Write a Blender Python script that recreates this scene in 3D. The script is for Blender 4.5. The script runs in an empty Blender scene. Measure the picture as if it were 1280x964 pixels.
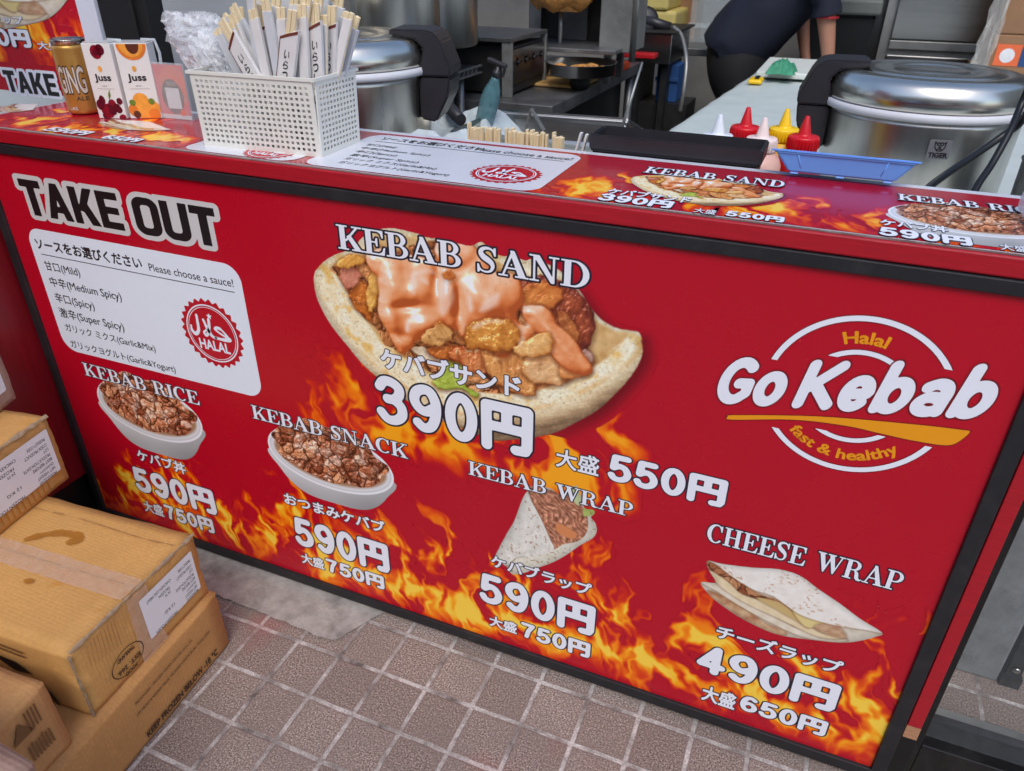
import bpy, bmesh, math, random
import numpy as np
from mathutils import Vector, Matrix, Euler
random.seed(7); np.random.seed(7)
SC = bpy.context.scene; COL = SC.collection
R = math.radians
# ---------------------------------------------------------------- camera
_cd = bpy.data.cameras.new('camera'); camera = bpy.data.objects.new('camera', _cd); COL.objects.link(camera)
_cd.sensor_fit = 'HORIZONTAL'; _cd.sensor_width = 36.0; _cd.lens = 941.537/1280*36
_cd.clip_start = .02; _cd.clip_end = 300
camera.matrix_world = Matrix(((0.92283364, -0.1998332, 0.32930952, 1.53954041),
                              (0.3851588, 0.46638731, -0.7963263, -0.99543918),
                              (0.00554665, 0.86171316, 0.50736542, 1.29424498), (0, 0, 0, 1)))
_cd.dof.use_dof = True; _cd.dof.focus_distance = 1.25; _cd.dof.aperture_fstop = 9.0
SC.camera = camera
# ---------------------------------------------------------------- daylight: bright overcast street
W = bpy.data.worlds.new("World"); SC.world = W; W.use_nodes = True
_n = W.node_tree.nodes; _sky = _n.new('ShaderNodeTexSky'); _sky.sky_type = 'NISHITA'; _sky.sun_disc = False
SUN_EL, SUN_AZ = 52.0, 158.0           # azimuth clockwise from +y: the sun stands behind the photographer, to the right
_sky.sun_elevation = R(SUN_EL); _sky.sun_rotation = R(SUN_AZ); _sky.dust_density = 1.6; _sky.air_density = 1.0; _sky.ozone_density = 1.0
W.node_tree.links.new(_sky.outputs[0], _n['Background'].inputs[0]); _n['Background'].inputs[1].default_value = 0.15
_ld = bpy.data.lights.new('sun', 'SUN'); _ld.energy = 0.9; _ld.angle = R(28); _ld.color = (1, .98, .95)
sun = bpy.data.objects.new('sun', _ld); COL.objects.link(sun); sun.location = (3, -4, 6)
_d = Vector((math.sin(R(SUN_AZ))*math.cos(R(SUN_EL)), math.cos(R(SUN_AZ))*math.cos(R(SUN_EL)), math.sin(R(SUN_EL))))
sun.rotation_euler = _d.to_track_quat('Z', 'Y').to_euler()
SC.view_settings.view_transform = 'Standard'; SC.view_settings.look = 'None'
SC.view_settings.exposure = 0.66; SC.view_settings.gamma = 1.0
# ----------------------------------------------------------------------------
# numpy helpers: camera rays, noise, signed distance fields, printed pictures
# ----------------------------------------------------------------------------
F_PX = 941.537; CXY = (640.0, 482.0)
ROT = np.array([[0.92283364, 0.1998332, -0.32930952],
                [0.3851588, -0.46638731, 0.7963263],
                [0.00554665, -0.86171316, -0.50736542]])
CAM = np.array([1.53954041, -0.99543918, 1.29424498])

def hit(p, ax, val):
    d = ROT @ np.array([(p[0]-CXY[0])/F_PX, (p[1]-CXY[1])/F_PX, 1.0])
    return CAM + d*((val-CAM[ax])/d[ax])

def PN(p):                      # a point of the front board (plane y = 0) -> (x, z)
    h = hit(p, 1, 0.0); return np.array([h[0], h[2]])
MATZ = 0.984
def MT(p):                      # a point of the counter mat (plane z = MATZ) -> (x, y)
    h = hit(p, 2, MATZ); return np.array([h[0], h[1]])
PSY = 0.30
def PS(p):                      # a point of the poster beside the hatch (plane y = PSY)
    h = hit(p, 1, PSY); return np.array([h[0], h[2]])

def zm(x0, y0, s, pts, f=PN):
    return np.array([f((x0+x/s, y0+y/s)) for x, y in pts])

def smooth(P, n=6, closed=True):
    P = np.asarray(P, float); N = len(P); out = []
    for i in range(N if closed else N-1):
        if closed:
            a, b, c, d = P[(i-1) % N], P[i], P[(i+1) % N], P[(i+2) % N]
        else:
            a, b, c, d = P[max(i-1, 0)], P[i], P[i+1], P[min(i+2, N-1)]
        for k in range(n):
            t = k/n
            out.append(.5*((2*b)+(c-a)*t+(2*a-5*b+4*c-d)*t*t+(3*b-a-3*c+d)*t**3))
    if not closed: out.append(P[-1])
    return np.array(out)

def _hash(ix, iy, seed):
    h = (ix.astype(np.int64)*374761393 + iy.astype(np.int64)*668265263 + seed*974711) & 0x7fffffff
    h = ((h ^ (h >> 13))*1274126177) & 0x7fffffff
    h = h ^ (h >> 16)
    return (h & 0xffff)/65535.0

def perlin(x, y, seed=0):
    ix = np.floor(x); iy = np.floor(y); fx = x-ix; fy = y-iy
    def g(dx, dy):
        a = _hash(ix+dx, iy+dy, seed)*2*np.pi
        return np.cos(a)*(fx-dx)+np.sin(a)*(fy-dy)
    u = fx*fx*fx*(fx*(fx*6-15)+10); v = fy*fy*fy*(fy*(fy*6-15)+10)
    a = g(0, 0); b = g(1, 0); c = g(0, 1); d = g(1, 1)
    return ((a+(b-a)*u)*(1-v)+(c+(d-c)*u)*v)*1.5

def fbm(x, y, seed=0, oct=4, gain=.5):
    s = 0; a = 1; t = 0
    for o in range(oct):
        s = s+a*perlin(x*2**o, y*2**o, seed+o*17); t += a; a *= gain
    return s/t

def worley(x, y, seed=0):
    ix = np.floor(x); iy = np.floor(y)
    f1 = np.full(x.shape, 9.); f2 = f1.copy(); cid = np.zeros(x.shape)
    vx = np.zeros(x.shape); vy = np.zeros(x.shape)
    for dx in (-1, 0, 1):
        for dy in (-1, 0, 1):
            cx = ix+dx; cy = iy+dy
            px = cx+_hash(cx, cy, seed); py = cy+_hash(cx, cy, seed+7)
            ex = x-px; ey = y-py
            a = _hash(cx, cy, seed+13)*np.pi; c, s = np.cos(a), np.sin(a)
            d = np.sqrt((ex*c+ey*s)**2*.42+(ey*c-ex*s)**2*2.0)
            m = d < f1
            f2 = np.where(m, f1, np.minimum(f2, d)); f1 = np.where(m, d, f1)
            cid = np.where(m, _hash(cx, cy, seed+29), cid)
            vx = np.where(m, ex, vx); vy = np.where(m, ey, vy)
    return f1, f2, cid, vx, vy

def sstep(a, b, x):
    t = np.clip((x-a)/(b-a), 0, 1); return t*t*(3-2*t)

def sd_loops(loops, X, Y, margin=.02):
    """signed distance (negative inside, even-odd over all loops) on the grid X, Y"""
    D = np.full(X.shape, margin); par = np.zeros(X.shape, bool)
    xs = X[0]; ys = Y[:, 0]
    for L in loops:
        L = np.asarray(L, float)
        i0 = max(np.searchsorted(xs, L[:, 0].min()-margin)-1, 0); i1 = np.searchsorted(xs, L[:, 0].max()+margin)+1
        j0 = max(np.searchsorted(ys, L[:, 1].min()-margin)-1, 0); j1 = np.searchsorted(ys, L[:, 1].max()+margin)+1
        x = X[j0:j1, i0:i1]; y = Y[j0:j1, i0:i1]
        if x.size == 0: continue
        d2 = np.full(x.shape, margin*margin); odd = np.zeros(x.shape, bool)
        for k in range(len(L)):
            ax, ay = L[k]; bx, by = L[(k+1) % len(L)]
            ex, ey = bx-ax, by-ay; l2 = ex*ex+ey*ey
            if l2 < 1e-18: continue
            t = np.clip(((x-ax)*ex+(y-ay)*ey)/l2, 0, 1)
            d2 = np.minimum(d2, (x-ax-t*ex)**2+(y-ay-t*ey)**2)
            if ay != by:
                c = ((ay > y) != (by > y)) & (x < ex*(y-ay)/(by-ay)+ax)
                odd ^= c
        D[j0:j1, i0:i1] = np.minimum(D[j0:j1, i0:i1], np.sqrt(d2))
        par[j0:j1, i0:i1] ^= odd
    return np.where(par, -D, D)

def sd_line(P, X, Y, r):
    """distance to a polyline of varying radius r (scalar or one per point)"""
    P = np.asarray(P, float); r = np.broadcast_to(np.asarray(r, float), (len(P),))
    D = np.full(X.shape, 9.)
    for k in range(len(P)-1):
        ax, ay = P[k]; ex, ey = P[k+1]-P[k]; l2 = ex*ex+ey*ey+1e-18
        t = np.clip(((X-ax)*ex+(Y-ay)*ey)/l2, 0, 1)
        D = np.minimum(D, np.sqrt((X-ax-t*ex)**2+(Y-ay-t*ey)**2)-(r[k]+(r[k+1]-r[k])*t))
    return D

C8 = lambda r, g, b: np.array([r, g, b], float)/255

class Pic:
    """a printed picture: colours on a fine grid of the board plane, cut out along an outline"""
    def __init__(s, u0, u1, v0, v1, res):
        s.res = res
        s.X, s.Y = np.meshgrid(np.arange(u0, u1+res, res), np.arange(v0, v1+res, res))
        s.rgb = np.zeros(s.X.shape+(3,)); s.sd = np.full(s.X.shape, -1.)
    def poly(s, P, n=6, margin=.03):
        return sd_loops([smooth(P, n) if n else P], s.X, s.Y, margin)
    def put(s, sd, col, soft=None, k=1.0):
        soft = soft or s.res
        a = np.clip(.5-sd/(2*soft), 0, 1)*k
        s.rgb = s.rgb*(1-a[..., None])+np.asarray(col)*a[..., None]
    def lit(s, h, lx=-.5, ly=.6, amb=.62, dif=.5, spec=0., pw=20, scol=(1, .96, .92), z=1.0):
        gy, gx = np.gradient(h, s.res)
        n = np.stack([-gx, -gy, np.full(h.shape, z)], -1)
        n /= np.linalg.norm(n, axis=-1, keepdims=True)
        L = np.array([lx, ly, .75]); L /= np.linalg.norm(L)
        H = L+np.array([0, 0, 1]); H /= np.linalg.norm(H)
        d = amb+dif*np.clip((n*L).sum(-1), 0, 1)
        sp = spec*np.clip((n*H).sum(-1), 0, 1)**pw
        return d, sp
    def shade(s, sd, h, **k):
        d, sp = s.lit(h, **k)
        a = np.clip(.5-sd/(2*s.res), 0, 1)[..., None]
        c = s.rgb*d[..., None]+sp[..., None]*np.array([1, .96, .93])
        s.rgb = s.rgb*(1-a)+np.clip(c, 0, 1)*a

def mix(a, b, t):
    return np.asarray(a)*(1-t[..., None])+np.asarray(b)*t[..., None]

def ramp(t, stops):
    xs = [q[0] for q in stops]
    return np.stack([np.interp(t, xs, [q[1][k]/255 for q in stops]) for k in range(3)], -1)

def meat(p, sc, seed, warm=1.0):
    """chopped grilled meat: colours and a height field"""
    X, Y = p.X/sc, p.Y/sc
    wx = X+.35*fbm(X*1.3, Y*1.3, seed+3, 3); wy = Y+.35*fbm(X*1.3+9, Y*1.3, seed+4, 3)
    f1, f2, cid, vx, vy = worley(wx, wy, seed)
    g1, g2, gid, _, _ = worley(wx*1.9+5, wy*1.9, seed+50)
    edge = np.clip((f2-f1)*2.2, 0, 1)
    h = np.sqrt(edge)*.55+.18*np.clip((g2-g1)*2, 0, 1)+.3*cid
    tilt = (cid*6.28)
    h = h+.35*(np.cos(tilt)*vx+np.sin(tilt)*vy)
    ca, sa = np.cos(cid*97), np.sin(cid*97)
    grain = fbm((vx*ca+vy*sa)*3+cid*9, (vy*ca-vx*sa)*22, seed+77, 3)
    n = fbm(X*5, Y*5, seed+9, 4)*.7+grain*.8
    h = h+.12*grain
    col = ramp(np.clip(cid*.8+n*.35+.1, 0, 1),
               [(0, (92, 42, 22)), (.25, (142, 74, 42)), (.5, (186, 112, 70)), (.75, (214, 148, 100)), (1, (238, 190, 140))])
    gap = sstep(.16, .0, f2-f1)
    col = mix(col, C8(70, 28, 14), gap*.75)
    return col, h*sc*.6, cid, edge

def paint_sandwich(res=.0011):
    z1 = (380, 270, 5.818); z2 = (590, 290, 5.818); z3 = (420, 410, 5.818); z4 = (620, 420, 5.818)
    outer = np.concatenate([zm(*z1, [(460, 130), (400, 180), (370, 230), (250, 270), (165, 315), (110, 365), (75, 420), (74, 500), (95, 600), (140, 700), (200, 800), (270, 890), (320, 950)]),
                            zm(*z3, [(130, 190), (200, 270), (300, 360), (450, 480), (620, 600), (800, 690), (1000, 760)]),
                            zm(*z4, [(-30, 760), (120, 755), (290, 735), (440, 700), (600, 620), (740, 540), (860, 430), (970, 310), (1040, 200), (1068, 110), (1055, 30)]),
                            zm(*z2, [(1240, 800), (1220, 735), (1150, 715), (1060, 700), (960, 650), (880, 570), (820, 480), (780, 420), (735, 380), (640, 280), (520, 220), (430, 195), (390, 205), (300, 180), (180, 160), (75, 72), (20, 90)]),
                            zm(*z1, [(1200, 215), (1130, 200), (1000, 165), (900, 155), (830, 128), (780, 115), (720, 100), (650, 88), (560, 92)])])
    lo = outer.min(0)-.004; hi = outer.max(0)+.03
    p = Pic(lo[0], hi[0], lo[1], hi[1], res); X, Y = p.X, p.Y
    p.sd = p.poly(outer, 4)+.0007*fbm(X*160, Y*160, 5, 2)
    n = fbm(X*45, Y*45, 1, 5); fine = fbm(X*170, Y*170, 2, 3)
    # crumb side of the bread below the rim
    rim = np.concatenate([zm(*z1, [(60, 440), (130, 600), (240, 760), (350, 930)]), zm(*z3, [(160, 150), (300, 280), (470, 400), (620, 500), (780, 575), (960, 625)]),
                          zm(*z4, [(0, 530), (150, 535), (280, 525), (420, 490), (540, 450), (680, 370), (800, 300), (930, 225), (1020, 130), (1070, 40)])])
    side = sd_loops([np.concatenate([smooth(rim, 5, False), zm(*z4, [(1300, 300), (1000, 900), (0, 1100)]), zm(*z3, [(300, 1000), (-100, 300)]), zm(*z1, [(-60, 700)])])], X, Y, .06)
    d_in = np.clip(-side/.036, 0, 1)                      # how far below the rim
    streak = fbm((X+Y)*14, (Y-.42*X)*120, 3, 4)
    t = np.clip(d_in*.95+.22*streak+.1*n-.08, 0, 1); right = sstep(PN((430, 400))[0], PN((480, 460))[0], X)
    flank = ramp(t, [(0, (246, 232, 196)), (.3, (230, 206, 162)), (.6, (190, 158, 118)), (1, (126, 98, 72))])
    pale = mix(C8(238, 224, 190), C8(214, 194, 158), np.clip(.35+.8*streak+.4*n, 0, 1))
    p.rgb = mix(C8(248, 228, 180), C8(255, 248, 222), np.clip(.5+n+.3*fine, 0, 1))
    gold = sstep(.05, .45, fbm(X*30, Y*30, 21, 4)+.25*fine)
    p.rgb = mix(p.rgb, C8(240, 190, 96), gold*.8*sstep(.02, -.004, -side))
    p.put(side, mix(pale, flank, right), .004)
    p.put(np.abs(side+.001)-.0032-.002*n, C8(226, 168, 88), .004, k=np.clip(.45+.9*fbm(X*24, Y*24, 55, 3), 0, .8)*(.25+.75*right))
    p.rgb *= (1+.10*fine+.05*fbm(X*320, Y*320, 6, 2))[..., None]*np.array([1, 1, 1.]); p.put(np.where((sstep(.34, .46, fbm(X*120, Y*120, 88, 2)) > .5), -1., 1.), C8(196, 160, 106), k=.45)
    dd = np.clip(-p.sd/.02, 0, 1); p.rgb *= (.84+.16*np.sqrt(dd))[..., None]
    # inner wall of the pocket
    wall = p.poly(np.concatenate([zm(*z2, [(1130, 735), (1040, 720), (940, 670), (860, 590), (790, 490), (740, 430), (600, 380), (500, 330), (380, 330), (200, 220), (0, 180)]),
                                  zm(*z1, [(1000, 230), (700, 140), (520, 130), (430, 260), (300, 290), (190, 370), (230, 430), (330, 560), (420, 720), (560, 900)]),
                                  zm(*z3, [(330, 90), (560, 260), (700, 350), (900, 440), (1100, 470)]),
                                  zm(*z4, [(150, 420), (330, 390), (500, 320), (640, 260), (780, 180), (900, 70)]), zm(*z2, [(1000, 870), (1080, 810)])]), 4)
    p.put(wall, mix(C8(206, 158, 96), C8(240, 206, 146), np.clip(.5+n*.9, 0, 1)), .0025)
    fill = p.poly(np.concatenate([zm(*z1, [(560, 300), (420, 310), (330, 280), (250, 350), (190, 385), (260, 450), (330, 570), (430, 730), (540, 830), (580, 930)]),
                                  zm(*z3, [(420, 150), (560, 240), (700, 330), (880, 430), (1060, 465)]),
                                  zm(*z4, [(100, 420), (260, 400), (360, 370), (500, 310), (650, 265), (720, 200)]),
                                  zm(*z2, [(880, 930), (800, 830), (830, 690), (800, 540), (780, 470), (700, 420), (560, 380), (380, 350), (100, 250)]),
                                  zm(*z1, [(1200, 240), (900, 180)])]), 4)
    base, mh, cid, edge = meat(p, .04, 11); base = mix(base, C8(232, 150, 80), np.clip(edge*2, 0, 1)*.6)
    p.put(fill, base, .002); p.shade(fill, mh*.6, amb=.62, dif=.5, spec=.2, pw=30)
    def blob(P, c0, c1, w, amp, tex=.5, sp=.3, pw=50, shadow=.55, n_=2):
        """a piece of grilled meat: c0 in its hollows and edges, c1 on its crown"""
        if tex >= .4: P = np.asarray(P).mean(0)+(np.asarray(P)-np.asarray(P).mean(0))*1.28
        P = smooth(P, n_); m = .014
        i0 = max(int((P[:, 0].min()-m-X[0, 0])/res), 0); i1 = int((P[:, 0].max()+m-X[0, 0])/res)+1
        j0 = max(int((P[:, 1].min()-m-Y[0, 0])/res), 0); j1 = int((P[:, 1].max()+m-Y[0, 0])/res)+1
        q = Pic.__new__(Pic); q.res = res; q.X = X[j0:j1, i0:i1]; q.Y = Y[j0:j1, i0:i1]; q.rgb = p.rgb[j0:j1, i0:i1]; x, y = q.X, q.Y
        sd = sd_loops([P], x, y, .03)+.0050*fbm(x*60, y*60, 44, 5)
        q.put(sd_loops([P-[-.001, .003]], x, y, .03)-.002, C8(70, 26, 10), .005, k=shadow)
        an = (P[:, 0].sum()*37.7) % 3.14; xr = x*math.cos(an)+y*math.sin(an); yr = y*math.cos(an)-x*math.sin(an)
        t = np.clip(-sd/(w*.55), 0, 1); f = .6*fbm(xr*26, yr*130, 61, 4)+.7*fbm(x*34, y*34, 6, 4); g = fbm(xr*70, yr*190, 15, 3)
        c = mix(c0, c1, np.clip(.12+.72*np.sqrt(t)+(.35+.7*tex)*f+.3*tex*g, 0, 1)); c = mix(c, C8(96, 40, 18), sstep(.18, .5, fbm(x*48, y*48, 31, 3))*.5*min(tex, .8))
        q.put(sd, c, .0014)
        h = amp*.34*np.sqrt(1-(1-t)**2)+amp*.5*fbm(x*34, y*34, 91, 4)+.0006*f+.0006*tex*g
        d, spc = q.lit(h, amb=.72, dif=.36, spec=sp, pw=pw); a = np.clip(.5-sd/(2*res), 0, 1)[..., None]
        cc = q.rgb*np.clip(d, .4, 1.12)[..., None]**np.array([.7, 1, 1.25])+spc[..., None]*np.array([1, .93, .84])
        p.rgb[j0:j1, i0:i1] = q.rgb*(1-a)+np.clip(cc, 0, 1)*a
    A, B2 = C8(168, 84, 34), C8(238, 170, 98)
    blob(zm(*z3, [(540, 150), (640, 140), (760, 190), (840, 240), (800, 260), (680, 240), (580, 190)]), C8(196, 160, 110), C8(246, 232, 204), .008, .004, .3)
    blob(zm(*z3, [(750, 390), (860, 240), (930, 215), (975, 260), (900, 330), (950, 420), (1010, 450), (985, 470), (900, 420), (820, 430)]), C8(120, 150, 30), C8(196, 214, 92), .007, .004, .4, .2)
    blob(zm(*z2, [(390, 420), (520, 375), (660, 420), (740, 470), (800, 540), (830, 660), (790, 800), (720, 830), (620, 740), (480, 640), (380, 560), (350, 520)]), C8(96, 34, 30), C8(176, 84, 50), .03, .012, 1.0, .35)
    blob(zm(*z2, [(395, 430), (500, 385), (620, 430), (590, 520), (500, 560), (400, 540)]), C8(184, 84, 34), C8(236, 150, 74), .016, .007, .7)
    blob(zm(*z2, [(640, 600), (720, 640), (760, 730), (730, 800), (660, 720)]), C8(150, 70, 36), C8(222, 140, 74), .012, .006, .7)
    blob(zm(*z3, [(680, 160), (780, 130), (860, 150), (840, 220), (740, 210)]), C8(140, 56, 20), C8(222, 128, 56), .01, .006, .8)
    blob(zm(*z3, [(870, 190), (960, 150), (1110, 175), (1270, 240), (1330, 300), (1180, 320), (1000, 260), (900, 240)]), C8(168, 62, 24), C8(232, 140, 80), .014, .008, .9, .45)
    blob(zm(*z2, [(-60, 880), (30, 865), (160, 880), (260, 930), (180, 990), (0, 1000)]), C8(176, 70, 28), C8(234, 150, 90), .014, .008, .9, .4)
    blob(zm(*z4, [(-60, 150), (60, 110), (180, 170), (240, 250), (250, 390), (140, 380), (0, 300)]), C8(176, 92, 40), C8(238, 168, 96), .016, .008, .7, .3)
    blob(zm(*z4, [(240, 180), (330, 130), (440, 210), (500, 290), (440, 330), (300, 320), (230, 260)]), C8(214, 136, 70), C8(244, 196, 140), .016, .007, .45)
    blob(zm(*z4, [(480, 250), (510, 190), (600, 190), (665, 250), (610, 285), (510, 300)]), C8(222, 128, 56), C8(244, 172, 108), .012, .006, .4)
    blob(zm(*z4, [(640, 90), (690, 110), (720, 170), (680, 200), (620, 130)]), C8(140, 96, 86), C8(208, 166, 148), .01, .006, .3)
    blob(zm(*z1, [(345, 560), (420, 500), (480, 560), (470, 660), (480, 730), (420, 690), (370, 640)]), C8(156, 70, 20), C8(226, 132, 54), .012, .008, .7)
    blob(zm(*z1, [(480, 470), (530, 400), (560, 430), (540, 560), (500, 660), (470, 620)]), C8(222, 140, 44), C8(250, 196, 104), .008, .006, .4)
    blob(zm(*z1, [(270, 410), (340, 370), (400, 440), (330, 520), (290, 480)]), C8(176, 86, 62), C8(224, 146, 118), .01, .006, .4)
    blob(zm(*z1, [(250, 350), (330, 290), (420, 310), (400, 350), (300, 370)]), C8(206, 124, 40), C8(244, 184, 90), .01, .005, .5)
    # the sauce: one poured body with soft swells
    S = [zm(*z1, [(540, 300), (700, 300), (900, 350), (1100, 400), (1200, 330), (1300, 300), (1320, 470), (1280, 640), (1190, 730), (1110, 720), (1085, 800), (1000, 775), (950, 850), (880, 880), (800, 895), (760, 930), (710, 970), (640, 880), (585, 740), (560, 600), (565, 450)]),
         zm(*z2, [(-60, 240), (120, 310), (260, 340), (330, 400), (345, 500), (310, 600), (330, 680), (400, 740), (360, 820), (300, 800), (295, 720), (230, 650), (110, 645), (0, 690), (-60, 740), (-120, 560), (-110, 380)]),
         zm(*z2, [(390, 590), (470, 565), (540, 600), (600, 690), (700, 780), (770, 870), (830, 980), (700, 995), (610, 900), (545, 800), (520, 730), (440, 650)]),
         zm(*z2, [(190, 870), (222, 740), (248, 800), (255, 880)]), zm(*z1, [(480, 300), (560, 290), (600, 330), (540, 400), (490, 350)]),
         zm(*z1, [(1000, 180), (1150, 220), (1230, 250), (1250, 330), (1100, 400), (1000, 330)])]
    sd = np.full(X.shape, .05)
    for P in S:
        d = p.poly(P, 6, .06); k = .012; hh = np.clip(.5+.5*(sd-d)/k, 0, 1); sd = sd*(1-hh)+d*hh-k*hh*(1-hh)
    sd = sd-.007+.010*fbm(X*17, Y*17, 44, 2)+.0015*fbm(X*60, Y*60, 4, 2)
    p.put(sd-.003, C8(96, 36, 12), .006, k=.6)
    g = lambda z, x, y, rx, ry, a, rot=0.: a*np.exp(-(((X-PN((z[0]+x/z[2], z[1]+y/z[2]))[0])*math.cos(rot)+(Y-PN((z[0]+x/z[2], z[1]+y/z[2]))[1])*math.sin(rot))/rx)**2-((-(X-PN((z[0]+x/z[2], z[1]+y/z[2]))[0])*math.sin(rot)+(Y-PN((z[0]+x/z[2], z[1]+y/z[2]))[1])*math.cos(rot))/ry)**2)
    h = .012*np.sqrt(1-(1-np.clip(-sd/.024, 0, 1))**2)
    h += g(z1, 830, 560, .034, .026, .016, .3)+g(z1, 870, 790, .028, .018, .012, .5)+g(z1, 650, 480, .022, .04, .012)+g(z1, 640, 750, .018, .04, .010, .3)+g(z1, 1050, 590, .014, .034, .012)
    h += g(z2, 130, 500, .04, .03, .018, .3)+g(z2, 0, 420, .02, .03, .008)+g(z1, 1020, 300, .03, .014, .01)+g(z2, 620, 780, .05, .010, .006, -.8)
    h -= g(z1, 740, 660, .03, .008, .009, .25)+g(z1, 960, 470, .010, .03, .008, -.2)+g(z1, 1130, 640, .008, .03, .010)+g(z1, 700, 870, .02, .01, .004)
    h += .0045*fbm(X*16, Y*16, 91, 3)
    dl, sp = p.lit(h, amb=.0, dif=1., spec=1., pw=70)
    tone = np.clip(.15+.95*(dl-.32)/.68+.12*fbm(X*20, Y*20, 5, 3), 0, 1)
    sc = ramp(tone, [(0, (186, 88, 40)), (.3, (226, 126, 68)), (.55, (243, 158, 102)), (.8, (251, 188, 142)), (1, (255, 216, 186))])
    sc = sc*(1-.16*(fbm(X*210, Y*210, 77, 2) > .5)[..., None]*np.array([.5, .9, 1.]))
    sc = np.clip(sc+.55*np.clip(sp, 0, 1)[..., None]**1.2*np.array([1, .95, .9]), 0, 1)
    p.put(sd, sc, .0016)
    for P in [zm(*z1, [(1020, 425), (1060, 405), (1090, 440), (1050, 465)]), zm(*z1, [(945, 800), (1000, 775), (1040, 830), (980, 850)])]: blob(P, C8(176, 80, 26), C8(230, 140, 66), .006, .004, .5, shadow=.3)
    blob(zm(*z1, [(940, 820), (1000, 800), (1065, 855), (1000, 930), (900, 920), (880, 870)]), C8(176, 98, 40), C8(236, 182, 110), .01, .006, .7)
    blob(zm(*z2, [(0, 705), (110, 655), (230, 660), (300, 725), (290, 820), (180, 850), (60, 825), (0, 830)]), C8(176, 92, 28), C8(238, 164, 74), .02, .012, .45, .45)
    blob(zm(*z2, [(330, 840), (420, 790), (540, 750), (550, 850), (480, 890), (370, 885)]), C8(220, 136, 58), C8(248, 196, 126), .011, .006, .4)
    for z, P, k in [(z1, [(790, 560), (780, 470), (790, 410), (815, 420), (812, 500), (806, 565)], .5), (z1, [(738, 830), (745, 770), (790, 725), (815, 725), (775, 770), (760, 840)], .75), (z1, [(840, 455), (870, 450), (905, 490), (880, 490)], .6), (z1, [(1190, 600), (1215, 590), (1230, 680), (1200, 690)], .7), (z1, [(605, 390), (620, 390), (618, 430), (608, 430)], .6),
                    (z1, [(980, 620), (1000, 480), (1060, 480), (1090, 600), (1040, 700), (1000, 720)], .45), (z1, [(800, 400), (900, 380), (960, 420), (900, 420), (830, 430)], .45), (z2, [(50, 570), (90, 500), (170, 450), (200, 455), (180, 530), (90, 580)], .6), (z2, [(0, 690), (70, 650), (160, 638), (230, 655), (120, 660), (30, 705)], .6), (z2, [(340, 800), (370, 760), (380, 790), (350, 830)], .5)]:
        p.put(p.poly(zm(*z, P), 5), C8(255, 238, 228), .004, k=k)
    # the artwork's own soft drop shadow on the red, right of the bread
    d0 = p.sd; dsh = sd_loops([smooth(outer, 4)+[.012, -.006]], X, Y, .06); a = sstep(.016, -.012, dsh)*.55*sstep(PN((640, 520))[0], PN((760, 500))[0], X)
    red = C8(186, 10, 36); bg = mix(red*np.ones(X.shape+(1,)), C8(70, 4, 12), a); ins = np.clip(.5-d0/(2*res), 0, 1)
    p.rgb = mix(bg, p.rgb, ins); p.sd = np.where((a > .02) & (d0 > 0) & (Y > PN((700, 545))[1]-.002), -1., d0); p.cut = d0
    return p

def _arcp(cx, cy, rx, ry, a0, a1, n=22):
    t = np.radians(np.linspace(a0, a1, n)); return np.stack([cx+rx*np.cos(t), cy+ry*np.sin(t)], 1)
_S = lambda *q: smooth(q, 6, False)
ROUND = {   # rounded heavy numerals: strokes, advance
 '0': (.62, [_arcp(.31, .5, .195, .385, 0, 360, 40)]),
 '3': (.62, [_S((.115, .76), (.2, .875), (.34, .885), (.47, .8), (.475, .66), (.38, .55), (.25, .535)), _S((.36, .54), (.495, .43), (.505, .25), (.38, .125), (.22, .115), (.105, .24))]),
 '4': (.62, [np.array([(.41, .11), (.41, .885), (.11, .31), (.53, .31)])]),
 '5': (.62, [np.array([(.48, .88), (.18, .88), (.145, .53)]), _S((.145, .5), (.28, .585), (.42, .545), (.505, .37), (.46, .2), (.32, .115), (.17, .14), (.105, .24))]),
 '6': (.62, [_S((.47, .8), (.36, .885), (.22, .83), (.13, .62), (.115, .35), (.2, .15), (.33, .115), (.46, .19), (.505, .35), (.43, .5), (.3, .545), (.17, .46))]),
 '7': (.62, [np.array([(.11, .88), (.505, .88), (.33, .5), (.255, .11)])]),
 '円': (.92, [np.array([(.11, .09), (.11, .885), (.81, .885), (.81, .2), (.77, .12), (.62, .11)]), np.array([(.46, .88), (.46, .5)]), np.array([(.11, .5), (.81, .5)])])}
ROUND['9'] = (.62, [np.array([(.62-x, 1-y) for x, y in ROUND['6'][1][0]])])
LOGO = {    # bold logo letters (cap height 1, x height .76)
 'G': (.74, [_arcp(.39, .5, .27, .385, 48, 300), np.array([(.52, .17), (.62, .26), (.62, .46), (.43, .46)])]),
 'o': (.64, [_arcp(.32, .375, .195, .26, 0, 360, 40)]),
 'K': (.76, [np.array([(.12, .12), (.12, .89)]), np.array([(.62, .89), (.2, .46)]), np.array([(.25, .54), (.65, .12)])]),
 'e': (.64, [np.concatenate([[(.15, .36), (.5, .385)], _arcp(.32, .375, .195, .26, 8, 318)])]),
 'b': (.66, [np.array([(.12, .12), (.12, .93)]), _arcp(.34, .375, .2, .26, 0, 360, 40)]),
 'a': (.66, [_S((.16, .57), (.3, .635), (.44, .6), (.51, .48), (.51, .3), (.51, .12)), _arcp(.32, .245, .19, .14, 0, 360, 40)]),
 ' ': (.2, [])}
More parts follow.
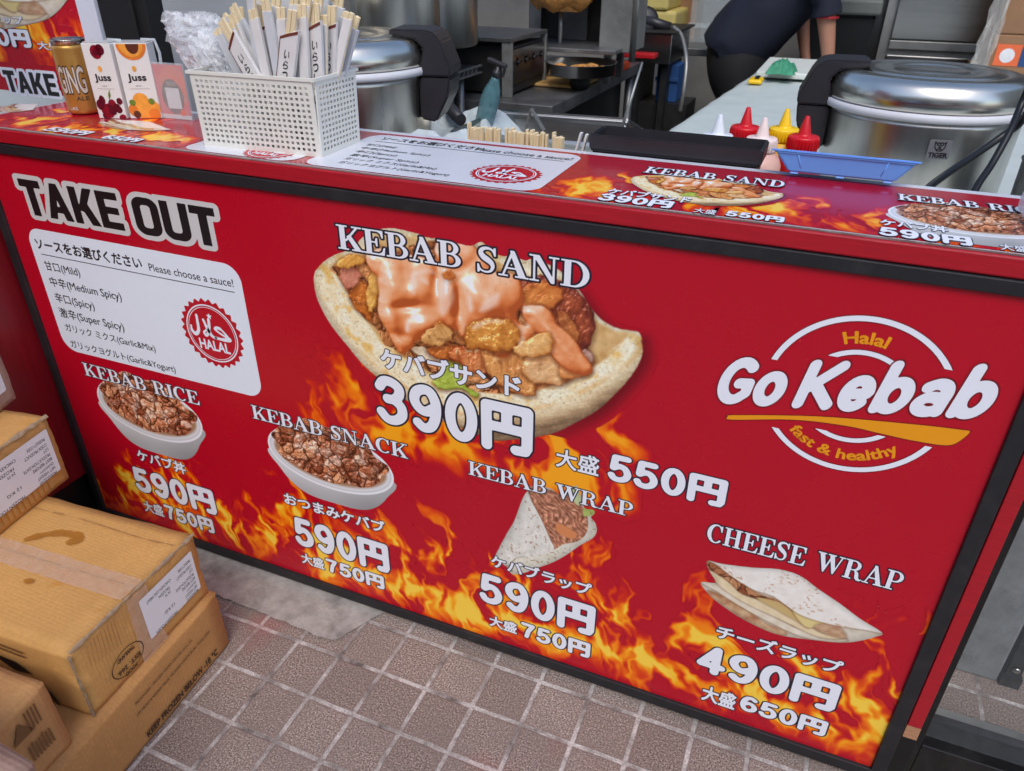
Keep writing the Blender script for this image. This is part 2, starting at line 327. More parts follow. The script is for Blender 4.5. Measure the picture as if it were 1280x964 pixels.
def stroke_sd(txt, font, r, res=.02, m=.14, gap=.03, shear=0.):
    wid = sum(font[c][0]+gap for c in txt)-gap
    X, Y = np.meshgrid(np.arange(-m, wid+m, res), np.arange(-m, 1+m, res)); S = np.full(X.shape, m); x = 0
    for c in txt:
        for P in font[c][1]: S = np.minimum(S, sd_line(np.asarray(P)+[x, 0], X, Y, r))
        x += font[c][0]+gap
    return (-m, -m, res, S, np.array([0., 0.]), np.array([wid, 1.]))
def block_sd(txt, res=.02, m=.3, gap=.055):
    """square heavy capitals of TAKE OUT"""
    rc = lambda a, b, c, d: [(a, c), (b, c), (b, d), (a, d)]
    poly = {'T': (.62, [rc(0, .62, .79, 1), rc(.2, .42, 0, 1)]), 'A': (.70, [[(0, 0), (.22, 0), (.45, 1), (.25, 1)], [(.7, 0), (.48, 0), (.25, 1), (.45, 1)], rc(.16, .54, .19, .37)]),
            'K': (.70, [rc(0, .22, 0, 1), [(.16, .38), (.43, 1), (.68, 1), (.34, .34)], [(.25, .5), (.43, .66), (.72, 0), (.46, 0)]]), 'E': (.6, [rc(0, .22, 0, 1), rc(0, .58, .8, 1), rc(0, .55, .41, .6), rc(0, .6, 0, .2)])}
    wid = {'O': .68, 'U': .68, ' ': .24}; tot = sum((poly[c][0] if c in poly else wid[c])+gap for c in txt)-gap
    X, Y = np.meshgrid(np.arange(-m, tot+m, res), np.arange(-m, 1+m, res)); S = np.full(X.shape, m); x = 0
    def rr(a, b, c, d, r):
        dx = np.abs(X-x-(a+b)/2)-(b-a)/2+r; dy = np.abs(Y-(c+d)/2)-(d-c)/2+r
        return np.sqrt(np.maximum(dx, 0)**2+np.maximum(dy, 0)**2)+np.minimum(np.maximum(dx, dy), 0)-r
    for c in txt:
        if c in poly:
            for q in poly[c][1]: S = np.minimum(S, sd_loops([np.array(q)+[x, 0]], X, Y, m))
            x += poly[c][0]+gap
        else:
            if c == 'O': S = np.minimum(S, np.maximum(rr(0, .68, 0, 1, .25), -rr(.215, .465, .2, .8, .08)))
            if c == 'U': S = np.minimum(S, np.maximum(np.maximum(rr(0, .68, 0, 1.5, .25), -rr(.215, .465, .2, 1.6, .08)), Y-1))
            x += wid[c]+gap
    return (-m, -m, res, S, np.array([0., 0.]), np.array([tot, 1.]))

def bowl_shape():
    z = (110, 450, 8)
    a = zm(*z, [(80, 300), (1160, 740)]); return a

def paint_bowl(L, R, B, res=.0009, seed=5):
    """oval white bowl of chopped kebab; L, R = rim ends, B = bottom, all on the board"""
    cx = (L[0]+R[0])/2; cy = (L[1]+R[1])/2; a = (R[0]-L[0])/2; hgt = cy-B[1]
    b = a*.50
    p = Pic(cx-a-.004, cx+a+.004, B[1]-.004, cy+b*1.3+.004, res); X, Y = p.X, p.Y
    t = np.linspace(0, 2*np.pi, 73)[:-1]
    rim = np.stack([cx+a*np.cos(t), cy+b*np.sin(t)], 1)
    body = np.array([(cx-a*.985, cy-b*.12), (cx-a*.86, cy-b*.75), (cx-a*.66, B[1]+hgt*.17), (cx-a*.4, B[1]+.001), (cx, B[1]-.002), (cx+a*.4, B[1]+.001), (cx+a*.66, B[1]+hgt*.17), (cx+a*.86, cy-b*.75), (cx+a*.985, cy-b*.12), (cx, cy)])
    sb = p.poly(body, 5); sr = sd_loops([rim], X, Y, .03)
    heap_t = np.linspace(0, 2*np.pi, 33)[:-1]
    rr = 1+.06*np.sin(heap_t*7+1)+.04*np.sin(heap_t*11)
    heap = np.stack([cx+a*.88*np.cos(heap_t)*rr, cy+b*.13+(b*.92*np.sin(heap_t))*rr*np.where(np.sin(heap_t) < 0, .95, 1.12)], 1)
    sh = p.poly(heap, 3)+.0018*fbm(X*110, Y*110, 7, 3)
    p.sd = np.minimum(np.minimum(sb, sr), sh)
    w = (X-cx)/a
    p.rgb = C8(214, 214, 214)*np.ones(X.shape+(1,))*(1-.18*sstep(-.2, .9, w)-.16*sstep(cy-b*.6, B[1], Y)+.0*Y)[..., None]
    p.put(sr, C8(242, 242, 245)); p.put(sr+a*.035, C8(208, 208, 210), .0012); p.put(sr+a*.055, C8(226, 226, 228), .002)
    p.put(sr+a*.11, C8(170, 130, 100), .004)
    sp = sd_loops([rim-[0, .0015]], X, Y, .03)
    col, h, cid, edge = meat(p, .031, seed)
    sauce = sstep(.12, .4, fbm(X*34, Y*40, seed+40, 3)+.35*np.exp(-((X-cx)/(a*.5))**2-((Y-cy-b*.2)/(b*.5))**2))
    col = mix(col*np.array([.94, .84, .8]), C8(196, 116, 82), np.clip(edge*2, 0, 1)*.2)
    col = mix(col, C8(226, 164, 132), np.clip(.05+1.2*fbm(X*50, Y*50, 71, 3), 0, .65)*np.clip(edge*2.5, 0, 1))
    col = mix(col, C8(240, 196, 172), sauce*.8*np.clip(edge*3, .2, 1))
    sh = np.maximum(sh, np.where(Y < cy, sr+a*.12, -1.))
    p.put(sh, col, .001)
    p.shade(sh, h*.62+.004*sauce*fbm(X*50, Y*50, 8, 2)+.0002*fbm(X*150, Y*150, 3, 3), amb=.62, dif=.52, spec=.34, pw=30)
    return p

def paint_wrap(res=.0008):
    z = (620, 590, 7.414)
    outer = zm(*z, [(290, 180), (240, 260), (170, 450), (100, 570), (10, 740), (0, 800), (100, 880), (150, 945), (260, 935), (380, 890), (520, 840), (650, 770), (780, 680), (900, 610), (935, 540), (920, 470), (880, 420), (915, 385), (900, 350), (820, 330), (780, 200), (740, 120), (680, 190), (600, 210), (500, 150), (350, 125)])
    lo = outer.min(0)-.004; hi = outer.max(0)+.004
    p = Pic(lo[0], hi[0], lo[1], hi[1], res); X, Y = p.X, p.Y
    p.sd = p.poly(outer, 4)
    n = fbm(X*60, Y*60, 2, 4)
    p.rgb = mix(C8(214, 208, 190), C8(238, 232, 216), np.clip(.5+n, 0, 1))
    fill = p.poly(zm(*z, [(300, 200), (360, 130), (520, 170), (700, 230), (800, 320), (850, 420), (840, 560), (760, 640), (620, 670), (540, 715), (500, 620), (420, 440)]), 4)
    q = Pic(lo[0], hi[0], lo[1], hi[1], res)
    X1 = X/.02; Y1 = Y/.02
    r = X1*.75+Y1*.66+.9*fbm(X1*.5, Y1*.5, 8, 3); strands = np.abs(((r*2.1) % 1)-.5)*2
    col = ramp(np.clip(.25+.5*strands+.4*fbm(X1*2, Y1*2, 9, 3), 0, 1), [(0, (120, 66, 44)), (.35, (172, 108, 80)), (.7, (206, 142, 110)), (1, (236, 182, 142))])
    p.put(fill, col, .0012); p.shade(fill, .0022*strands+.005*fbm(X1*.8, Y1*.8, 5, 3), amb=.66, dif=.45, spec=.15)
    p.put(p.poly(zm(*z, [(560, 480), (640, 500), (745, 570), (720, 620), (620, 590), (560, 540)]), 4), C8(218, 138, 86), .0015)
    p.put(p.poly(zm(*z, [(820, 330), (900, 350), (920, 385), (850, 410), (810, 400)]), 4), C8(186, 206, 110), .0015)
    p.put(p.poly(zm(*z, [(730, 120), (780, 200), (780, 300), (735, 290), (700, 200)]), 4), C8(206, 216, 160), .0015)
    front = p.poly(zm(*z, [(290, 180), (330, 270), (420, 440), (500, 620), (535, 720), (380, 790), (200, 790), (60, 900), (-20, 800), (10, 740), (100, 570), (170, 450), (240, 260)]), 4)
    p.put(front-.0015, C8(90, 50, 30), .0025, k=.5)
    p.put(front, mix(C8(216, 212, 200), C8(244, 240, 230), np.clip(.5+n, 0, 1)), .0012)
    p.put(p.poly(zm(*z, [(530, 720), (650, 680), (800, 640), (935, 540), (900, 610), (780, 690), (650, 775), (500, 850), (300, 900), (200, 880), (190, 800), (380, 780)]), 4), mix(C8(222, 216, 194), C8(240, 236, 220), np.clip(.5+n, 0, 1)), .0012)
    spots = sstep(.3, .5, fbm(X*150, Y*120, 31, 2)+.3*fbm(X*25, Y*25, 4, 2))
    p.put(np.where(fill > .004, -1., 1.), C8(150, 100, 70), k=spots*.5)
    dd = np.clip(-p.sd/.02, 0, 1)
    p.rgb *= (0.8+.2*np.sqrt(dd))[..., None]
    return p

def paint_cheese(res=.0009, f=PN):
    z = (860, 690, 4.923)
    outer = zm(*z, [(130, 52), (210, 72), (400, 95), (560, 105), (690, 145), (800, 225), (940, 320), (1060, 410), (1195, 495), (1160, 520), (1050, 548), (930, 558), (760, 540), (580, 515), (450, 470), (300, 390), (170, 300), (110, 240), (78, 185), (150, 190), (170, 180), (130, 115), (115, 70)], f)
    lo = outer.min(0)-.004; hi = outer.max(0)+.004
    p = Pic(lo[0], hi[0], lo[1], hi[1], res); X, Y = p.X, p.Y
    p.sd = p.poly(outer, 3)
    n = fbm(X*50, Y*50, 2, 4)
    bread = mix(C8(220, 206, 180), C8(242, 232, 214), np.clip(.5+n, 0, 1))
    p.rgb = bread*.93
    mc, mh, _, _ = meat(p, .022, 3)
    def lay(P, c, k=1., sh=True):
        sd = p.poly(zm(*z, P, f), 4)
        if sh: p.put(sd-.002, C8(120, 80, 50), .003, k=.5)
        p.put(sd, c, .0012, k=k); return sd
    lay([(140, 240), (230, 280), (380, 370), (480, 440), (600, 490), (560, 510), (400, 440), (250, 350), (130, 260)], mix(C8(176, 120, 84), C8(214, 180, 140), np.clip(.5+n*1.5, 0, 1)))
    lay([(80, 186), (170, 190), (330, 280), (520, 390), (700, 480), (970, 535), (900, 552), (700, 520), (480, 420), (300, 320), (160, 230)], bread)
    lay([(125, 60), (230, 110), (420, 250), (560, 300), (650, 370), (560, 330), (400, 280), (300, 240), (180, 160), (130, 110)], mc*.9)
    lay([(130, 112), (240, 180), (330, 260), (450, 300), (600, 350), (700, 410), (800, 490), (960, 530), (800, 520), (560, 410), (330, 300), (180, 195)], mix(C8(226, 204, 160), C8(240, 222, 186), np.clip(.5+n, 0, 1)))
    lay([(420, 280), (560, 310), (660, 380), (740, 460), (680, 430), (540, 350)], C8(206, 176, 116))
    lay([(640, 350), (720, 400), (870, 430), (760, 465), (700, 440)], C8(226, 206, 140))
    lay([(780, 460), (850, 440), (930, 460), (970, 530), (840, 500)], mix(C8(176, 130, 96), C8(206, 172, 138), np.clip(.5+n*2, 0, 1)))
    top = lay([(130, 52), (210, 72), (400, 95), (560, 105), (690, 145), (800, 225), (940, 320), (1060, 410), (1195, 495), (1100, 480), (930, 455), (820, 430), (700, 390), (620, 340), (520, 270), (400, 230), (270, 150), (180, 80)], mix(C8(236, 228, 216), C8(248, 244, 236), np.clip(.5+n, 0, 1)))
    sp = sstep(.25, .5, fbm(X*130, Y*150, 31, 2)+.1)*sstep(.1, .3, fbm(X*18, Y*18, 14, 2)+.08)
    p.put(top, C8(188, 130, 92), k=sp*.55)
    dd = np.clip(-p.sd/.012, 0, 1); p.rgb *= (0.82+.18*np.sqrt(dd))[..., None]
    return p

FR = [(0, (186, 10, 36)), (.10, (190, 16, 34)), (.22, (212, 42, 18)), (.42, (232, 82, 10)), (.64, (248, 124, 8)), (.84, (255, 164, 20)), (1, (255, 210, 72))]
def paint_flames(u0, u1, v0, v1, res, top, seed=0, sc=1.0):
    """printed flames; top(u) gives how high they reach above v0"""
    p = Pic(u0, u1, v0, v1, res); X, Y = p.X, p.Y
    x = X/sc; y = Y/sc
    w1 = fbm(x*7, y*6, seed+1, 4); w2 = fbm(x*7+31, y*6, seed+2, 4)
    w3 = fbm(x*19, y*15, seed+3, 3); w4 = fbm(x*19+11, y*15, seed+4, 3)
    qx = x+.085*w1+.022*w3+.35*(y-v0/sc); qy = y+.07*w2+.02*w4
    r1 = 1-np.abs(perlin(qx*20, qy*8, seed+5))*2.2
    r2 = 1-np.abs(perlin(qx*38+3, qy*17, seed+6))*2.2
    body = fbm(qx*13, qy*9, seed+7, 3)
    t = top(X+.06*sc*w1+.25*(Y-v0)*w2)
    e = 1-(Y-v0)/np.maximum(t, 1e-3)
    I = .14+1.05*np.clip(e, -1, .7)+.95*body+.42*np.clip(r1, -1, 1)+.26*np.clip(r2, -1, 1)-.46
    hol = sstep(.1, -.3, fbm(qx*10+5, qy*8, seed+8, 3))
    I = I-.5*hol
    I = I*(.25+.75*sstep(-.02, .085*sc, Y-v0+.05*sc*w1))
    I = np.where(I > 0, sstep(-.02, .92, I)*1.02, I)
    p.I = np.clip(I, 0, 1)*sstep(1.35, .9, (Y-v0)/np.maximum(t, 1e-3))
    p.rgb = ramp(p.I, FR)
    return p
# ----------------------------------------------------------------------------
# materials
# ----------------------------------------------------------------------------
def lin(c):
    c = np.asarray(c, float)
    return np.where(c <= .04045, c/12.92, ((c+.055)/1.055)**2.4)
def L4(r, g, b): return tuple(lin(np.array([r, g, b])/255))+(1.0,)

def mat(name, rgb, rough=.5, metal=0., var=.12, vscale=12., bump=0., bscale=120., stretch=(1, 1, 1), spec=.5, coat=0., dark=None, dscale=4., damt=0., rvar=0.):
    m = bpy.data.materials.new(name); m.use_nodes = True
    nt = m.node_tree; N = nt.nodes; K = nt.links.new; b = N['Principled BSDF']
    c = L4(*rgb)
    tc = N.new('ShaderNodeTexCoord'); mp = N.new('ShaderNodeMapping'); mp.inputs['Scale'].default_value = stretch
    K(tc.outputs['Object'], mp.inputs[0])
    n1 = N.new('ShaderNodeTexNoise'); n1.inputs['Scale'].default_value = vscale; n1.inputs['Detail'].default_value = 6; n1.inputs['Roughness'].default_value = .65
    K(mp.outputs[0], n1.inputs['Vector'])
    r = N.new('ShaderNodeValToRGB'); r.color_ramp.elements[0].position = .3; r.color_ramp.elements[1].position = .7
    r.color_ramp.elements[0].color = tuple(x*(1-var) for x in c[:3])+(1,); r.color_ramp.elements[1].color = tuple(min(x*(1+var), 1) for x in c[:3])+(1,)
    K(n1.outputs['Fac'], r.inputs[0]); out = r.outputs[0]
    if damt > 0:
        n2 = N.new('ShaderNodeTexNoise'); n2.inputs['Scale'].default_value = dscale; n2.inputs['Detail'].default_value = 8; n2.inputs['Roughness'].default_value = .7
        K(tc.outputs['Object'], n2.inputs['Vector'])
        r2 = N.new('ShaderNodeValToRGB'); r2.color_ramp.elements[0].position = .52; r2.color_ramp.elements[1].position = .72
        r2.color_ramp.elements[1].color = (damt, damt, damt, 1); K(n2.outputs['Fac'], r2.inputs[0])
        mx = N.new('ShaderNodeMix'); mx.data_type = 'RGBA'; K(r2.outputs[0], mx.inputs[0]); K(out, mx.inputs[6]); mx.inputs[7].default_value = L4(*dark); out = mx.outputs[2]
    K(out, b.inputs['Base Color'])
    b.inputs['Roughness'].default_value = rough; b.inputs['Metallic'].default_value = metal; b.inputs['Specular IOR Level'].default_value = spec
    b.inputs['Coat Weight'].default_value = coat; b.inputs['Coat Roughness'].default_value = .08
    if rvar:
        mr = N.new('ShaderNodeMapRange'); mr.inputs[3].default_value = max(rough-rvar, .02); mr.inputs[4].default_value = rough+rvar
        K(n1.outputs['Fac'], mr.inputs[0]); K(mr.outputs[0], b.inputs['Roughness'])
    if bump:
        n3 = N.new('ShaderNodeTexNoise'); n3.inputs['Scale'].default_value = bscale; n3.inputs['Detail'].default_value = 4
        K(mp.outputs[0], n3.inputs['Vector'])
        bp = N.new('ShaderNodeBump'); bp.inputs['Strength'].default_value = bump; bp.inputs['Distance'].default_value = .002
        K(n3.outputs['Fac'], bp.inputs['Height']); K(bp.outputs[0], b.inputs['Normal'])
    return m

def clear_mat(name, rgb, alpha, rough=.1):
    m = bpy.data.materials.new(name); m.use_nodes = True; nt = m.node_tree; N = nt.nodes; K = nt.links.new
    b = N['Principled BSDF']; b.inputs['Base Color'].default_value = L4(*rgb); b.inputs['Roughness'].default_value = rough
    n1 = N.new('ShaderNodeTexNoise'); n1.inputs['Scale'].default_value = 60; tc = N.new('ShaderNodeTexCoord'); K(tc.outputs['Object'], n1.inputs['Vector'])
    mr = N.new('ShaderNodeMapRange'); mr.inputs[3].default_value = alpha*.5; mr.inputs[4].default_value = min(alpha*1.5, 1); K(n1.outputs['Fac'], mr.inputs[0])
    K(mr.outputs[0], b.inputs['Alpha'])
    return m

def print_mat(name, rough=.33, spec=.5):
    m = bpy.data.materials.new(name); m.use_nodes = True; nt = m.node_tree; b = nt.nodes['Principled BSDF']
    a = nt.nodes.new('ShaderNodeAttribute'); a.attribute_name = 'ink'; nt.links.new(a.outputs['Color'], b.inputs['Base Color'])
    b.inputs['Roughness'].default_value = rough; b.inputs['Specular IOR Level'].default_value = spec
    return m

# ----------------------------------------------------------------------------
# objects: things, parts, copies
# ----------------------------------------------------------------------------
ORG = {}
def tag(o, label, cat, group=None, kind=None):
    if label: o['label'] = label
    if cat: o['category'] = cat
    if group: o['group'] = group
    if kind: o['kind'] = kind
    return o
def thing(name, label, cat, loc, group=None):
    o = bpy.data.objects.new(name, None); COL.objects.link(o); o.location = loc; o.empty_display_size = .02
    ORG[o] = Vector(loc); return tag(o, label, cat, group)
def link(name, me, mats, parent=None, loc=None, smooth_=False):
    """me is in world coordinates; it is moved to the thing's own frame"""
    for m in (mats if isinstance(mats, (list, tuple)) else [mats]): me.materials.append(m)
    o = bpy.data.objects.new(name, me); COL.objects.link(o)
    org = ORG[parent] if parent is not None else Vector(loc or (0, 0, 0))
    if org.length: me.transform(Matrix.Translation(-org))
    if parent is not None: o.parent = parent
    else: o.location = org
    ORG[o] = org
    if smooth_:
        me.polygons.foreach_set('use_smooth', [True]*len(me.polygons))
    me.update()
    return o
def structure(name, me, mats, loc=None): 
    o = link(name, me, mats, None, loc); o['kind'] = 'structure'; return o
def copy_thing(root, loc, rotz=None, label=None, mats=None):
    def cp(o, par):
        c = o.copy(); COL.objects.link(c)
        if par is not None: c.parent = par
        for ch in list(o.children): cp(ch, c)
        return c
    r = cp(root, None); r.location = loc
    if rotz is not None: r.rotation_euler = (0, 0, rotz)
    if label: r['label'] = label
    return r

class MB:
    """collects shapes in one bmesh"""
    def __init__(s): s.bm = bmesh.new(); s.mi = 0
    def _new(s, n0):
        for f in list(s.bm.faces)[n0:]: f.material_index = s.mi
    def box(s, lo, hi, M=None, bev=0., seg=2):
        n0 = len(s.bm.faces)
        b = bmesh.new(); bmesh.ops.create_cube(b, size=1)
        c = (Vector(lo)+Vector(hi))/2; d = Vector(hi)-Vector(lo)
        for v in b.verts: v.co = Vector((v.co.x*d.x, v.co.y*d.y, v.co.z*d.z))+c
        if bev: bmesh.ops.bevel(b, geom=b.edges[:], offset=bev, segments=seg, affect='EDGES', profile=.5)
        s._merge(b, M); s._new(n0); return s
    def _merge(s, b, M=None):
        if M is not None: bmesh.ops.transform(b, matrix=M, verts=b.verts)
        mp = {v: s.bm.verts.new(v.co) for v in b.verts}
        for f in b.faces:
            try: s.bm.faces.new([mp[v] for v in f.verts]).smooth = f.smooth
            except ValueError: pass
        b.free()
    def lathe(s, prof, c=(0, 0, 0), n=32, M=None, smooth_=True, caps=True):
        n0 = len(s.bm.faces); b = bmesh.new(); rings = []
        for r, z in prof:
            rings.append([b.verts.new((r*math.cos(2*math.pi*k/n), r*math.sin(2*math.pi*k/n), z)) for k in range(n)])
        for a, d in zip(rings, rings[1:]):
            for k in range(n):
                f = b.faces.new((a[k], a[(k+1) % n], d[(k+1) % n], d[k])); f.smooth = smooth_
        if caps:
            if prof[0][0] > 1e-5: b.faces.new(rings[0][::-1])
            if prof[-1][0] > 1e-5: b.faces.new(rings[-1])
        T = Matrix.Translation(c) if M is None else M @ Matrix.Translation(c)
        s._merge(b, T); s._new(n0); return s
    def tube(s, pts, r, n=10, smooth_=True):
        n0 = len(s.bm.faces); pts = [Vector(p) for p in pts]; rr = r if isinstance(r, (list, tuple)) else [r]*len(pts)
        prev = None; rings = []
        for i, p in enumerate(pts):
            t = (pts[min(i+1, len(pts)-1)]-pts[max(i-1, 0)]).normalized()
            if prev is None: a = t.orthogonal().normalized()
            else: a = (prev-t*prev.dot(t)).normalized()
            prev = a; b2 = t.cross(a)
            rings.append([s.bm.verts.new(p+(a*math.cos(2*math.pi*k/n)+b2*math.sin(2*math.pi*k/n))*rr[i]) for k in range(n)])
        for A, B in zip(rings, rings[1:]):
            for k in range(n):
                s.bm.faces.new((A[k], A[(k+1) % n], B[(k+1) % n], B[k])).smooth = smooth_
        s.bm.faces.new(rings[0][::-1]); s.bm.faces.new(rings[-1]); s._new(n0); return s
    def prism(s, poly, o, u, v, depth, M=None):
        """extrude a 2D outline in the frame (o, u, v) by depth along u x v"""
        n0 = len(s.bm.faces); o, u, v = Vector(o), Vector(u), Vector(v); n = u.cross(v)
        A = [s.bm.verts.new(o+u*x+v*y) for x, y in poly]; B = [s.bm.verts.new(o+u*x+v*y+n*depth) for x, y in poly]
        k = len(poly)
        s.bm.faces.new(A[::-1]); s.bm.faces.new(B)
        for i in range(k): s.bm.faces.new((A[i], A[(i+1) % k], B[(i+1) % k], B[i]))
        s._new(n0); return s
    def quad(s, *p):
        n0 = len(s.bm.faces); s.bm.faces.new([s.bm.verts.new(q) for q in p]); s._new(n0); return s
    def mesh(s, name='m', fix=True):
        if fix: bmesh.ops.recalc_face_normals(s.bm, faces=s.bm.faces)
        me = bpy.data.meshes.new(name); s.bm.to_mesh(me); s.bm.free(); return me

# ----------------------------------------------------------------------------
# flat print: lettering and shapes cut from distance fields, laid on a plane
# ----------------------------------------------------------------------------
class Frame:
    def __init__(s, o, u, v, step=.0003):
        s.o, s.u, s.v = np.array(o, float), np.array(u, float), np.array(v, float); s.n = np.cross(s.u, s.v); s.step = step
    def at(s, U, V, layer=0):
        U = np.asarray(U, float); V = np.asarray(V, float)
        return s.o+U[..., None]*s.u+V[..., None]*s.v+(layer*s.step)*s.n

def contour_cells(S, thr=0.):
    """polygons (grid units) covering S < thr"""
    A = S-thr; ins = A < 0; polys = []
    c = ins[:-1, :-1].astype(int)+ins[:-1, 1:]+ins[1:, 1:]+ins[1:, :-1]
    full = c == 4; part = (c > 0) & (c < 4)
    for j in range(full.shape[0]):
        row = full[j]
        if not row.any(): continue
        d = np.diff(np.concatenate([[0], row.astype(int), [0]])); a = np.where(d == 1)[0]; b = np.where(d == -1)[0]
        for x0, x1 in zip(a, b): polys.append([(x0, j), (x1, j), (x1, j+1), (x0, j+1)])
    js, is_ = np.where(part)
    for j, i in zip(js, is_):
        q = [(i, j, A[j, i]), (i+1, j, A[j, i+1]), (i+1, j+1, A[j+1, i+1]), (i, j+1, A[j+1, i])]
        P = []
        for k in range(4):
            x, y, a = q[k]; X, Y, b = q[(k+1) % 4]
            if a < 0: P.append((x, y))
            if (a < 0) != (b < 0):
                t = a/(a-b); P.append((x+(X-x)*t, y+(Y-y)*t))
        if len(P) > 2: polys.append(P)
    return polys

class Flat:
    """one printed item made of several layers"""
    def __init__(s, frame): s.f = frame; s.V = []; s.F = []; s.I = []; s.mats = []
    def add(s, polys, fx, mat_, layer):
        if mat_ not in s.mats: s.mats.append(mat_)
        mi = s.mats.index(mat_)
        if not polys: return s
        flat_ = np.array([p for P in polys for p in P]); U, V = fx(flat_[:, 0], flat_[:, 1])
        base = len(s.V); s.V.extend(s.f.at(U, V, layer).tolist()); k = base
        for P in polys: s.F.append(tuple(range(k, k+len(P)))); s.I.append(mi); k += len(P)
        return s
    def sd(s, x0, y0, res, S, mat_, layer, thr=0., fx=None):
        g = (lambda i, j: (x0+i*res, y0+j*res)) if fx is None else (lambda i, j: fx(x0+i*res, y0+j*res))
        return s.add(contour_cells(S, thr), g, mat_, layer)
    def shape(s, fn, bb, res, mat_, layer, thr=0.):
        X, Y = np.meshgrid(np.arange(bb[0], bb[2]+res, res), np.arange(bb[1], bb[3]+res, res))
        return s.sd(bb[0], bb[1], res, fn(X, Y), mat_, layer, thr)
    def done(s, name, parent):
        me = bpy.data.meshes.new(name); me.from_pydata(s.V, [], s.F); me.polygons.foreach_set('material_index', s.I)
        return link(name, me, s.mats, parent)

def picture(name, p, frame, layer, material, parent, stride=1, fx=None, k=1.0):
    X, Y, S, C = p.X[::stride, ::stride], p.Y[::stride, ::stride], p.sd[::stride, ::stride], p.rgb[::stride, ::stride]
    r = p.res*stride; h, w = X.shape
    ins = S < 0; cell = ins[:-1, :-1] | ins[:-1, 1:] | ins[1:, 1:] | ins[1:, :-1]
    gy, gx = np.gradient(np.clip(S, -3*r, 3*r), r); g2 = np.sqrt(gx*gx+gy*gy)+1e-6
    d = np.where(ins, 0, np.minimum(S, r*1.2))
    X = X-gx/g2*d; Y = Y-gy/g2*d
    idx = np.arange(h*w).reshape(h, w)
    q = np.stack([idx[:-1, :-1][cell], idx[:-1, 1:][cell], idx[1:, 1:][cell], idx[1:, :-1][cell]], 1)
    use = np.unique(q); rm = np.zeros(h*w, int); rm[use] = np.arange(len(use)); q = rm[q]
    U, V = X.ravel()[use], Y.ravel()[use]
    if fx: U, V = fx(U, V)
    P = frame.at(U, V, layer); c = np.ones((len(use), 4), np.float32); c[:, :3] = lin(np.clip(C.reshape(-1, 3)[use]*k, 0, 1))
    me = bpy.data.meshes.new(name); me.vertices.add(len(P)); me.vertices.foreach_set('co', P.ravel().astype(np.float32))
    me.loops.add(q.size); me.loops.foreach_set('vertex_index', q.ravel().astype(np.int32))
    me.polygons.add(len(q)); me.polygons.foreach_set('loop_start', (np.arange(len(q))*4).astype(np.int32)); me.polygons.foreach_set('loop_total', np.full(len(q), 4, np.int32))
    at = me.color_attributes.new('ink', 'FLOAT_COLOR', 'POINT'); at.data.foreach_set('color', c.ravel())
    me.update(calc_edges=True)
    return link(name, me, material, parent)

_TL = {}
def text_loops(txt, space=1.0):
    if (txt, space) in _TL: return _TL[(txt, space)]
    cu = bpy.data.curves.new('t', 'FONT'); cu.body = txt; cu.resolution_u = 5; cu.space_character = space
    o = bpy.data.objects.new('t', cu); COL.objects.link(o)
    dg = bpy.context.evaluated_depsgraph_get(); dg.update()
    me = bpy.data.meshes.new_from_object(o.evaluated_get(dg))
    bm = bmesh.new(); bm.from_mesh(me); bmesh.ops.remove_doubles(bm, verts=bm.verts, dist=1e-5)
    nxt = {}
    for e in bm.edges:
        if len(e.link_faces) == 1:
            a, b = e.verts; nxt.setdefault(a.index, []).append(b.index); nxt.setdefault(b.index, []).append(a.index)
    bm.verts.ensure_lookup_table(); seen = set(); loops = []
    for st in list(nxt):
        if st in seen: continue
        L = [st]; seen.add(st); cur = st
        while True:
            n = [k for k in nxt[cur] if k not in seen]
            if not n: break
            cur = n[0]; seen.add(cur); L.append(cur)
        if len(L) > 2: loops.append(np.array([bm.verts[k].co[:2] for k in L]))
    bm.free(); bpy.data.meshes.remove(me); bpy.data.objects.remove(o); bpy.data.curves.remove(cu)
    _TL[(txt, space)] = loops; return loops

_TS = {}
def text_sd(txt, res=.02, m=.16, space=1.0):
    k = (txt, res, m, space)
    if k not in _TS:
        L = text_loops(txt, space); A = np.concatenate(L); lo = A.min(0)-m; hi = A.max(0)+m
        X, Y = np.meshgrid(np.arange(lo[0], hi[0]+res, res), np.arange(lo[1], hi[1]+res, res))
        _TS[k] = (lo[0], lo[1], res, sd_loops(L, X, Y, m), A.min(0), A.max(0))
    return _TS[k]

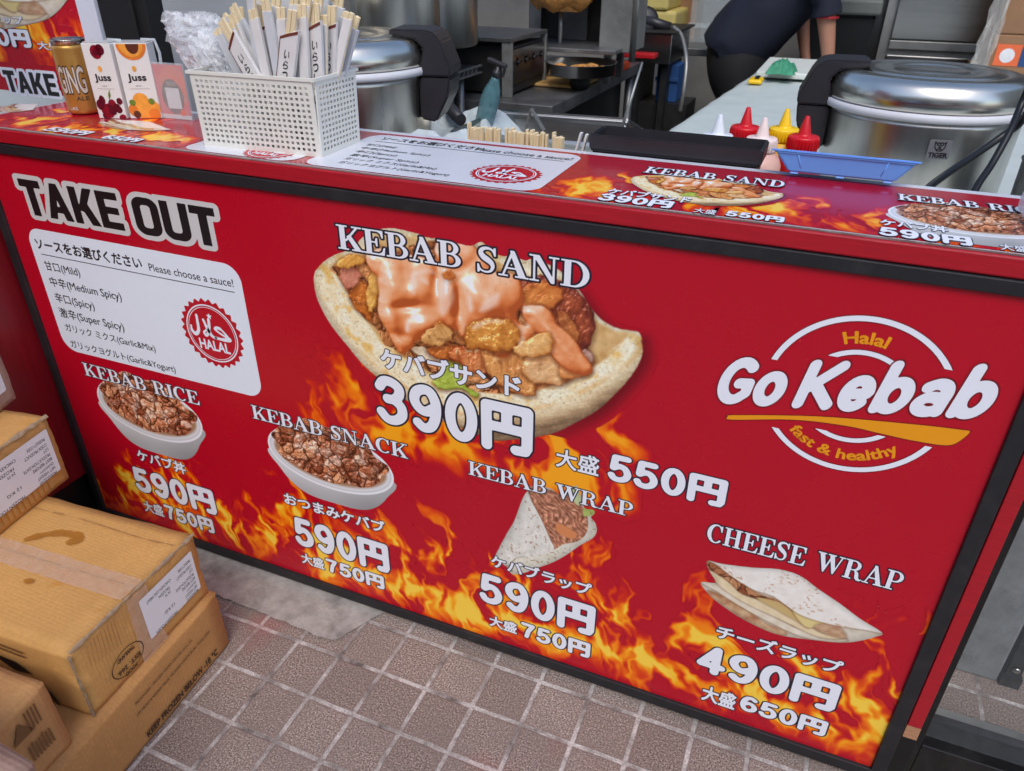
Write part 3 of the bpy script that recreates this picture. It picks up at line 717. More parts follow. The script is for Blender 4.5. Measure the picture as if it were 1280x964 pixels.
# a heavy high-contrast serif alphabet, drawn stroke by stroke
def _arc(cx, cy, rx, ry, a0, a1, n=18):
    t = np.radians(np.linspace(a0, a1, n)); return [(cx+rx*np.cos(a), cy+ry*np.sin(a)) for a in t]
def _rc(x0, x1, y0, y1): return [(x0, y0), (x1, y0), (x1, y1), (x0, y1)]
def _bowl(x, y0, y1, w, th=.17, hair=.055, x0=.25):
    c = (y0+y1)/2; ry = (y1-y0)/2
    return [[(x0, y0)]+_arc(x, c, w, ry, -90, 90)+[(x0, y1)], [(x0, y0+hair)]+_arc(x-.02, c, w-th+.02, ry-hair, -90, 90)+[(x0, y1-hair)]]
SERIF = {
 'K': (.98, [[_rc(.12, .32, 0, 1)], [_rc(.01, .43, 0, .055)], [_rc(.01, .43, .945, 1)], [[(.3, .38), (.37, .36), (.84, .95), (.76, .97)]], [[(.38, .56), (.52, .66), (.93, .03), (.69, .03)]], [_rc(.6, .98, .945, 1)], [_rc(.56, 1.0, 0, .055)]]),
 'E': (.84, [[_rc(.12, .32, 0, 1)], [_rc(.01, .78, .945, 1)], [_rc(.01, .8, 0, .055)], [_rc(.3, .56, .48, .535)], [[(.78, 1), (.78, .7), (.735, .7), (.68, .88), (.56, .96), (.6, 1)]], [[(.8, 0), (.84, .32), (.79, .32), (.72, .13), (.58, .04), (.6, 0)]], [[(.56, .68), (.56, .34), (.51, .34), (.47, .48), (.47, .54), (.51, .68)]]]),
 'B': (.84, [[_rc(.12, .32, 0, 1)], [_rc(.01, .4, .945, 1)], [_rc(.01, .4, 0, .055)], _bowl(.44, .49, 1, .31), _bowl(.46, 0, .545, .36)]),
 'D': (.92, [[_rc(.12, .32, 0, 1)], [_rc(.01, .4, .945, 1)], [_rc(.01, .4, 0, .055)], _bowl(.42, 0, 1, .48, .19)]),
 'P': (.82, [[_rc(.12, .32, 0, 1)], [_rc(.01, .42, .945, 1)], [_rc(.01, .45, 0, .055)], _bowl(.44, .42, 1, .36)]),
 'R': (.95, [[_rc(.12, .32, 0, 1)], [_rc(.01, .42, .945, 1)], [_rc(.01, .43, 0, .055)], _bowl(.44, .47, 1, .34), [[(.4, .5), (.58, .5), (.72, .4), (.78, .14), (.85, .06), (.95, .1), (.96, .06), (.86, -.02), (.7, -.01), (.6, .1), (.56, .36), (.5, .46)]]]),
 'I': (.44, [[_rc(.12, .32, 0, 1)], [_rc(.01, .43, .945, 1)], [_rc(.01, .43, 0, .055)]]),
 'H': (1.0, [[_rc(.12, .32, 0, 1)], [_rc(.66, .86, 0, 1)], [_rc(.01, .43, .945, 1)], [_rc(.01, .43, 0, .055)], [_rc(.55, .97, .945, 1)], [_rc(.55, .97, 0, .055)], [_rc(.3, .7, .48, .535)]]),
 'N': (.98, [[_rc(.13, .19, 0, 1)], [_rc(.76, .82, 0, 1)], [[(.08, 1), (.32, 1), (.82, .1), (.82, -.01), (.72, -.01), (.15, .92)]], [_rc(.0, .32, 0, .055)], [_rc(.0, .25, .945, 1)], [_rc(.63, .95, .945, 1)]]),
 'A': (1.0, [[[(.12, .02), (.18, .02), (.5, .93), (.44, 1)]], [[(.4, 1.01), (.53, 1.01), (.92, .03), (.68, .03), (.42, .84)]], [_rc(.25, .68, .3, .355)], [_rc(.0, .32, 0, .055)], [_rc(.56, 1.0, 0, .055)]]),
 'W': (1.36, [[[(.08, 1), (.31, 1), (.53, .2), (.44, -.01), (.4, -.01)]], [[(.4, -.01), (.46, -.01), (.72, .84), (.68, .98)]], [[(.57, 1), (.8, 1), (1.0, .2), (.92, -.01), (.88, -.01)]], [[(.88, -.01), (.94, -.01), (1.24, .97), (1.18, .97)]], [_rc(.0, .42, .945, 1)], [_rc(.5, .9, .945, 1)], [_rc(1.04, 1.36, .945, 1)]]),
 'C': (.88, [[_arc(.47, .5, .46, .52, 44, 318, 40)+_arc(.5, .5, .27, .455, 318, 44, 30)], [[(.8, .98), (.8, .64), (.755, .64), (.68, .84), (.7, .93), (.755, .98)]]]),
 'S': (.72, None),
}
def serif_sd(txt, res=.025, m=.14, gap=.03):
    k = ('serif', txt, res, m)
    if k in _TS: return _TS[k]
    wid = 0
    for c in txt: wid += (.5 if c == ' ' else SERIF[c][0]+gap)
    X, Y = np.meshgrid(np.arange(-m, wid+m, res), np.arange(-m-.03, 1.03+m, res)); S = np.full(X.shape, m); x = 0
    for c in txt:
        if c == ' ': x += .5; continue
        w, parts = SERIF[c]
        i0 = max(int((x-m-.05+m)/res)-2, 0); i1 = int((x+w+m+.05+m)/res)+2
        gx, gy = X[:, i0:i1]-x, Y[:, i0:i1]
        if parts is None:
            P = smooth([(.6, .82), (.52, .93), (.36, .965), (.2, .9), (.155, .76), (.24, .62), (.38, .52), (.51, .41), (.555, .25), (.48, .09), (.32, .035), (.15, .09), (.07, .22)], 4, False)
            t = np.linspace(0, 1, len(P)); r = .03+.075*np.exp(-((t-.47)/.2)**2)+.015*np.exp(-((t-.2)/.1)**2)
            d = np.minimum(sd_line(P, gx, gy, r), np.minimum(sd_loops([[(.6, 1), (.66, 1), (.66, .68), (.615, .68), (.56, .85)]], gx, gy, m), sd_loops([[(.03, 0), (.09, 0), (.13, .14), (.075, .32), (.03, .32)]], gx, gy, m)))
        else:
            d = np.full(gx.shape, m)
            for q in parts: d = np.minimum(d, sd_loops(q, gx, gy, m))
        S[:, i0:i1] = np.minimum(S[:, i0:i1], d); x += w+gap
    _TS[k] = (-m, -m-.03, res, S, np.array([0., 0.]), np.array([wid-gap, 1.])); return _TS[k]

def lettering(frame, T, box, layers, parent, name='lettering', layer=4, keep=False, shear=0., flat=None, bend=None):
    """T: distance field of a text; box = (u0, u1, v0, v1) its white body fills; layers = [(material, dilation in em)] from the back"""
    x0, y0, res, S, lo, hi = T
    w = layers[-1][1]; lo = lo-w; hi = hi+w
    u0, u1, v0, v1 = box; sh_ = shear*(hi[1]-lo[1])
    a = (u1-u0)/(hi[0]-lo[0]+sh_); c = a if keep else (v1-v0)/(hi[1]-lo[1])
    def fx(x, y):
        X, Y = (x-lo[0]+shear*(y-lo[1]))*a+u0, (y-lo[1])*c+v0
        return bend(X, Y) if bend else (X, Y)
    F = flat or Flat(frame)
    for k, (m, d) in enumerate(layers): F.sd(x0, y0, res, S, m, layer+k, d, fx)
    return F if flat else F.done(name, parent)

def rrect(u0, u1, v0, v1, r):
    cx, cy, hx, hy = (u0+u1)/2, (v0+v1)/2, (u1-u0)/2-r, (v1-v0)/2-r
    def f(X, Y):
        dx = np.abs(X-cx)-hx; dy = np.abs(Y-cy)-hy
        return np.sqrt(np.maximum(dx, 0)**2+np.maximum(dy, 0)**2)+np.minimum(np.maximum(dx, dy), 0)-r
    return f
# ----------------------------------------------------------------------------
# shared materials
# ----------------------------------------------------------------------------
M = {}
M['red_print'] = mat('red_print', (186, 10, 36), .27, var=.012, vscale=5, spec=.4, rvar=.05)
M['white_print'] = mat('white_print', (238, 240, 248), .35, var=.01, vscale=30)
M['card_print'] = mat('card_print', (230, 238, 248), .35, var=.012, vscale=30)
M['black_print'] = mat('black_print', (24, 22, 24), .4, var=.02)
M['navy_print'] = mat('navy_print', (32, 30, 46), .4, var=.02)
M['text_print'] = mat('text_print', (38, 34, 36), .45, var=.02)
M['pale_print'] = mat('pale_print', (208, 206, 204), .4, var=.02)
M['shade_print'] = mat('shade_print', (120, 8, 24), .33, var=.02)
M['orange_print'] = mat('orange_print', (240, 156, 16), .35, var=.02)
M['red_wood'] = mat('red_wood', (172, 18, 34), .38, var=.16, vscale=10, stretch=(2, 12, 40), bump=.12, bscale=60)
M['red_side'] = mat('red_side', (120, 10, 22), .35, var=.2, vscale=7, stretch=(20, 14, 1.2), bump=.12, bscale=40, dark=(96, 12, 20), dscale=5, damt=.35)
M['black_frame'] = mat('black_frame', (30, 30, 33), .5, var=.2, vscale=40, bump=.08, bscale=300, dark=(70, 66, 64), dscale=12, damt=.35)
M['black_gloss'] = mat('black_gloss', (14, 14, 15), .35, var=.2, vscale=30, dark=(58, 54, 52), dscale=20, damt=.4)
M['bare_wood'] = mat('bare_wood', (178, 130, 96), .7, var=.2, vscale=30, stretch=(1, 1, 6))
M['ink'] = print_mat('ink', .27, .4)
M['tape_edge'] = mat('tape_edge', (120, 92, 84), .35, var=.35, vscale=30, stretch=(1, 20, 1), dark=(170, 160, 152), dscale=30, damt=.6)

# ----------------------------------------------------------------------------
# ground
# ----------------------------------------------------------------------------
def tile_material():
    m = bpy.data.materials.new('pavement_tiles'); m.use_nodes = True; nt = m.node_tree; N = nt.nodes; K = nt.links.new; b = N['Principled BSDF']
    def math_(op, a, b2=None, c=None):
        n = N.new('ShaderNodeMath'); n.operation = op
        for k, q in enumerate((a, b2, c)):
            if q is None: continue
            if isinstance(q, (int, float)): n.inputs[k].default_value = q
            else: K(q, n.inputs[k])
        return n.outputs[0]
    def noise(v, s, d=4, r=.6):
        n = N.new('ShaderNodeTexNoise'); n.inputs['Scale'].default_value = s; n.inputs['Detail'].default_value = d; n.inputs['Roughness'].default_value = r; K(v, n.inputs['Vector']); return n.outputs['Fac']
    def rmp(f, *st):
        r = N.new('ShaderNodeValToRGB'); el = r.color_ramp.elements
        while len(el) < len(st): el.new(.5)
        for e, (p, c) in zip(el, st): e.position = p; e.color = L4(*c) if isinstance(c, tuple) else (c, c, c, 1)
        K(f, r.inputs[0]); return r.outputs[0]
    def mixc(f, a, c):
        x = N.new('ShaderNodeMix'); x.data_type = 'RGBA'
        if isinstance(f, float): x.inputs[0].default_value = f
        else: K(f, x.inputs[0])
        for k, q in ((6, a), (7, c)):
            if isinstance(q, tuple): x.inputs[k].default_value = L4(*q)
            else: K(q, x.inputs[k])
        return x.outputs[2]
    tc = N.new('ShaderNodeTexCoord'); P = tc.outputs['Object']
    wob = N.new('ShaderNodeTexNoise'); wob.inputs['Scale'].default_value = 25; K(P, wob.inputs['Vector'])
    sx = N.new('ShaderNodeSeparateXYZ'); K(P, sx.inputs[0])
    u = math_('DIVIDE', math_('SUBTRACT', sx.outputs[0], .798), .1027); v = math_('DIVIDE', math_('ADD', sx.outputs[1], .0365), .1057)
    u = math_('ADD', u, math_('MULTIPLY', math_('SUBTRACT', wob.outputs[0], .5), .035)); v = math_('ADD', v, math_('MULTIPLY', math_('SUBTRACT', wob.outputs[0], .5), -.035))
    du = math_('ABSOLUTE', math_('SUBTRACT', math_('FRACT', math_('ADD', u, .5)), .5)); dv = math_('ABSOLUTE', math_('SUBTRACT', math_('FRACT', math_('ADD', v, .5)), .5))
    dd = math_('MINIMUM', du, dv)
    g = N.new('ShaderNodeMapRange'); g.inputs[1].default_value = .032; g.inputs[2].default_value = .052; g.inputs[3].default_value = 1; g.inputs[4].default_value = 0; K(dd, g.inputs[0]); grout = g.outputs[0]
    cb = N.new('ShaderNodeCombineXYZ'); K(math_('FLOOR', math_('ADD', u, .0)), cb.inputs[0]); K(math_('FLOOR', v), cb.inputs[1])
    wn = N.new('ShaderNodeTexWhiteNoise'); wn.noise_dimensions = '2D'; K(cb.outputs[0], wn.inputs['Vector'])
    grain = noise(P, 300, 2, .85); fine = noise(P, 240, 3, .6)
    base = rmp(grain, (.36, (92, 80, 74)), (.46, (152, 141, 133)), (.55, (188, 178, 170)), (.64, (244, 238, 232)))
    tint = mixc(wn.outputs['Value'], (182, 168, 162), (218, 206, 200))
    mul = N.new('ShaderNodeMix'); mul.data_type = 'RGBA'; mul.blend_type = 'MULTIPLY'; mul.inputs[0].default_value = .9; K(base, mul.inputs[6]); K(tint, mul.inputs[7])
    dirt = rmp(noise(P, 5, 8, .7), (.42, 0.), (.68, .6)); tile = mixc(dirt, mul.outputs[2], (122, 110, 102))
    edge = N.new('ShaderNodeMapRange'); edge.inputs[1].default_value = .05; edge.inputs[2].default_value = .13; edge.inputs[3].default_value = .4; edge.inputs[4].default_value = 0; K(dd, edge.inputs[0])
    tile = mixc(edge.outputs[0], tile, (126, 108, 100))
    gcol = rmp(noise(P, 9, 8, .75), (.36, (88, 80, 75)), (.46, (152, 144, 138)), (.58, (208, 202, 196)))
    gcol = mixc(rmp(fine, (.4, 0.), (.65, .6)), gcol, (116, 106, 100))
    col = mixc(grout, tile, gcol)
    red = rmp(noise(P, 2.3, 3, .5), (.66, 0.), (.74, .35)); col = mixc(red, col, (150, 74, 70))
    K(col, b.inputs['Base Color']); b.inputs['Roughness'].default_value = .72
    h = math_('ADD', math_('MULTIPLY', grout, -1.0), math_('MULTIPLY', grain, .35)); bp = N.new('ShaderNodeBump'); bp.inputs['Strength'].default_value = .5; bp.inputs['Distance'].default_value = .003
    K(h, bp.inputs['Height']); K(bp.outputs[0], b.inputs['Normal'])
    return m
g = MB(); g.quad((-60, -60, 0), (60, -60, 0), (60, 60, 0), (-60, 60, 0)); structure('tiled_ground', g.mesh(), tile_material())

M['concrete'] = mat('concrete', (158, 152, 145), .85, var=.3, vscale=24, bump=.9, bscale=110, dark=(98, 91, 85), dscale=8, damt=.95)
pf = Frame((0, 0, .0005), (1, 0, 0), (0, 1, 0), .004)
pp = np.array([hit(q, 2, 0.0)[:2] for q in [(200, 640), (245, 676), (330, 700), (420, 730), (495, 757), (470, 772), (440, 790), (421, 801), (400, 797), (372, 786), (340, 772), (300, 757), (262, 742), (200, 720), (120, 690)]])
pt = Flat(pf); pt.shape(lambda X, Y: sd_loops([smooth(pp, 5)], X, Y, .1)+.005*fbm(X*30, Y*30, 3, 5), (pp[:, 0].min()-.03, pp[:, 1].min()-.03, pp[:, 0].max()+.03, pp[:, 1].max()+.03), .004, M['concrete'], 1)
o = pt.done('concrete_patch', None); o['kind'] = 'structure'

# ----------------------------------------------------------------------------
# the counter
# ----------------------------------------------------------------------------
counter = thing('counter', 'red wooden serving counter running across the front of the kitchen', 'counter', (.9, .14, 0))
b = MB(); b.box((-.06, -.004, .956), (2.6, .28, .982), bev=.0025); link('counter_top', b.mesh(), M['red_wood'], counter)
b = MB(); b.box((-.06, .012, .14), (1.8695, .03, .9555)); link('front_panel', b.mesh(), M['red_wood'], counter)
b = MB(); b.box((1.849, .0, .166), (1.8705, .035, .9555), bev=.0015); post = link('corner_post', b.mesh(), M['red_wood'], counter)
b = MB(); b.box((1.849, .0005, .136), (1.8705, .034, .1655)); link('bare_end', b.mesh(), M['bare_wood'], post)
b = MB(); b.box((1.846, .004, 0), (1.874, .034, .1355), bev=.001); link('foot', b.mesh(), M['black_gloss'], counter)
b = MB(); b.box((-.06, .04, 0), (1.845, .06, .139)); link('kick_board', b.mesh(), M['black_gloss'], counter)
b = MB(); b.box((-.06, .25, .0), (1.868, .27, .9555)); link('back_panel', b.mesh(), M['red_wood'], counter)
# wing of the counter that comes forward beside the board
wing = thing('counter_wing', 'worn dark red side panel standing at right angles left of the menu board', 'panel', (-.05, -.4, 0))
b = MB(); b.box((-.07, -.95, .137), (-.028, .010, 2.1), bev=.002); link('panel', b.mesh(), M['red_side'], wing)  # low part is the visible panel; unseen height added to darken the board's left
b = MB(); b.box((-.075, -.95, 0), (-.042, .010, .1365)); link('kick_board', b.mesh(), M['black_gloss'], wing)

# ----------------------------------------------------------------------------
# the printed menu board on the front of the counter
# ----------------------------------------------------------------------------
menu = thing('menu_board', 'large red printed kebab menu board in a black frame on the counter front', 'menu board', (.911, 0, 0))
b = MB(); b.box((-.004, 0, .031), (1.8265, .0105, .939)); link('face', b.mesh(), M['red_print'], menu)
b = MB()
b.box((-.022, -.007, .0105), (1.8455, .0112, .0345), bev=.0015); link('frame_rail', b.mesh(), M['black_frame'], menu)
b = MB(); b.box((-.022, -.0068, .9355), (1.8455, .0111, .9548), bev=.0015)
link('frame_rail', b.mesh(), M['black_frame'], menu)
b = MB(); b.box((-.022, -.0072, .0348), (0, .0109, .9352), bev=.0015); link('frame_stile', b.mesh(), M['black_frame'], menu)
b = MB(); b.box((1.8225, -.0072, .0348), (1.8455, .0109, .9352), bev=.0015); link('frame_stile', b.mesh(), M['black_frame'], menu)

BF = Frame((0, -.0001, 0), (1, 0, 0), (0, 0, 1), .0001)

def box_of(L, Rr, B, T, f=PN):
    return (f(L)[0], f(Rr)[0], f(B)[1], f(T)[1])
def jp(txt, L, Rr, B, T, w=.035, out=.035, res=.022, white='white_print', edge='navy_print', name='price_lettering', frame=BF, parent=None, f=PN, shear=0.):
    return lettering(frame, text_sd(txt, res), box_of(L, Rr, B, T, f), [(M[edge], w+out), (M[white], w)], parent or menu, name, 5, shear=shear)
def price(txt, L, Rr, B, T, big=True):
    u0, u1, v0, v1 = box_of(L, Rr, B, T); k = u1-u0; o = .03 if big else .05; F = Flat(BF)
    lettering(BF, stroke_sd(txt, ROUND, .094, .024), (u0, u1, v0, v1), [(M['navy_print'], .034 if big else .05), (M['white_print'], .0)], None, '', 5, flat=F)
    return F.done('price_lettering', menu)
def sf(txt, L, Rr, B, T, out=.07, res=.025, frame=BF, parent=None, f=PN, edge='navy_print'):
    return lettering(frame, serif_sd(txt, res), box_of(L, Rr, B, T, f), [(M[edge], out), (M['white_print'], .004)], parent or menu, 'title_lettering', 5)
def small(txt, L, Rr, B, w=.008, res=.03, frame=BF, parent=None, f=PN, m='text_print', flat=None, layer=3):
    u0, u1 = f(L)[0], f(Rr)[0]; v0 = f(B)[1]
    return lettering(frame, text_sd(txt, res, .1), (u0, u1, v0, v0+1), [(M[m], w)], parent or menu, 'small_lettering', layer, keep=True, flat=flat)

# flames printed along the foot of the board and behind the big sandwich
prof = np.array([PN(q) for q in [(125, 610), (165, 575), (200, 560), (235, 588), (262, 640), (300, 650), (330, 625), (372, 600), (420, 640), (462, 668), (500, 672), (545, 690), (585, 700), (600, 745), (630, 690), (700, 712), (756, 730), (800, 770), (815, 790), (850, 770), (880, 775), (920, 785), (990, 808), (1040, 805), (1075, 822), (1110, 850), (1130, 845), (1150, 835)]])
def top_lo(u): return np.interp(u, prof[:, 0], prof[:, 1])*1.2
fl = paint_flames(0.0005, 1.8222, .0352, .48, .0013, top_lo, 0, .95)
fl.sd = np.where(fl.I > .012, -1., .002)
picture('flame_print', fl, BF, 1, M['ink'], menu)
pr2 = np.array([PN(q) for q in [(360, 520), (385, 500), (420, 480), (436, 462), (462, 470), (520, 480), (640, 500), (705, 520), (745, 520), (780, 535), (800, 545), (830, 560)]])
v0 = PN((560, 575))[1]-.045
f2 = paint_flames(PN((360, 500))[0], PN((800, 600))[0]+.02, v0, v0+.26, .0015, lambda u: np.interp(u, pr2[:, 0], pr2[:, 1]-v0, left=0.01, right=.01)*1.6, 60, 1.0)
f2.I *= sstep(f2.X.min(), f2.X.min()+.05, f2.X+.02*fbm(f2.X*20, f2.Y*20, 3, 2))*sstep(f2.X.max(), f2.X.max()-.06, f2.X+.02*fbm(f2.X*20, f2.Y*20, 4, 2))*sstep(0, .06, f2.Y-v0+.03*fbm(f2.X*16, f2.Y*9, 8, 3))*sstep(.262, .2, f2.Y-v0); f2.I = np.minimum(f2.I, 1)*.86; f2.rgb = ramp(f2.I, FR); f2.sd = np.where(f2.I > .012, -1., .002)
picture('flame_print', f2, BF, 1, M['ink'], menu)
SAND = paint_sandwich(); picture('sandwich_picture', SAND, BF, 3, M['ink'], menu)
# printed soft shadow right of the bread
BOWL1 = paint_bowl(PN((120, 488.5)), PN((254.7, 539.7)), PN((213, 570.7)))
picture('rice_bowl_picture', BOWL1, BF, 3, M['ink'], menu)
BOWL2 = paint_bowl(PN((334, 548)), PN((493, 604)), PN((445, 636)), seed=5)
picture('snack_bowl_picture', BOWL2, BF, 3, M['ink'], menu)
WRAPP = paint_wrap(); picture('wrap_picture', WRAPP, BF, 3, M['ink'], menu)
CHEESE = paint_cheese(); picture('cheese_wrap_picture', CHEESE, BF, 3, M['ink'], menu)

# take out + sauce card
lettering(BF, block_sd('TAKE OUT', .02), box_of((21, 222.6), (267, 263), (49, 270), (21, 222.6)), [(M['pale_print'], .13), (M['black_print'], .0)], menu, 'title_lettering', 3)
card = Flat(BF)
cu0, cu1 = PN((37, 301))[0], PN((326, 480))[0]; cv1, cv0 = PN((160, 307))[1], PN((200, 466))[1]
card.shape(rrect(cu0, cu1, cv0, cv1, .036), (cu0-.01, cv0-.01, cu1+.01, cv1+.01), .004, M['card_print'], 2)
Z6 = lambda x, y: (x/3.765, 200+y/3.765)
la, lb = PN(Z6(195, 443)), PN(Z6(1105, 623)); lv = (la[1]+lb[1])/2
card.add([[(la[0], lv-.0009), (lb[0], lv-.0009), (lb[0], lv+.0009), (la[0], lv+.0009)]], lambda x, y: (x, y), M['text_print'], 3)
card = card.done('sauce_card', menu)
t = Flat(BF)
small('ソースをお選びください', Z6(170, 400), Z6(665, 480), Z6(188, 421), .028, flat=t)
small('Please choose a sauce!', Z6(700, 500), Z6(1100, 590), Z6(706, 522), .006, flat=t)
for s_, L_, R_, B_ in [('甘口(Mild)', (212, 500), (375, 528), (225, 526)), ('中辛(Medium Spicy)', (237, 575), (570, 640), (250, 603)), ('辛口(Spicy)', (260, 648), (441, 680), (275, 677)),
                       ('激辛(Super Spicy)', (280, 715), (580, 775), (297, 748)), ('ガリック ミクス(Garlic&Mix)', (307, 785), (727, 872), (322, 812)), ('ガリックヨグルト(Garlic&Yogurt)', (330, 855), (818, 955), (345, 888))]:
    small(s_, Z6(*L_), Z6(*R_), Z6(*B_), .012, flat=t)
t.done('sauce_lettering', card)

def seal(frame, c, r, parent, sy=1.0, layer=3, res=None):
    res = res or r/34; F = Flat(frame)
    S = lambda X, Y: (X-c[0], (Y-c[1])/sy)
    bb = (c[0]-r*1.1, c[1]-r*1.1*sy, c[0]+r*1.1, c[1]+r*1.1*sy)
    def star(X, Y):
        x, y = S(X, Y); a = np.arctan2(y, x); k = np.abs(((a/(2*np.pi)*26) % 1)-.5)*2
        return np.sqrt(x*x+y*y)-r*(.89+.11*k)
    def ring(X, Y):
        x, y = S(X, Y); d = np.sqrt(x*x+y*y); return np.minimum(np.abs(d-r*.80)-r*.018, np.abs(d-r*.74)-r*.009)
    F.shape(star, bb, res, M['red_print'], layer); F.shape(ring, bb, res*.6, M['card_print'], layer+1)
    H = lambda P: np.array([(c[0]+x*r, c[1]+y*r*sy) for x, y in P])
    g = lambda pts, w: (lambda X, Y: sd_line(smooth(H(pts), 5, False)*[1, 1/sy], X, Y/sy, np.array(w)[np.minimum((np.arange(len(smooth(pts, 5, False)))*len(w))//len(smooth(pts, 5, False)), len(w)-1)]*r))
    # the word in Arabic script: hah, lam-alif, lam; and a small star
    for pts, w in [([(.5, .02), (.3, .2), (.12, .17), (.28, .06), (.56, -.06), (.4, -.1), (.1, -.1)], [.03, .045, .03, .03, .05, .05, .04]),
                   ([(.1, -.1), (-.02, -.06), (-.13, .15), (-.2, .36)], [.04, .045, .05, .04]), ([(-.02, .4), (-.05, .2), (-.12, .0), (-.22, -.08), (-.26, .0), (-.16, .08)], [.045, .045, .045, .035, .03]),
                   ([(-.4, .46), (-.41, .25), (-.44, .02), (-.56, -.1), (-.66, -.02), (-.66, .12)], [.04, .045, .05, .055, .045, .03])]:
        F.shape(g(pts, w), bb, res*.6, M['card_print'], layer+1)
    st = [(.02+.1*(1 if k % 2 == 0 else .42)*math.sin(k*math.pi/5), .5+.1*(1 if k % 2 == 0 else .42)*math.cos(k*math.pi/5)) for k in range(10)]
    F.shape(lambda X, Y: sd_loops([H(st)], X, Y, .02), bb, res*.6, M['card_print'], layer+1)
    lettering(frame, text_sd('HALAL', .03), (c[0]-.5*r, c[0]+.5*r, c[1]-.5*r*sy, c[1]-.2*r*sy), [(M['card_print'], .03)], None, 'l', layer+1, flat=F)
    return F.done('seal', parent)
sc_ = (PN((226.6, 404.5))+PN((305.4, 430.5)))/2; sr_ = (PN((305.4, 430.5))[0]-PN((226.6, 404.5))[0])/2
seal(BF, sc_, sr_, card, layer=4)

# dish names and prices
sf('KEBAB SAND', (419.5, 280), (738, 342.5), (427, 311), (420, 280), .075, .022)
price('390円', (469, 497.5), (667.7, 532.8), (485, 530), (485, 469.5))
jp('ケバブサンド', (476, 450), (651.4, 482), (485, 461), (485, 435), .038, .04)
jp('大盛', (695, 573.6), (749, 584.8), (702, 584.5), (706, 561.5), .02, .05)
price('550円', (759.7, 584.8), (908.7, 620), (769.5, 602.5), (768, 566.5))
sf('KEBAB WRAP', (585.3, 580.6), (792, 634), (591, 594), (586.7, 575.8))
jp('ケバブラップ', (614, 701.8), (740, 733.3), (620.7, 710), (619, 693.7), .032, .06)
price('590円', (599, 741), (744.7, 776), (610, 754.4), (608.5, 716))
jp('大盛', (611.8, 778.6), (646.3, 786.7), (616, 783), (618, 770), .032, .06)
price('750円', (651, 782.7), (738.8, 809.6), (659.8, 798), (653, 776.5), False)
sf('KEBAB SNACK', (313.7, 508.7), (510, 570), (318.7, 523), (315, 506))
jp('おつまみケバブ', (355.5, 623.7), (481, 655), (362.5, 631), (358.7, 615.7), .032, .06)
price('590円', (369, 671.5), (487.7, 706), (378.7, 683), (370, 645))
jp('大盛', (377, 697.7), (405.6, 707.6), (380.4, 704), (382, 691.8), .032, .06)
price('750円', (407.6, 706), (481, 730.5), (414.8, 715.8), (410, 697.7), False)
sf('KEBAB RICE', (103, 456), (249.3, 500.6), (110.5, 469.6), (103.8, 453))
jp('ケバブ丼', (172.5, 572), (232.3, 587), (180.6, 577.5), (176.5, 562.6), .032, .06)
price('590円', (165, 591), (269.5, 628.7), (178, 615), (170, 583))
jp('大盛', (181, 635.4), (205, 642), (184.6, 639.5), (184.6, 626.5), .032, .06)
price('750円', (206, 638), (269, 663.7), (215.6, 650), (209, 630.8), False)
sf('CHEESE WRAP', (884, 665.8), (1130.5, 722.5), (891.6, 677.8), (895, 655.5))
jp('チーズラップ', (895, 791), (1054.8, 830.8), (905, 800), (907, 782.7), .032, .06)
price('490円', (869, 830.8), (1052.4, 863.4), (893.3, 844.5), (891.6, 806.7))
jp('大盛', (877, 868.6), (919.8, 877.2), (882, 876), (886.4, 857.3), .032, .06)
price('650円', (924, 880.6), (1034.2, 911.6), (938, 891), (938, 870.3), False)

# round logo
Z3 = lambda x, y: (860+x/3.048, 340+y/3.048)
lt, lb_ = PN(Z3(630, 168)), PN(Z3(640, 760)); lc = (lt+lb_)/2; lr = (lt[1]-lb_[1])/2
F = Flat(BF)
def arcs(off=0.):
    def f(X, Y):
        x, y = X-lc[0], Y-lc[1]; d = np.sqrt(x*x+y*y); out = np.abs(d-lr)-lr*.033
        t = PN(Z3(290, 330))[1]-lc[1]; s = PN(Z3(290, 582))[1]-lc[1]; s2 = PN(Z3(925, 668))[1]-lc[1]
        cut = np.where(x > 0, s2*.98, s)
        tt = np.where(x > 0, PN(Z3(995, 375))[1]-lc[1], t)
        o = np.where((y > tt) | (y < cut), out, .05)
        inn = np.abs(d-lr*.585)-lr*.03
        ti = PN(Z3(490, 312))[1]-lc[1]; si = np.where(x > 0, PN(Z3(765, 628))[1]-lc[1], PN(Z3(430, 582))[1]-lc[1])
        i = np.where((y > ti) | (y < si), inn, .05)
        return np.minimum(o, i)-off
    return f
bb = (lc[0]-lr*1.1, lc[1]-lr*1.1, lc[0]+lr*1.1, lc[1]+lr*1.1)
F.shape(arcs(.0014), bb, .0016, M['shade_print'], 2); F.shape(arcs(), bb, .0016, M['white_print'], 3)
g0 = lettering(BF, stroke_sd('Go Kebab', LOGO, .106, .02, .2, .0), (1.447, 1.806, .7035, .7845), [(M['shade_print'], .03), (M['white_print'], .0)], None, '', 4, shear=.22, flat=F, bend=lambda X, Y: (X, Y+.167*(X-1.449)))
sw = smooth(np.array([PN(Z3(*q)) for q in [(155, 550), (165, 562), (400, 562), (600, 585), (740, 616), (850, 640), (960, 658), (1010, 656), (1050, 632), (1074, 608), (1052, 602), (860, 580), (500, 550), (180, 545)]]), 5)
F.shape(lambda X, Y: sd_loops([sw], X, Y, .03)-.0012, (sw[:, 0].min()-.01, sw[:, 1].min()-.01, sw[:, 0].max()+.01, sw[:, 1].max()+.01), .002, M['shade_print'], 5)
F.shape(lambda X, Y: sd_loops([sw], X, Y, .03), (sw[:, 0].min()-.01, sw[:, 1].min()-.01, sw[:, 0].max()+.01, sw[:, 1].max()+.01), .002, M['orange_print'], 6)
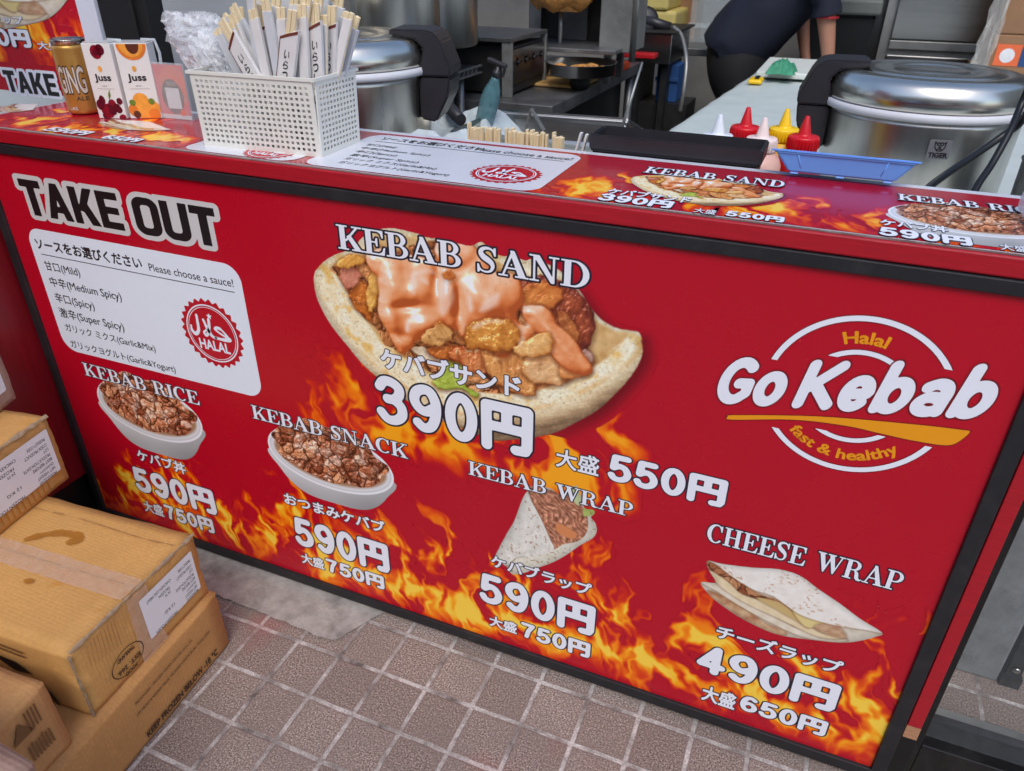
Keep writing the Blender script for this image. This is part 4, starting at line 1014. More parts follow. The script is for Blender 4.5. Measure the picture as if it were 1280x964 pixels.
def bend_fn(rad, a_mid, w, up):
    def f(X, Y):
        a = a_mid-(X/w)*1.0 if up else a_mid+(X/w)*1.0
        r = rad+Y if up else rad-Y
        return lc[0]+r*np.cos(a), lc[1]+r*np.sin(a)
    return f
def arc_text(txt, rad, h, ang, up):
    T = text_sd(txt, .03, .1); asp = (T[5][0]-T[4][0])
    wid = 2*rad*math.sin(min(ang, 3)/2) if False else rad*ang
    lettering(BF, T, (-wid/2, wid/2, 0 if 'y' not in txt else -h*.28, h), [(M['orange_print'], .03)], None, '', 4, flat=F, bend=bend_fn(rad, math.pi/2+.06 if up else -math.pi/2+.0, rad, up))
arc_text('Halal', lr*.69, lr*.155, .62, True)
arc_text('fast & healthy', lr*.87, lr*.15, 1.62, False)
F.done('logo', menu)
# ----------------------------------------------------------------------------
# printed cover lying on the counter
# ----------------------------------------------------------------------------
M['mat_red'] = mat('mat_red', (176, 16, 44), .22, var=.03, vscale=4, coat=.35)
M['mat_white'] = mat('mat_white', (222, 224, 232), .24, var=.02, vscale=30, coat=.35)
M['ink_gloss'] = print_mat('ink_gloss', .22)
MF = Frame((0, 0, MATZ-.0006), (1, 0, 0), (0, 1, 0), .0003)
mat_t = thing('counter_cover', 'long glossy red printed menu sheet lying along the counter top', 'menu sheet', (.9, .14, .982))
b = MB(); b.box((-.055, .0065, .9822), (2.6, .2775, MATZ-.0006)); link('white_sheet', b.mesh(), M['mat_white'], mat_t)
b = MB(); b.box((-.055, -.0005, .9823), (2.6, .0062, MATZ-.0009)); link('tape_strip', b.mesh(), M['tape_edge'], mat_t)
b = Flat(MF); b.add([[(-.05, .0075), (2.6, .0075), (2.6, .259), (-.05, .259)]], lambda x, y: (x, y), M['mat_red'], 1); b.done('red_print', mat_t)
def mat_flames(u0, u1, top, seed):
    f = paint_flames(u0, u1, .0078, .2, .0022, lambda u: top+.05*np.sin(u*31), seed, .75)
    f.I *= sstep(u0, u0+.04, f.X)*sstep(u1, u1-.04, f.X); f.rgb = ramp(f.I, FR); f.rgb[..., 2] += .02; f.sd = np.where(f.I > .02, -1., .002)
    picture('flame_print', f, MF, 2, M['ink_gloss'], mat_t)
mat_flames(-.02, .50, .15, 5); mat_flames(1.06, 1.42, .11, 9); mat_flames(1.4, 1.9, .13, 14)
# sauce card (mostly hidden under the basket) and its seals
mc = Flat(MF)
cR = MT((715, 207))[0]; cL = MT((372, 205))[0]; cB = .0095; cT = .245
mc.shape(rrect(cL, cR, cB, cT, .03), (cL-.01, cB-.01, cR+.01, cT+.01), .004, M['mat_white'], 3)
c0L, c0R = MT((232, 183))[0], MT((370, 200))[0]
mc.shape(rrect(c0L, c0R, cB, .235, .03), (c0L-.01, cB-.01, c0R+.01, .25), .004, M['mat_white'], 3)
mc = mc.done('sauce_card', mat_t)
def span(txt, L, Rr, B, T, w=.02, m='text_print', parent=mat_t, layer=4):
    lettering(MF, text_sd(txt, .035), (MT(L)[0], MT(Rr)[0], MT(B)[1], MT(T)[1]), [(M[m], w)], parent, 'small_lettering', layer)
cv = lambda t: cB+(cT-cB)*t
def row(txt, u0, u1, t0, t1, w=.012):
    lettering(MF, text_sd(txt, .035), (u0, u1, cv(t0), cv(t1)), [(M['text_print'], w)], mc, 'small_lettering', 4)
row('ソースをお選びください', cL+.03, cL+.235, .83, .93, .03)
row('Please choose a sauce!', MT((593, 188))[0], MT((708, 205))[0], .82, .90)
ln = Flat(MF); ln.add([[(cL+.03, cv(.775)), (cR-.02, cv(.775)), (cR-.02, cv(.785)), (cL+.03, cv(.785))]], lambda x, y: (x, y), M['text_print'], 4); ln.done('rule_line', mc)
for k, s_ in enumerate(['甘口(Mild)', '中辛(Medium Spicy)', '辛口(Spicy)', '激辛(Super Spicy)', 'ガリック ミクス(Garlic&Mix)', 'ガリックヨグルト(Garlic&Yogurt)']):
    wd = [.06, .135, .08, .13, .17, .2][k]
    row(s_, cL+.03+.005*k, cL+.03+.005*k+wd, .62-.105*k, .695-.105*k)
a_, b_ = MT((584, 216)), MT((679, 221)); seal(MF, ((a_[0]+b_[0])/2, (MT((630, 205))[1]+MT((632, 231))[1])/2), (b_[0]-a_[0])/2, mc, sy=(MT((630, 205))[1]-MT((632, 231))[1])/(b_[0]-a_[0]), layer=4)
seal(MF, (MT((335, 192))[0], .055), .05, mc, layer=4)
# dishes
def on_mat(name, pic, L, Rr, y0, y1, stride=2):
    w = pic.X[0, -1]-pic.X[0, 0]; h = pic.Y[-1, 0]-pic.Y[0, 0]; u0, u1 = MT(L)[0], MT(Rr)[0]
    picture(name, pic, MF, 4, M['ink_gloss'], mat_t, stride, lambda X, Y: (u0+(X-pic.X[0, 0])/w*(u1-u0), y0+(Y-pic.Y[0, 0])/h*(y1-y0)))
on_mat('sandwich_picture', SAND, (780, 231), (990, 246), MT((880, 258))[1], MT((850, 216))[1])
on_mat('rice_bowl_picture', BOWL1, (1107, 265), (1330, 290), MT((1230, 308))[1], MT((1230, 256))[1])
on_mat('wrap_picture', CHEESE, (112, 155), (218, 162), MT((180, 166))[1], MT((150, 148))[1])
on_mat('wrap_picture', CHEESE, (-30, 139), (62, 134), MT((20, 144))[1], MT((30, 128))[1])
def msf(txt, L, Rr, B, T): lettering(MF, serif_sd(txt, .03), (MT(L)[0], MT(Rr)[0], MT(B)[1], MT(T)[1]), [(M['navy_print'], .07), (M['white_print'], .004)], mat_t, 'title_lettering', 6)
def mjp(txt, L, Rr, B, T, w=.04, o=.04): lettering(MF, (stroke_sd(txt, ROUND, .094-w, .03) if txt[-1] == '円' else text_sd(txt, .03)), (MT(L)[0], MT(Rr)[0], MT(B)[1], MT(T)[1]), [(M['navy_print'], w+o), (M['white_print'], w)], mat_t, 'price_lettering', 6)
msf('KEBAB SAND', (806, 214), (981, 231), (808, 217), (810, 209.5))
mjp('ケバブサンド', (760, 240), (865, 250), (766, 244), (768, 236.5), .03)
mjp('390円', (748, 246), (843, 258), (755, 252.5), (757, 242.5), .05)
mjp('大盛', (868, 263), (895, 267), (870, 267), (872, 261.5), .01)
mjp('550円', (906, 267), (982, 276), (912, 272), (914, 264.5), .05)
msf('KEBAB RICE', (1122, 247), (1310, 268), (1126, 251), (1128, 244))
mjp('ケバブ丼', (1100, 278), (1185, 290), (1104, 283), (1106, 275.5), .03)
mjp('590円', (1096, 290), (1218, 306), (1102, 296), (1105, 284.5), .05)
mjp('大盛', (1249, 309), (1285, 314), (1252, 313.5), (1254, 306.5), .01)
mjp('590円', (57, 162), (118, 167), (62, 165.5), (66, 159), .05)
mjp('650円', (133, 171), (180, 176), (136, 175.5), (140, 169.5), .05)

# ----------------------------------------------------------------------------
# poster at the back edge of the counter, left of the hatch
# ----------------------------------------------------------------------------
M['poster_white'] = mat('poster_white', (214, 218, 228), .4, var=.03)
M['matt_black'] = mat('matt_black', (14, 14, 15), .6, var=.2)
poster = thing('menu_poster', 'tall red wrap poster in a white frame at the left end of the hatch', 'poster', (-.25, PSY, .983))
prx = PS((101, 20))[0]
PF = Frame((0, PSY-.0004, 0), (1, 0, 0), (0, 0, 1), .0003)
b = MB(); b.box((-.6, PSY, .983), (prx, PSY+.006, 1.6)); link('print', b.mesh(), M['red_print'], poster)
b = MB(); b.box((prx+.0005, PSY-.006, .983), (PS((125, 25))[0], PSY+.02, 1.6), bev=.002); link('frame', b.mesh(), M['poster_white'], poster)
b = MB(); b.box((PS((125, 25))[0]+.001, PSY+.002, .983), (PS((178, 20))[0]+.012, PSY+.05, 2.4), bev=.003)
b.box((PS((163, 20))[0], PSY-.004, .984), (PS((170, 20))[0], PSY+.0015, 2.4)); tag(link('door_post', b.mesh(), M['matt_black'], None, (PS((150, 30))[0], PSY+.02, .983)), 'black upright post of the hatch beside the wrap poster', 'post')
fz = PS((20, 72))[1]-.012
f = paint_flames(-.6, prx, fz, fz+.25, .002, lambda u: .17+.05*np.sin(u*23), 21, .9); f.sd = np.where(f.I > .015, -1., .002); picture('flame_print', f, PF, 1, M['ink'], poster)
def on_poster(pic, u0, u1, w0, w1): 
    w = pic.X[0, -1]-pic.X[0, 0]; h = pic.Y[-1, 0]-pic.Y[0, 0]
    picture('cheese_wrap_picture', pic, PF, 3, M['ink'], poster, 1, lambda X, Y: (u0+(X-pic.X[0, 0])/w*(u1-u0), w0+(Y-pic.Y[0, 0])/h*(w1-w0)))
on_poster(CHEESE, PS((-90, 30))[0], PS((93, 10))[0]-.004, PS((45, 42))[1], PS((45, 42))[1]+.16)
jp('チーズラップ', (-48, 20), (30, 27), (14, 30), (14, 19.5), .03, .03, .025, edge='navy_print', frame=PF, parent=poster, f=PS)
lettering(PF, stroke_sd('490円', ROUND, .094, .03), box_of((-38, 48), (40, 52), (20, 59), (20, 36), PS), [(M['navy_print'], .04), (M['white_print'], 0.)], poster, 'price_lettering', 5)
jp('大盛', (48, 57), (75, 58), (55, 62), (55, 51.5), .02, .03, .03, frame=PF, parent=poster, f=PS)
lettering(PF, block_sd('TAKE OUT', .025), (PS((3, 88))[0], PS((130, 105))[0], PS((18, 115))[1], PS((12, 88))[1]), [(M['white_print'], .13), (M['black_print'], .0)], poster, 'title_lettering', 3)

# ----------------------------------------------------------------------------
# drinks and card
# ----------------------------------------------------------------------------
M['can_gold'] = mat('can_gold', (196, 146, 74), .32, metal=.55, var=.08, vscale=18)
M['can_steel'] = mat('can_steel', (190, 188, 182), .25, metal=1.)
M['can_dark'] = mat('can_dark', (74, 56, 36), .5)
M['can_grey'] = mat('can_grey', (206, 200, 190), .45)
Z = .9842
can = thing('drink_can', 'gold drink can printed GING, left of the white juice cartons', 'can', (.094, .172, Z))
cr = .033; cc = (.094, .176, Z)
b = MB(); b.lathe([(cr*.8, 0), (cr*.97, .004), (cr, .010), (cr, .112), (cr*.985, .1155), (cr*1.0, .118), (cr*.985, .1205), (cr*1.0, .123), (cr*.97, .127), (cr*.93, .130)], cc, 48); link('body', b.mesh(), M['can_gold'], can)
b = MB(); b.lathe([(cr*.93, .1305), (cr*.93, .137), (cr*.97, .139), (cr*.93, .141), (cr*.88, .137), (.001, .136)], cc, 48); link('lid', b.mesh(), M['can_steel'], can)
b = MB(); b.box((cc[0]-.005, cc[1]-.012, Z+.1365), (cc[0]+.006, cc[1]+.012, Z+.139), bev=.001); link('pull_tab', b.mesh(), M['can_steel'], can)
def on_can(txt, u0, u1, v0, v1, layers, name='lettering'):
    fr = Frame((0, 0, 0), (1, 0, 0), (0, 0, 1)); x0, y0, res, S, lo, hi = text_sd(txt, .03, .2); F = Flat(fr); w = layers[-1][1]
    for k, (m, d) in enumerate(layers):
        polys = contour_cells(S, d)
        base = len(F.V)
        if m not in F.mats: F.mats.append(m)
        for P in polys:
            i = len(F.V)
            for (gx, gy) in P:
                u = u0+(x0+gx*res-lo[0]+w)/(hi[0]-lo[0]+2*w)*(u1-u0); v = v0+(y0+gy*res-lo[1]+w)/(hi[1]-lo[1]+2*w)*(v1-v0)
                a = -math.pi/2+u/cr+can_rot; r = cr+.0003+.0003*k
                F.V.append((cc[0]+r*math.cos(a), cc[1]+r*math.sin(a), Z+v))
            F.F.append(tuple(range(i, len(F.V)))); F.I.append(F.mats.index(m))
    F.done(name, can)
can_rot = .35
on_can('GING', -.021, .031, .042, .092, [(M['can_dark'], .06), (M['can_grey'], .015)])
on_can('ALE', .006, .03, .028, .036, [(M['can_dark'], .02)])
on_can('LAS', -.012, .004, .010, .017, [(M['can_dark'], .05), (M['can_grey'], .02)])

M['carton_white'] = mat('carton_white', (228, 226, 222), .3, var=.015)
M['carton_side'] = mat('carton_side', (190, 190, 188), .3, var=.04)
M['cherry'] = mat('cherry', (134, 14, 36), .35, var=.35, vscale=90); M['cherry2'] = mat('cherry2', (92, 8, 30), .35, var=.3, vscale=120)
M['apricot'] = mat('apricot', (240, 160, 62), .35, var=.15, vscale=70); M['apricot2'] = mat('apricot2', (226, 124, 44), .35, var=.15, vscale=70); M['stone_fruit'] = mat('stone_fruit', (96, 44, 24), .4)
M['leaf_print'] = mat('leaf_print', (112, 132, 44), .4, var=.2, vscale=90); M['drop_print'] = mat('drop_print', (232, 164, 72), .35, var=.2, vscale=150)
M['juice_ink'] = mat('juice_ink', (46, 40, 44), .4); M['straw'] = clear_mat('straw_wrap', (230, 236, 238), .5, .1)
def juice(pL, pR, label, fruit):
    a = hit(pL, 2, Z); c = hit(pR, 2, Z); d = c-a; w = np.linalg.norm(d[:2]); u = np.array([d[0], d[1], 0])/w; n = np.array([u[1], -u[0], 0]); h = .1385; dep = .042
    t = thing('juice_carton', label, 'juice carton', tuple((a+c)/2-n*dep/2), 'juice cartons on the counter')
    Mx = Matrix.Translation(Vector(a)) @ Matrix(((u[0], -n[0], 0, 0), (u[1], -n[1], 0, 0), (0, 0, 1, 0), (0, 0, 0, 1)))
    b = MB(); b.box((0, 0, 0), (w, dep, h), Mx, bev=.0012); link('carton', b.mesh(), M['carton_white'], t)
    b = MB(); b.box((.003, .001, h+.0002), (w-.003, dep-.001, h+.0022), Mx, bev=.0008); link('top_seam', b.mesh(), M['carton_side'], t)
    b = MB(); b.tube([Mx @ Vector((w*.75, dep*.5, h+.0045)), Mx @ Vector((w+.008, dep*.62, h+.0035)), Mx @ Vector((w+.012, dep*.7, h-.02)), Mx @ Vector((w+.006, dep*.7, h*.3))], .0032, 8); link('wrapped_straw', b.mesh(), M['straw'], t)
    fr = Frame(a+n*.0003, u, (0, 0, 1), .00025); F = Flat(fr); W = w
    dsc = lambda cx, cy, rx, ry, m, l: F.shape(lambda X, Y: np.sqrt(((X-cx*W)/rx)**2+((Y-cy*h)/ry)**2)*min(rx, ry)-min(rx, ry)+.0006*fbm(X*400, Y*400, 3, 2), (0.0005, 0.001, W-.0005, h-.001), .0009, m, l)
    if fruit == 'cherry':
        dsc(.47, .89, .0115, .0125, M['cherry'], 1); dsc(.62, .92, .009, .010, M['cherry2'], 1); dsc(.45, .885, .005, .005, M['cherry2'], 2)
        F.add([[(W*.52, h*.25), (W*.62, h*.32), (W*.62, h*.4), (W*.54, h*.34)]], lambda x, y: (x, y), M['leaf_print'], 2)
        for k in range(16): q = random.Random(k); dsc(.08+.84*q.random(), .015+.25*q.random()*(.6+.4*abs(math.sin(k))), .006+.003*q.random(), .006+.004*q.random(), M['cherry' if k % 2 else 'cherry2'], 1+.2*k)
    else:
        F.shape(lambda X, Y: np.maximum(np.sqrt(((X-W*.52)/(W*.45))**2+((Y-h*.985)/(h*.2))**2)*.02-.02, Y-h*.993), (0.0006, h*.75, W-.0006, h*.995), .0009, M['apricot2'], 1)
        F.shape(lambda X, Y: np.maximum(np.sqrt(((X-W*.52)/(W*.36))**2+((Y-h*.985)/(h*.16))**2)*.02-.02, Y-h*.993), (0.0006, h*.75, W-.0006, h*.995), .0009, M['apricot'], 2)
        F.shape(lambda X, Y: np.maximum(np.sqrt(((X-W*.56)/(W*.2))**2+((Y-h*.985)/(h*.12))**2)*.02-.02, Y-h*.993), (0.0006, h*.75, W-.0006, h*.995), .0009, M['stone_fruit'], 3)
        for k, (x, y, r, m) in enumerate([(.2, .12, .012, 'apricot2'), (.45, .24, .0155, 'apricot'), (.78, .14, .0145, 'apricot'), (.5, .08, .014, 'apricot'), (.8, .06, .011, 'apricot2'), (.18, .22, .006, 'leaf_print'), (.78, .235, .006, 'leaf_print'), (.25, .06, .007, 'stone_fruit')]): dsc(x, y, r, r, M[m], 1+.3*k)
    F.shape(lambda X, Y: np.sqrt(((X-W*.47)/.0042)**2+((Y-h*.675)/.006)**2)*.004-.004+.0009*np.clip((Y-h*.675)/.006, 0, 2), (W*.3, h*.6, W*.65, h*.76), .0006, M['drop_print'], 1)
    lettering(fr, text_sd('Juss', .03), (W*.2, W*.78, h*.485, h*.605), [(M['juice_ink'], .03)], None, '', 1, flat=F)
    lettering(fr, text_sd('tipiw', .05), (W*.4, W*.58, h*.435, h*.455), [(M['juice_ink'], .0)], None, '', 1, flat=F)
    F.add([[(W*.2, h*.405), (W*.82, h*.405), (W*.82, h*.413), (W*.2, h*.413)]], lambda x, y: (x, y), M['can_grey'], 1)
    F.done('label_print', t)
juice((124.5, 148), (159, 149), 'white juice carton with red cherries, standing between gold can and apricot carton', 'cherry')
juice((163.5, 148.5), (203, 148), 'white juice carton with orange apricots, rightmost of the two cartons', 'apricot')

M['acrylic'] = clear_mat('acrylic', (214, 226, 230), .22, .05)
M['card_orange'] = mat('card_orange', (236, 112, 66), .35, var=.08, vscale=40); M['card_pink'] = mat('card_pink', (232, 82, 82), .35, var=.05)
M['card_brown'] = mat('card_brown', (104, 62, 40), .4, var=.4, vscale=120); M['card_white'] = mat('card_white', (232, 232, 232), .35); M['card_gray'] = mat('card_gray', (150, 126, 112), .4, var=.3, vscale=90)
a, c = hit((204, 147.5), 2, Z), hit((240.5, 151), 2, Z); d = c-a; w = np.linalg.norm(d[:2]); u = np.array([d[0], d[1], 0])/w; n = np.array([u[1], -u[0], 0]); h = .102
stand = thing('card_stand', 'small clear acrylic stand with an orange card beside the white basket', 'card stand', tuple((a+c)/2))
Mx = Matrix.Translation(Vector(a)) @ Matrix(((u[0], -n[0], 0, 0), (u[1], -n[1], 0, 0), (0, 0, 1, 0), (0, 0, 0, 1)))
b = MB(); b.box((-.002, -.0025, .0), (w+.002, 0, h+.003), Mx); b.box((-.002, .0015, .0), (w+.002, .0035, h+.003), Mx); b.box((-.002, .0036, 0), (w+.002, .045, .003), Mx); link('holder', b.mesh(), M['acrylic'], stand)
fr = Frame(a-n*.0004, u, (0, 0, 1), .0002); F = Flat(fr); I = lambda x, y: (x, y)
F.add([[(0, .001), (w, .001), (w, h), (0, h)]], I, M['card_white'], 0); F.add([[(0, .009), (w, .009), (w, h), (0, h)]], I, M['card_pink'], .4)
F.shape(lambda X, Y: np.sqrt((X-w*.62)**2+(Y-h*.62)**2)-.036, (.0001, .01, w-.0001, h-.0002), .0012, M['card_orange'], .8)
F.shape(lambda X, Y: np.maximum(np.sqrt((X-w*.5)**2+((Y-h*.42)*.8)**2)-.026, -(Y-h*.09)), (.0001, .009, w-.0001, h*.75), .0012, M['card_brown'], 1.2)
F.add([[(w*.28, h*.2), (w*.74, h*.2), (w*.74, h*.58), (w*.28, h*.58)]], I, M['card_white'], 1.8)
F.add([[(w*.36, h*.62), (w*.68, h*.62), (w*.68, h*.7), (w*.36, h*.7)]], I, M['card_gray'], 1.8)
F.shape(lambda X, Y: np.sqrt((X-w*.74)**2+((Y-h*.13))**2)-.006, (w*.5, .004, w-.001, h*.3), .001, M['card_orange'], 2.2)
F.done('card', stand)

# ----------------------------------------------------------------------------
# basket of chopsticks
# ----------------------------------------------------------------------------
M['basket'] = mat('basket_plastic', (230, 228, 218), .42, var=.02)
A0 = np.array([.525, .045]); ang = math.atan2(.010, .234)
bx, by, bz = .236, .124, .118
basket = thing('basket', 'white plastic lattice basket full of chopsticks on the counter', 'basket', (.64, .11, Z))
Mb = Matrix.Translation((A0[0], A0[1], Z)) @ Matrix.Rotation(ang, 4, 'Z')
fl_ = .012                                       # the walls flare a little towards the rim
def wall(p0, p1, o0, nx, nz):
    """one lattice wall between two lower corners, leaning outwards by o0"""
    b = MB(); p0, p1 = Vector(p0), Vector(p1); d = p1-p0; L = d.length; uu = d/L; o = Vector(o0)
    def bar(a0, a1, z0, z1):
        lo = lambda a, z: p0+uu*a+o*(z/bz)+Vector((0, 0, z))
        nrm = uu.cross(Vector((0, 0, 1)))*.0011
        q = [lo(a0, z0), lo(a1, z0), lo(a1, z1), lo(a0, z1)]
        v = [b.bm.verts.new(Mb @ (x+nrm)) for x in q]+[b.bm.verts.new(Mb @ (x-nrm)) for x in q]
        for f in ((0, 1, 2, 3), (7, 6, 5, 4), (0, 4, 5, 1), (1, 5, 6, 2), (2, 6, 7, 3), (3, 7, 4, 0)): b.bm.faces.new([v[k] for k in f])
    t = .0042; e = .0065
    xs = np.linspace(e, L-e, nx+1); zs = np.linspace(e, bz-.006, nz+1)
    bar(0, L, 0, zs[0]+t/2); bar(0, L, zs[-1]-t/2, bz)
    for x in xs: bar(max(x-t/2, 0), min(x+t/2, L), zs[0]+t/2, zs[-1]-t/2) if 0 else None
    edges = list(xs)
    for k in range(len(zs)-1):
        z0 = zs[k]+t/2; z1 = zs[k+1]-t/2
        for i, x in enumerate(edges):
            bar(0 if i == 0 else x-t/2, L if i == len(edges)-1 else x+t/2, z0, z1)
        if k < len(zs)-2: bar(0, L, zs[k+1]-t/2, zs[k+1]+t/2)
    return b.mesh()
P_ = [(0, 0, 0), (bx, 0, 0), (bx, by, 0), (0, by, 0)]
for (i, j, o_, nx) in [(0, 1, (0, -fl_*.3, 0), 22), (1, 2, (fl_*.3, 0, 0), 11), (2, 3, (0, fl_*.3, 0), 22), (3, 0, (-fl_*.3, 0, 0), 11)]:
    link('lattice_wall', wall(P_[i], P_[j], o_, nx, 12), M['basket'], basket)
b = MB(); b.box((0, 0, 0), (bx, by, .002), Mb); link('bottom', b.mesh(), M['basket'], basket)
b = MB(); r_ = fl_*.3
for lo, hi in [((-r_-.003, -r_-.003, bz), (bx+r_+.003, -r_+.003, bz+.005)), ((-r_-.003, by+r_-.003, bz), (bx+r_+.003, by+r_+.003, bz+.005)), ((-r_-.003, -r_+.0031, bz), (-r_+.003, by+r_-.0031, bz+.005)), ((bx+r_-.003, -r_+.0031, bz), (bx+r_+.003, by+r_-.0031, bz+.005))]: b.box(lo, hi, Mb)
link('rim', b.mesh(), M['basket'], basket)

M['paper'] = mat('sleeve_paper', (222, 218, 216), .6, var=.04, vscale=40, bump=.15, bscale=60); M['paper_grey'] = mat('sleeve_paper_grey', (204, 206, 210), .6, var=.05, vscale=30, bump=.15, bscale=60); M['paper_warm'] = mat('sleeve_paper_warm', (206, 192, 184), .6, var=.05)
M['brown_line'] = mat('brown_line', (112, 52, 40), .6); M['brush_ink'] = mat('brush_ink', (30, 28, 30), .6)
M['chop_wood'] = mat('chopstick_wood', (232, 212, 172), .6, var=.1, vscale=40, stretch=(6, 6, .6))
def chopsticks(low, top, Y, wpx, kind, label, script=False, stick=.03, lean=0.):
    p0 = hit(low, 1, Y); p1 = hit(top, 1, Y); p1[1] += lean
    d = Vector(p1-p0); up = d.normalized(); base = Vector(p0)-up*((p0[2]-(Z+.006))/up.z)
    base.x = min(max(base.x, .545), .742); base.y = min(max(base.y, .066), .158); d = Vector(p1)-base; up = d.normalized(); L = d.length
    wd = wpx/850.; sd = (Vector((1, 0, 0))-up*up.x).normalized(); n = sd.cross(up)          # n faces the viewer
    if n.y > 0: n = -n
    t = thing('chopsticks', label, 'chopsticks', tuple(base), 'paper sleeved chopsticks in the basket')
    f = Frame(base, sd, up); hw = wd/2; th = .0035
    b = MB(); cut = {'diag': wd*.62, 'flat': 0., 'fold': wd*.25}[kind]
    poly = [(-hw*.92, 0), (hw*.92, 0), (hw, L*.4), (hw, L), (-hw*.1, L-cut*.55), (-hw, L-cut), (-hw, L*.4)]
    nn = sd.cross(up)
    b.prism(poly, base-nn*th, sd, up, th*2)
    bmesh.ops.bevel(b.bm, geom=b.bm.edges[:], offset=.0008, segments=1, affect='EDGES')
    sl = link('sleeve', b.mesh(), M['paper' if kind != 'flat' else 'paper_grey'], t)
    sgn = 1 if nn.y < 0 else -1
    fr = Frame(np.array(base)+np.array(nn)*sgn*(th+.0004), np.array(sd)*sgn, up, .0002); F = Flat(fr)
    if kind == 'diag':
        x = lambda q: q*sgn
        F.add([[(x(-hw), L-cut-.0045), (x(-hw*.1), L-cut*.55-.005), (x(hw), L-.006), (x(hw), L-.0015), (x(-hw*.1), L-cut*.55), (x(-hw), L-cut-.0005)][::sgn]], lambda a, c: (a, c), M['brown_line'], 1)
        F.add([[(x(-hw+.0002), L*.3), (x(-hw+.0014), L*.3), (x(-hw+.0014), L-cut-.004), (x(-hw+.0002), L-cut-.004)][::sgn]], lambda a, c: (a, c), M['brown_line'], 1)
    if script:
        for k, ch in enumerate('いらっしゃいませ'):
            s_ = .017; v = L-cut-.03-k*.0165
            if v < L*.3: break
            lettering(fr, text_sd(ch, .06), (-s_*.35, s_*.35, v, v+s_*.8), [(M['brush_ink'], .015)], None, '', 1, flat=F, shear=.2)
    if F.F: F.done('printing', sl)
    for k in (-1, 1):
        b = MB(); q = base+sd*(k*.0042)+up*(L*.35); e = base+sd*(k*.0042)+up*(L+stick*.8+(.002 if k > 0 else 0)-cut*.2)
        T = Matrix((( *sd, 0), (*up, 0), (*sd.cross(up), 0), (0, 0, 0, 1))).transposed(); T.translation = q
        b.box((-.0038, 0, -.0024), (.0038, (e-q).length, .0024), T, bev=.0006, seg=1); link('stick', b.mesh(), M['chop_wood'], t)
    return t
PLAIN = 'plain white paper sleeve of wooden chopsticks in the crowded basket'
CH = [((356, 102), (364, 33), .062, 27, 'diag', 'chopsticks in front white sleeve with brush script and brown slanted edge, basket middle', True, .034),
      ((397, 101), (394, 24), .088, 20, 'diag', 'chopsticks in white script sleeve right of the front middle one', True, .03),
      ((411, 97), (414, 26), .118, 20, 'diag', 'chopsticks in greyish script sleeve near the right end of the basket', True, .03),
      ((424, 94), (441, 34), .145, 20, 'flat', 'rightmost chopsticks in plain grey sleeve leaning out of the basket', False, .022),
      ((338, 97), (345, 8), .09, 27, 'flat', PLAIN, False, .02),
      ((325, 97), (313, -8), .078, 11, 'flat', PLAIN, False, .02),
      ((330, 94), (328, 28), .10, 20, 'diag', 'chopsticks in sleeve with brown slanted edge behind the wide plain sleeve', False, .036),
      ((316, 96), (286, 42), .06, 24, 'diag', 'chopsticks in script sleeve leaning left against the cutlery bag', True, .03),
      ((322, 83), (282, 24), .09, 18, 'flat', PLAIN, False, .006),
      ((323, 73), (300, 26), .11, 17, 'flat', PLAIN, False, .03),
      ((416, 70), (423, 8), .155, 20, 'flat', PLAIN, False, .025),
      ((380, 80), (381, 10), .09, 12, 'flat', PLAIN, False, .025),
      ((350, 85), (360, -10), .115, 20, 'flat', PLAIN, False, .025),
      ((372, 85), (374, -6), .115, 18, 'flat', PLAIN, False, .03),
      ((398, 80), (405, -4), .135, 18, 'flat', PLAIN, False, .03),
      ((330, 80), (322, -4), .13, 18, 'flat', PLAIN, False, .03),
      ((408, 80), (412, 2), .155, 18, 'flat', PLAIN, False, .02),
      ((310, 88), (302, 30), .12, 16, 'flat', PLAIN, False, .03),
      ((349, 96), (334, 14), .072, 14, 'flat', PLAIN, False, .02), ((372, 98), (383, 6), .08, 12, 'flat', PLAIN, False, .015), ((386, 96), (398, 4), .105, 13, 'fold', PLAIN, False, .02),
      ((404, 88), (432, 24), .14, 15, 'flat', PLAIN, False, .012), ((318, 92), (294, 30), .085, 15, 'fold', PLAIN, False, .02), ((344, 88), (326, -2), .12, 14, 'fold', PLAIN, False, .02),
      ((366, 84), (388, -2), .135, 14, 'flat', PLAIN, False, .015), ((300, 94), (274, 44), .095, 14, 'flat', PLAIN, False, .01), ((420, 92), (436, 22), .125, 13, 'fold', PLAIN, False, .01),
      ((356, 96), (352, 22), .08, 15, 'fold', PLAIN, False, .018), ((382, 98), (378, 20), .075, 14, 'fold', PLAIN, False, .02), ((404, 96), (404, 30), .1, 13, 'flat', PLAIN, False, .015),
      ((334, 96), (318, 22), .07, 14, 'fold', PLAIN, False, .015), ((310, 96), (290, 36), .075, 13, 'flat', PLAIN, False, .012), ((366, 90), (368, 4), .1, 15, 'fold', PLAIN, False, .02)]
for q in CH: chopsticks(*q)

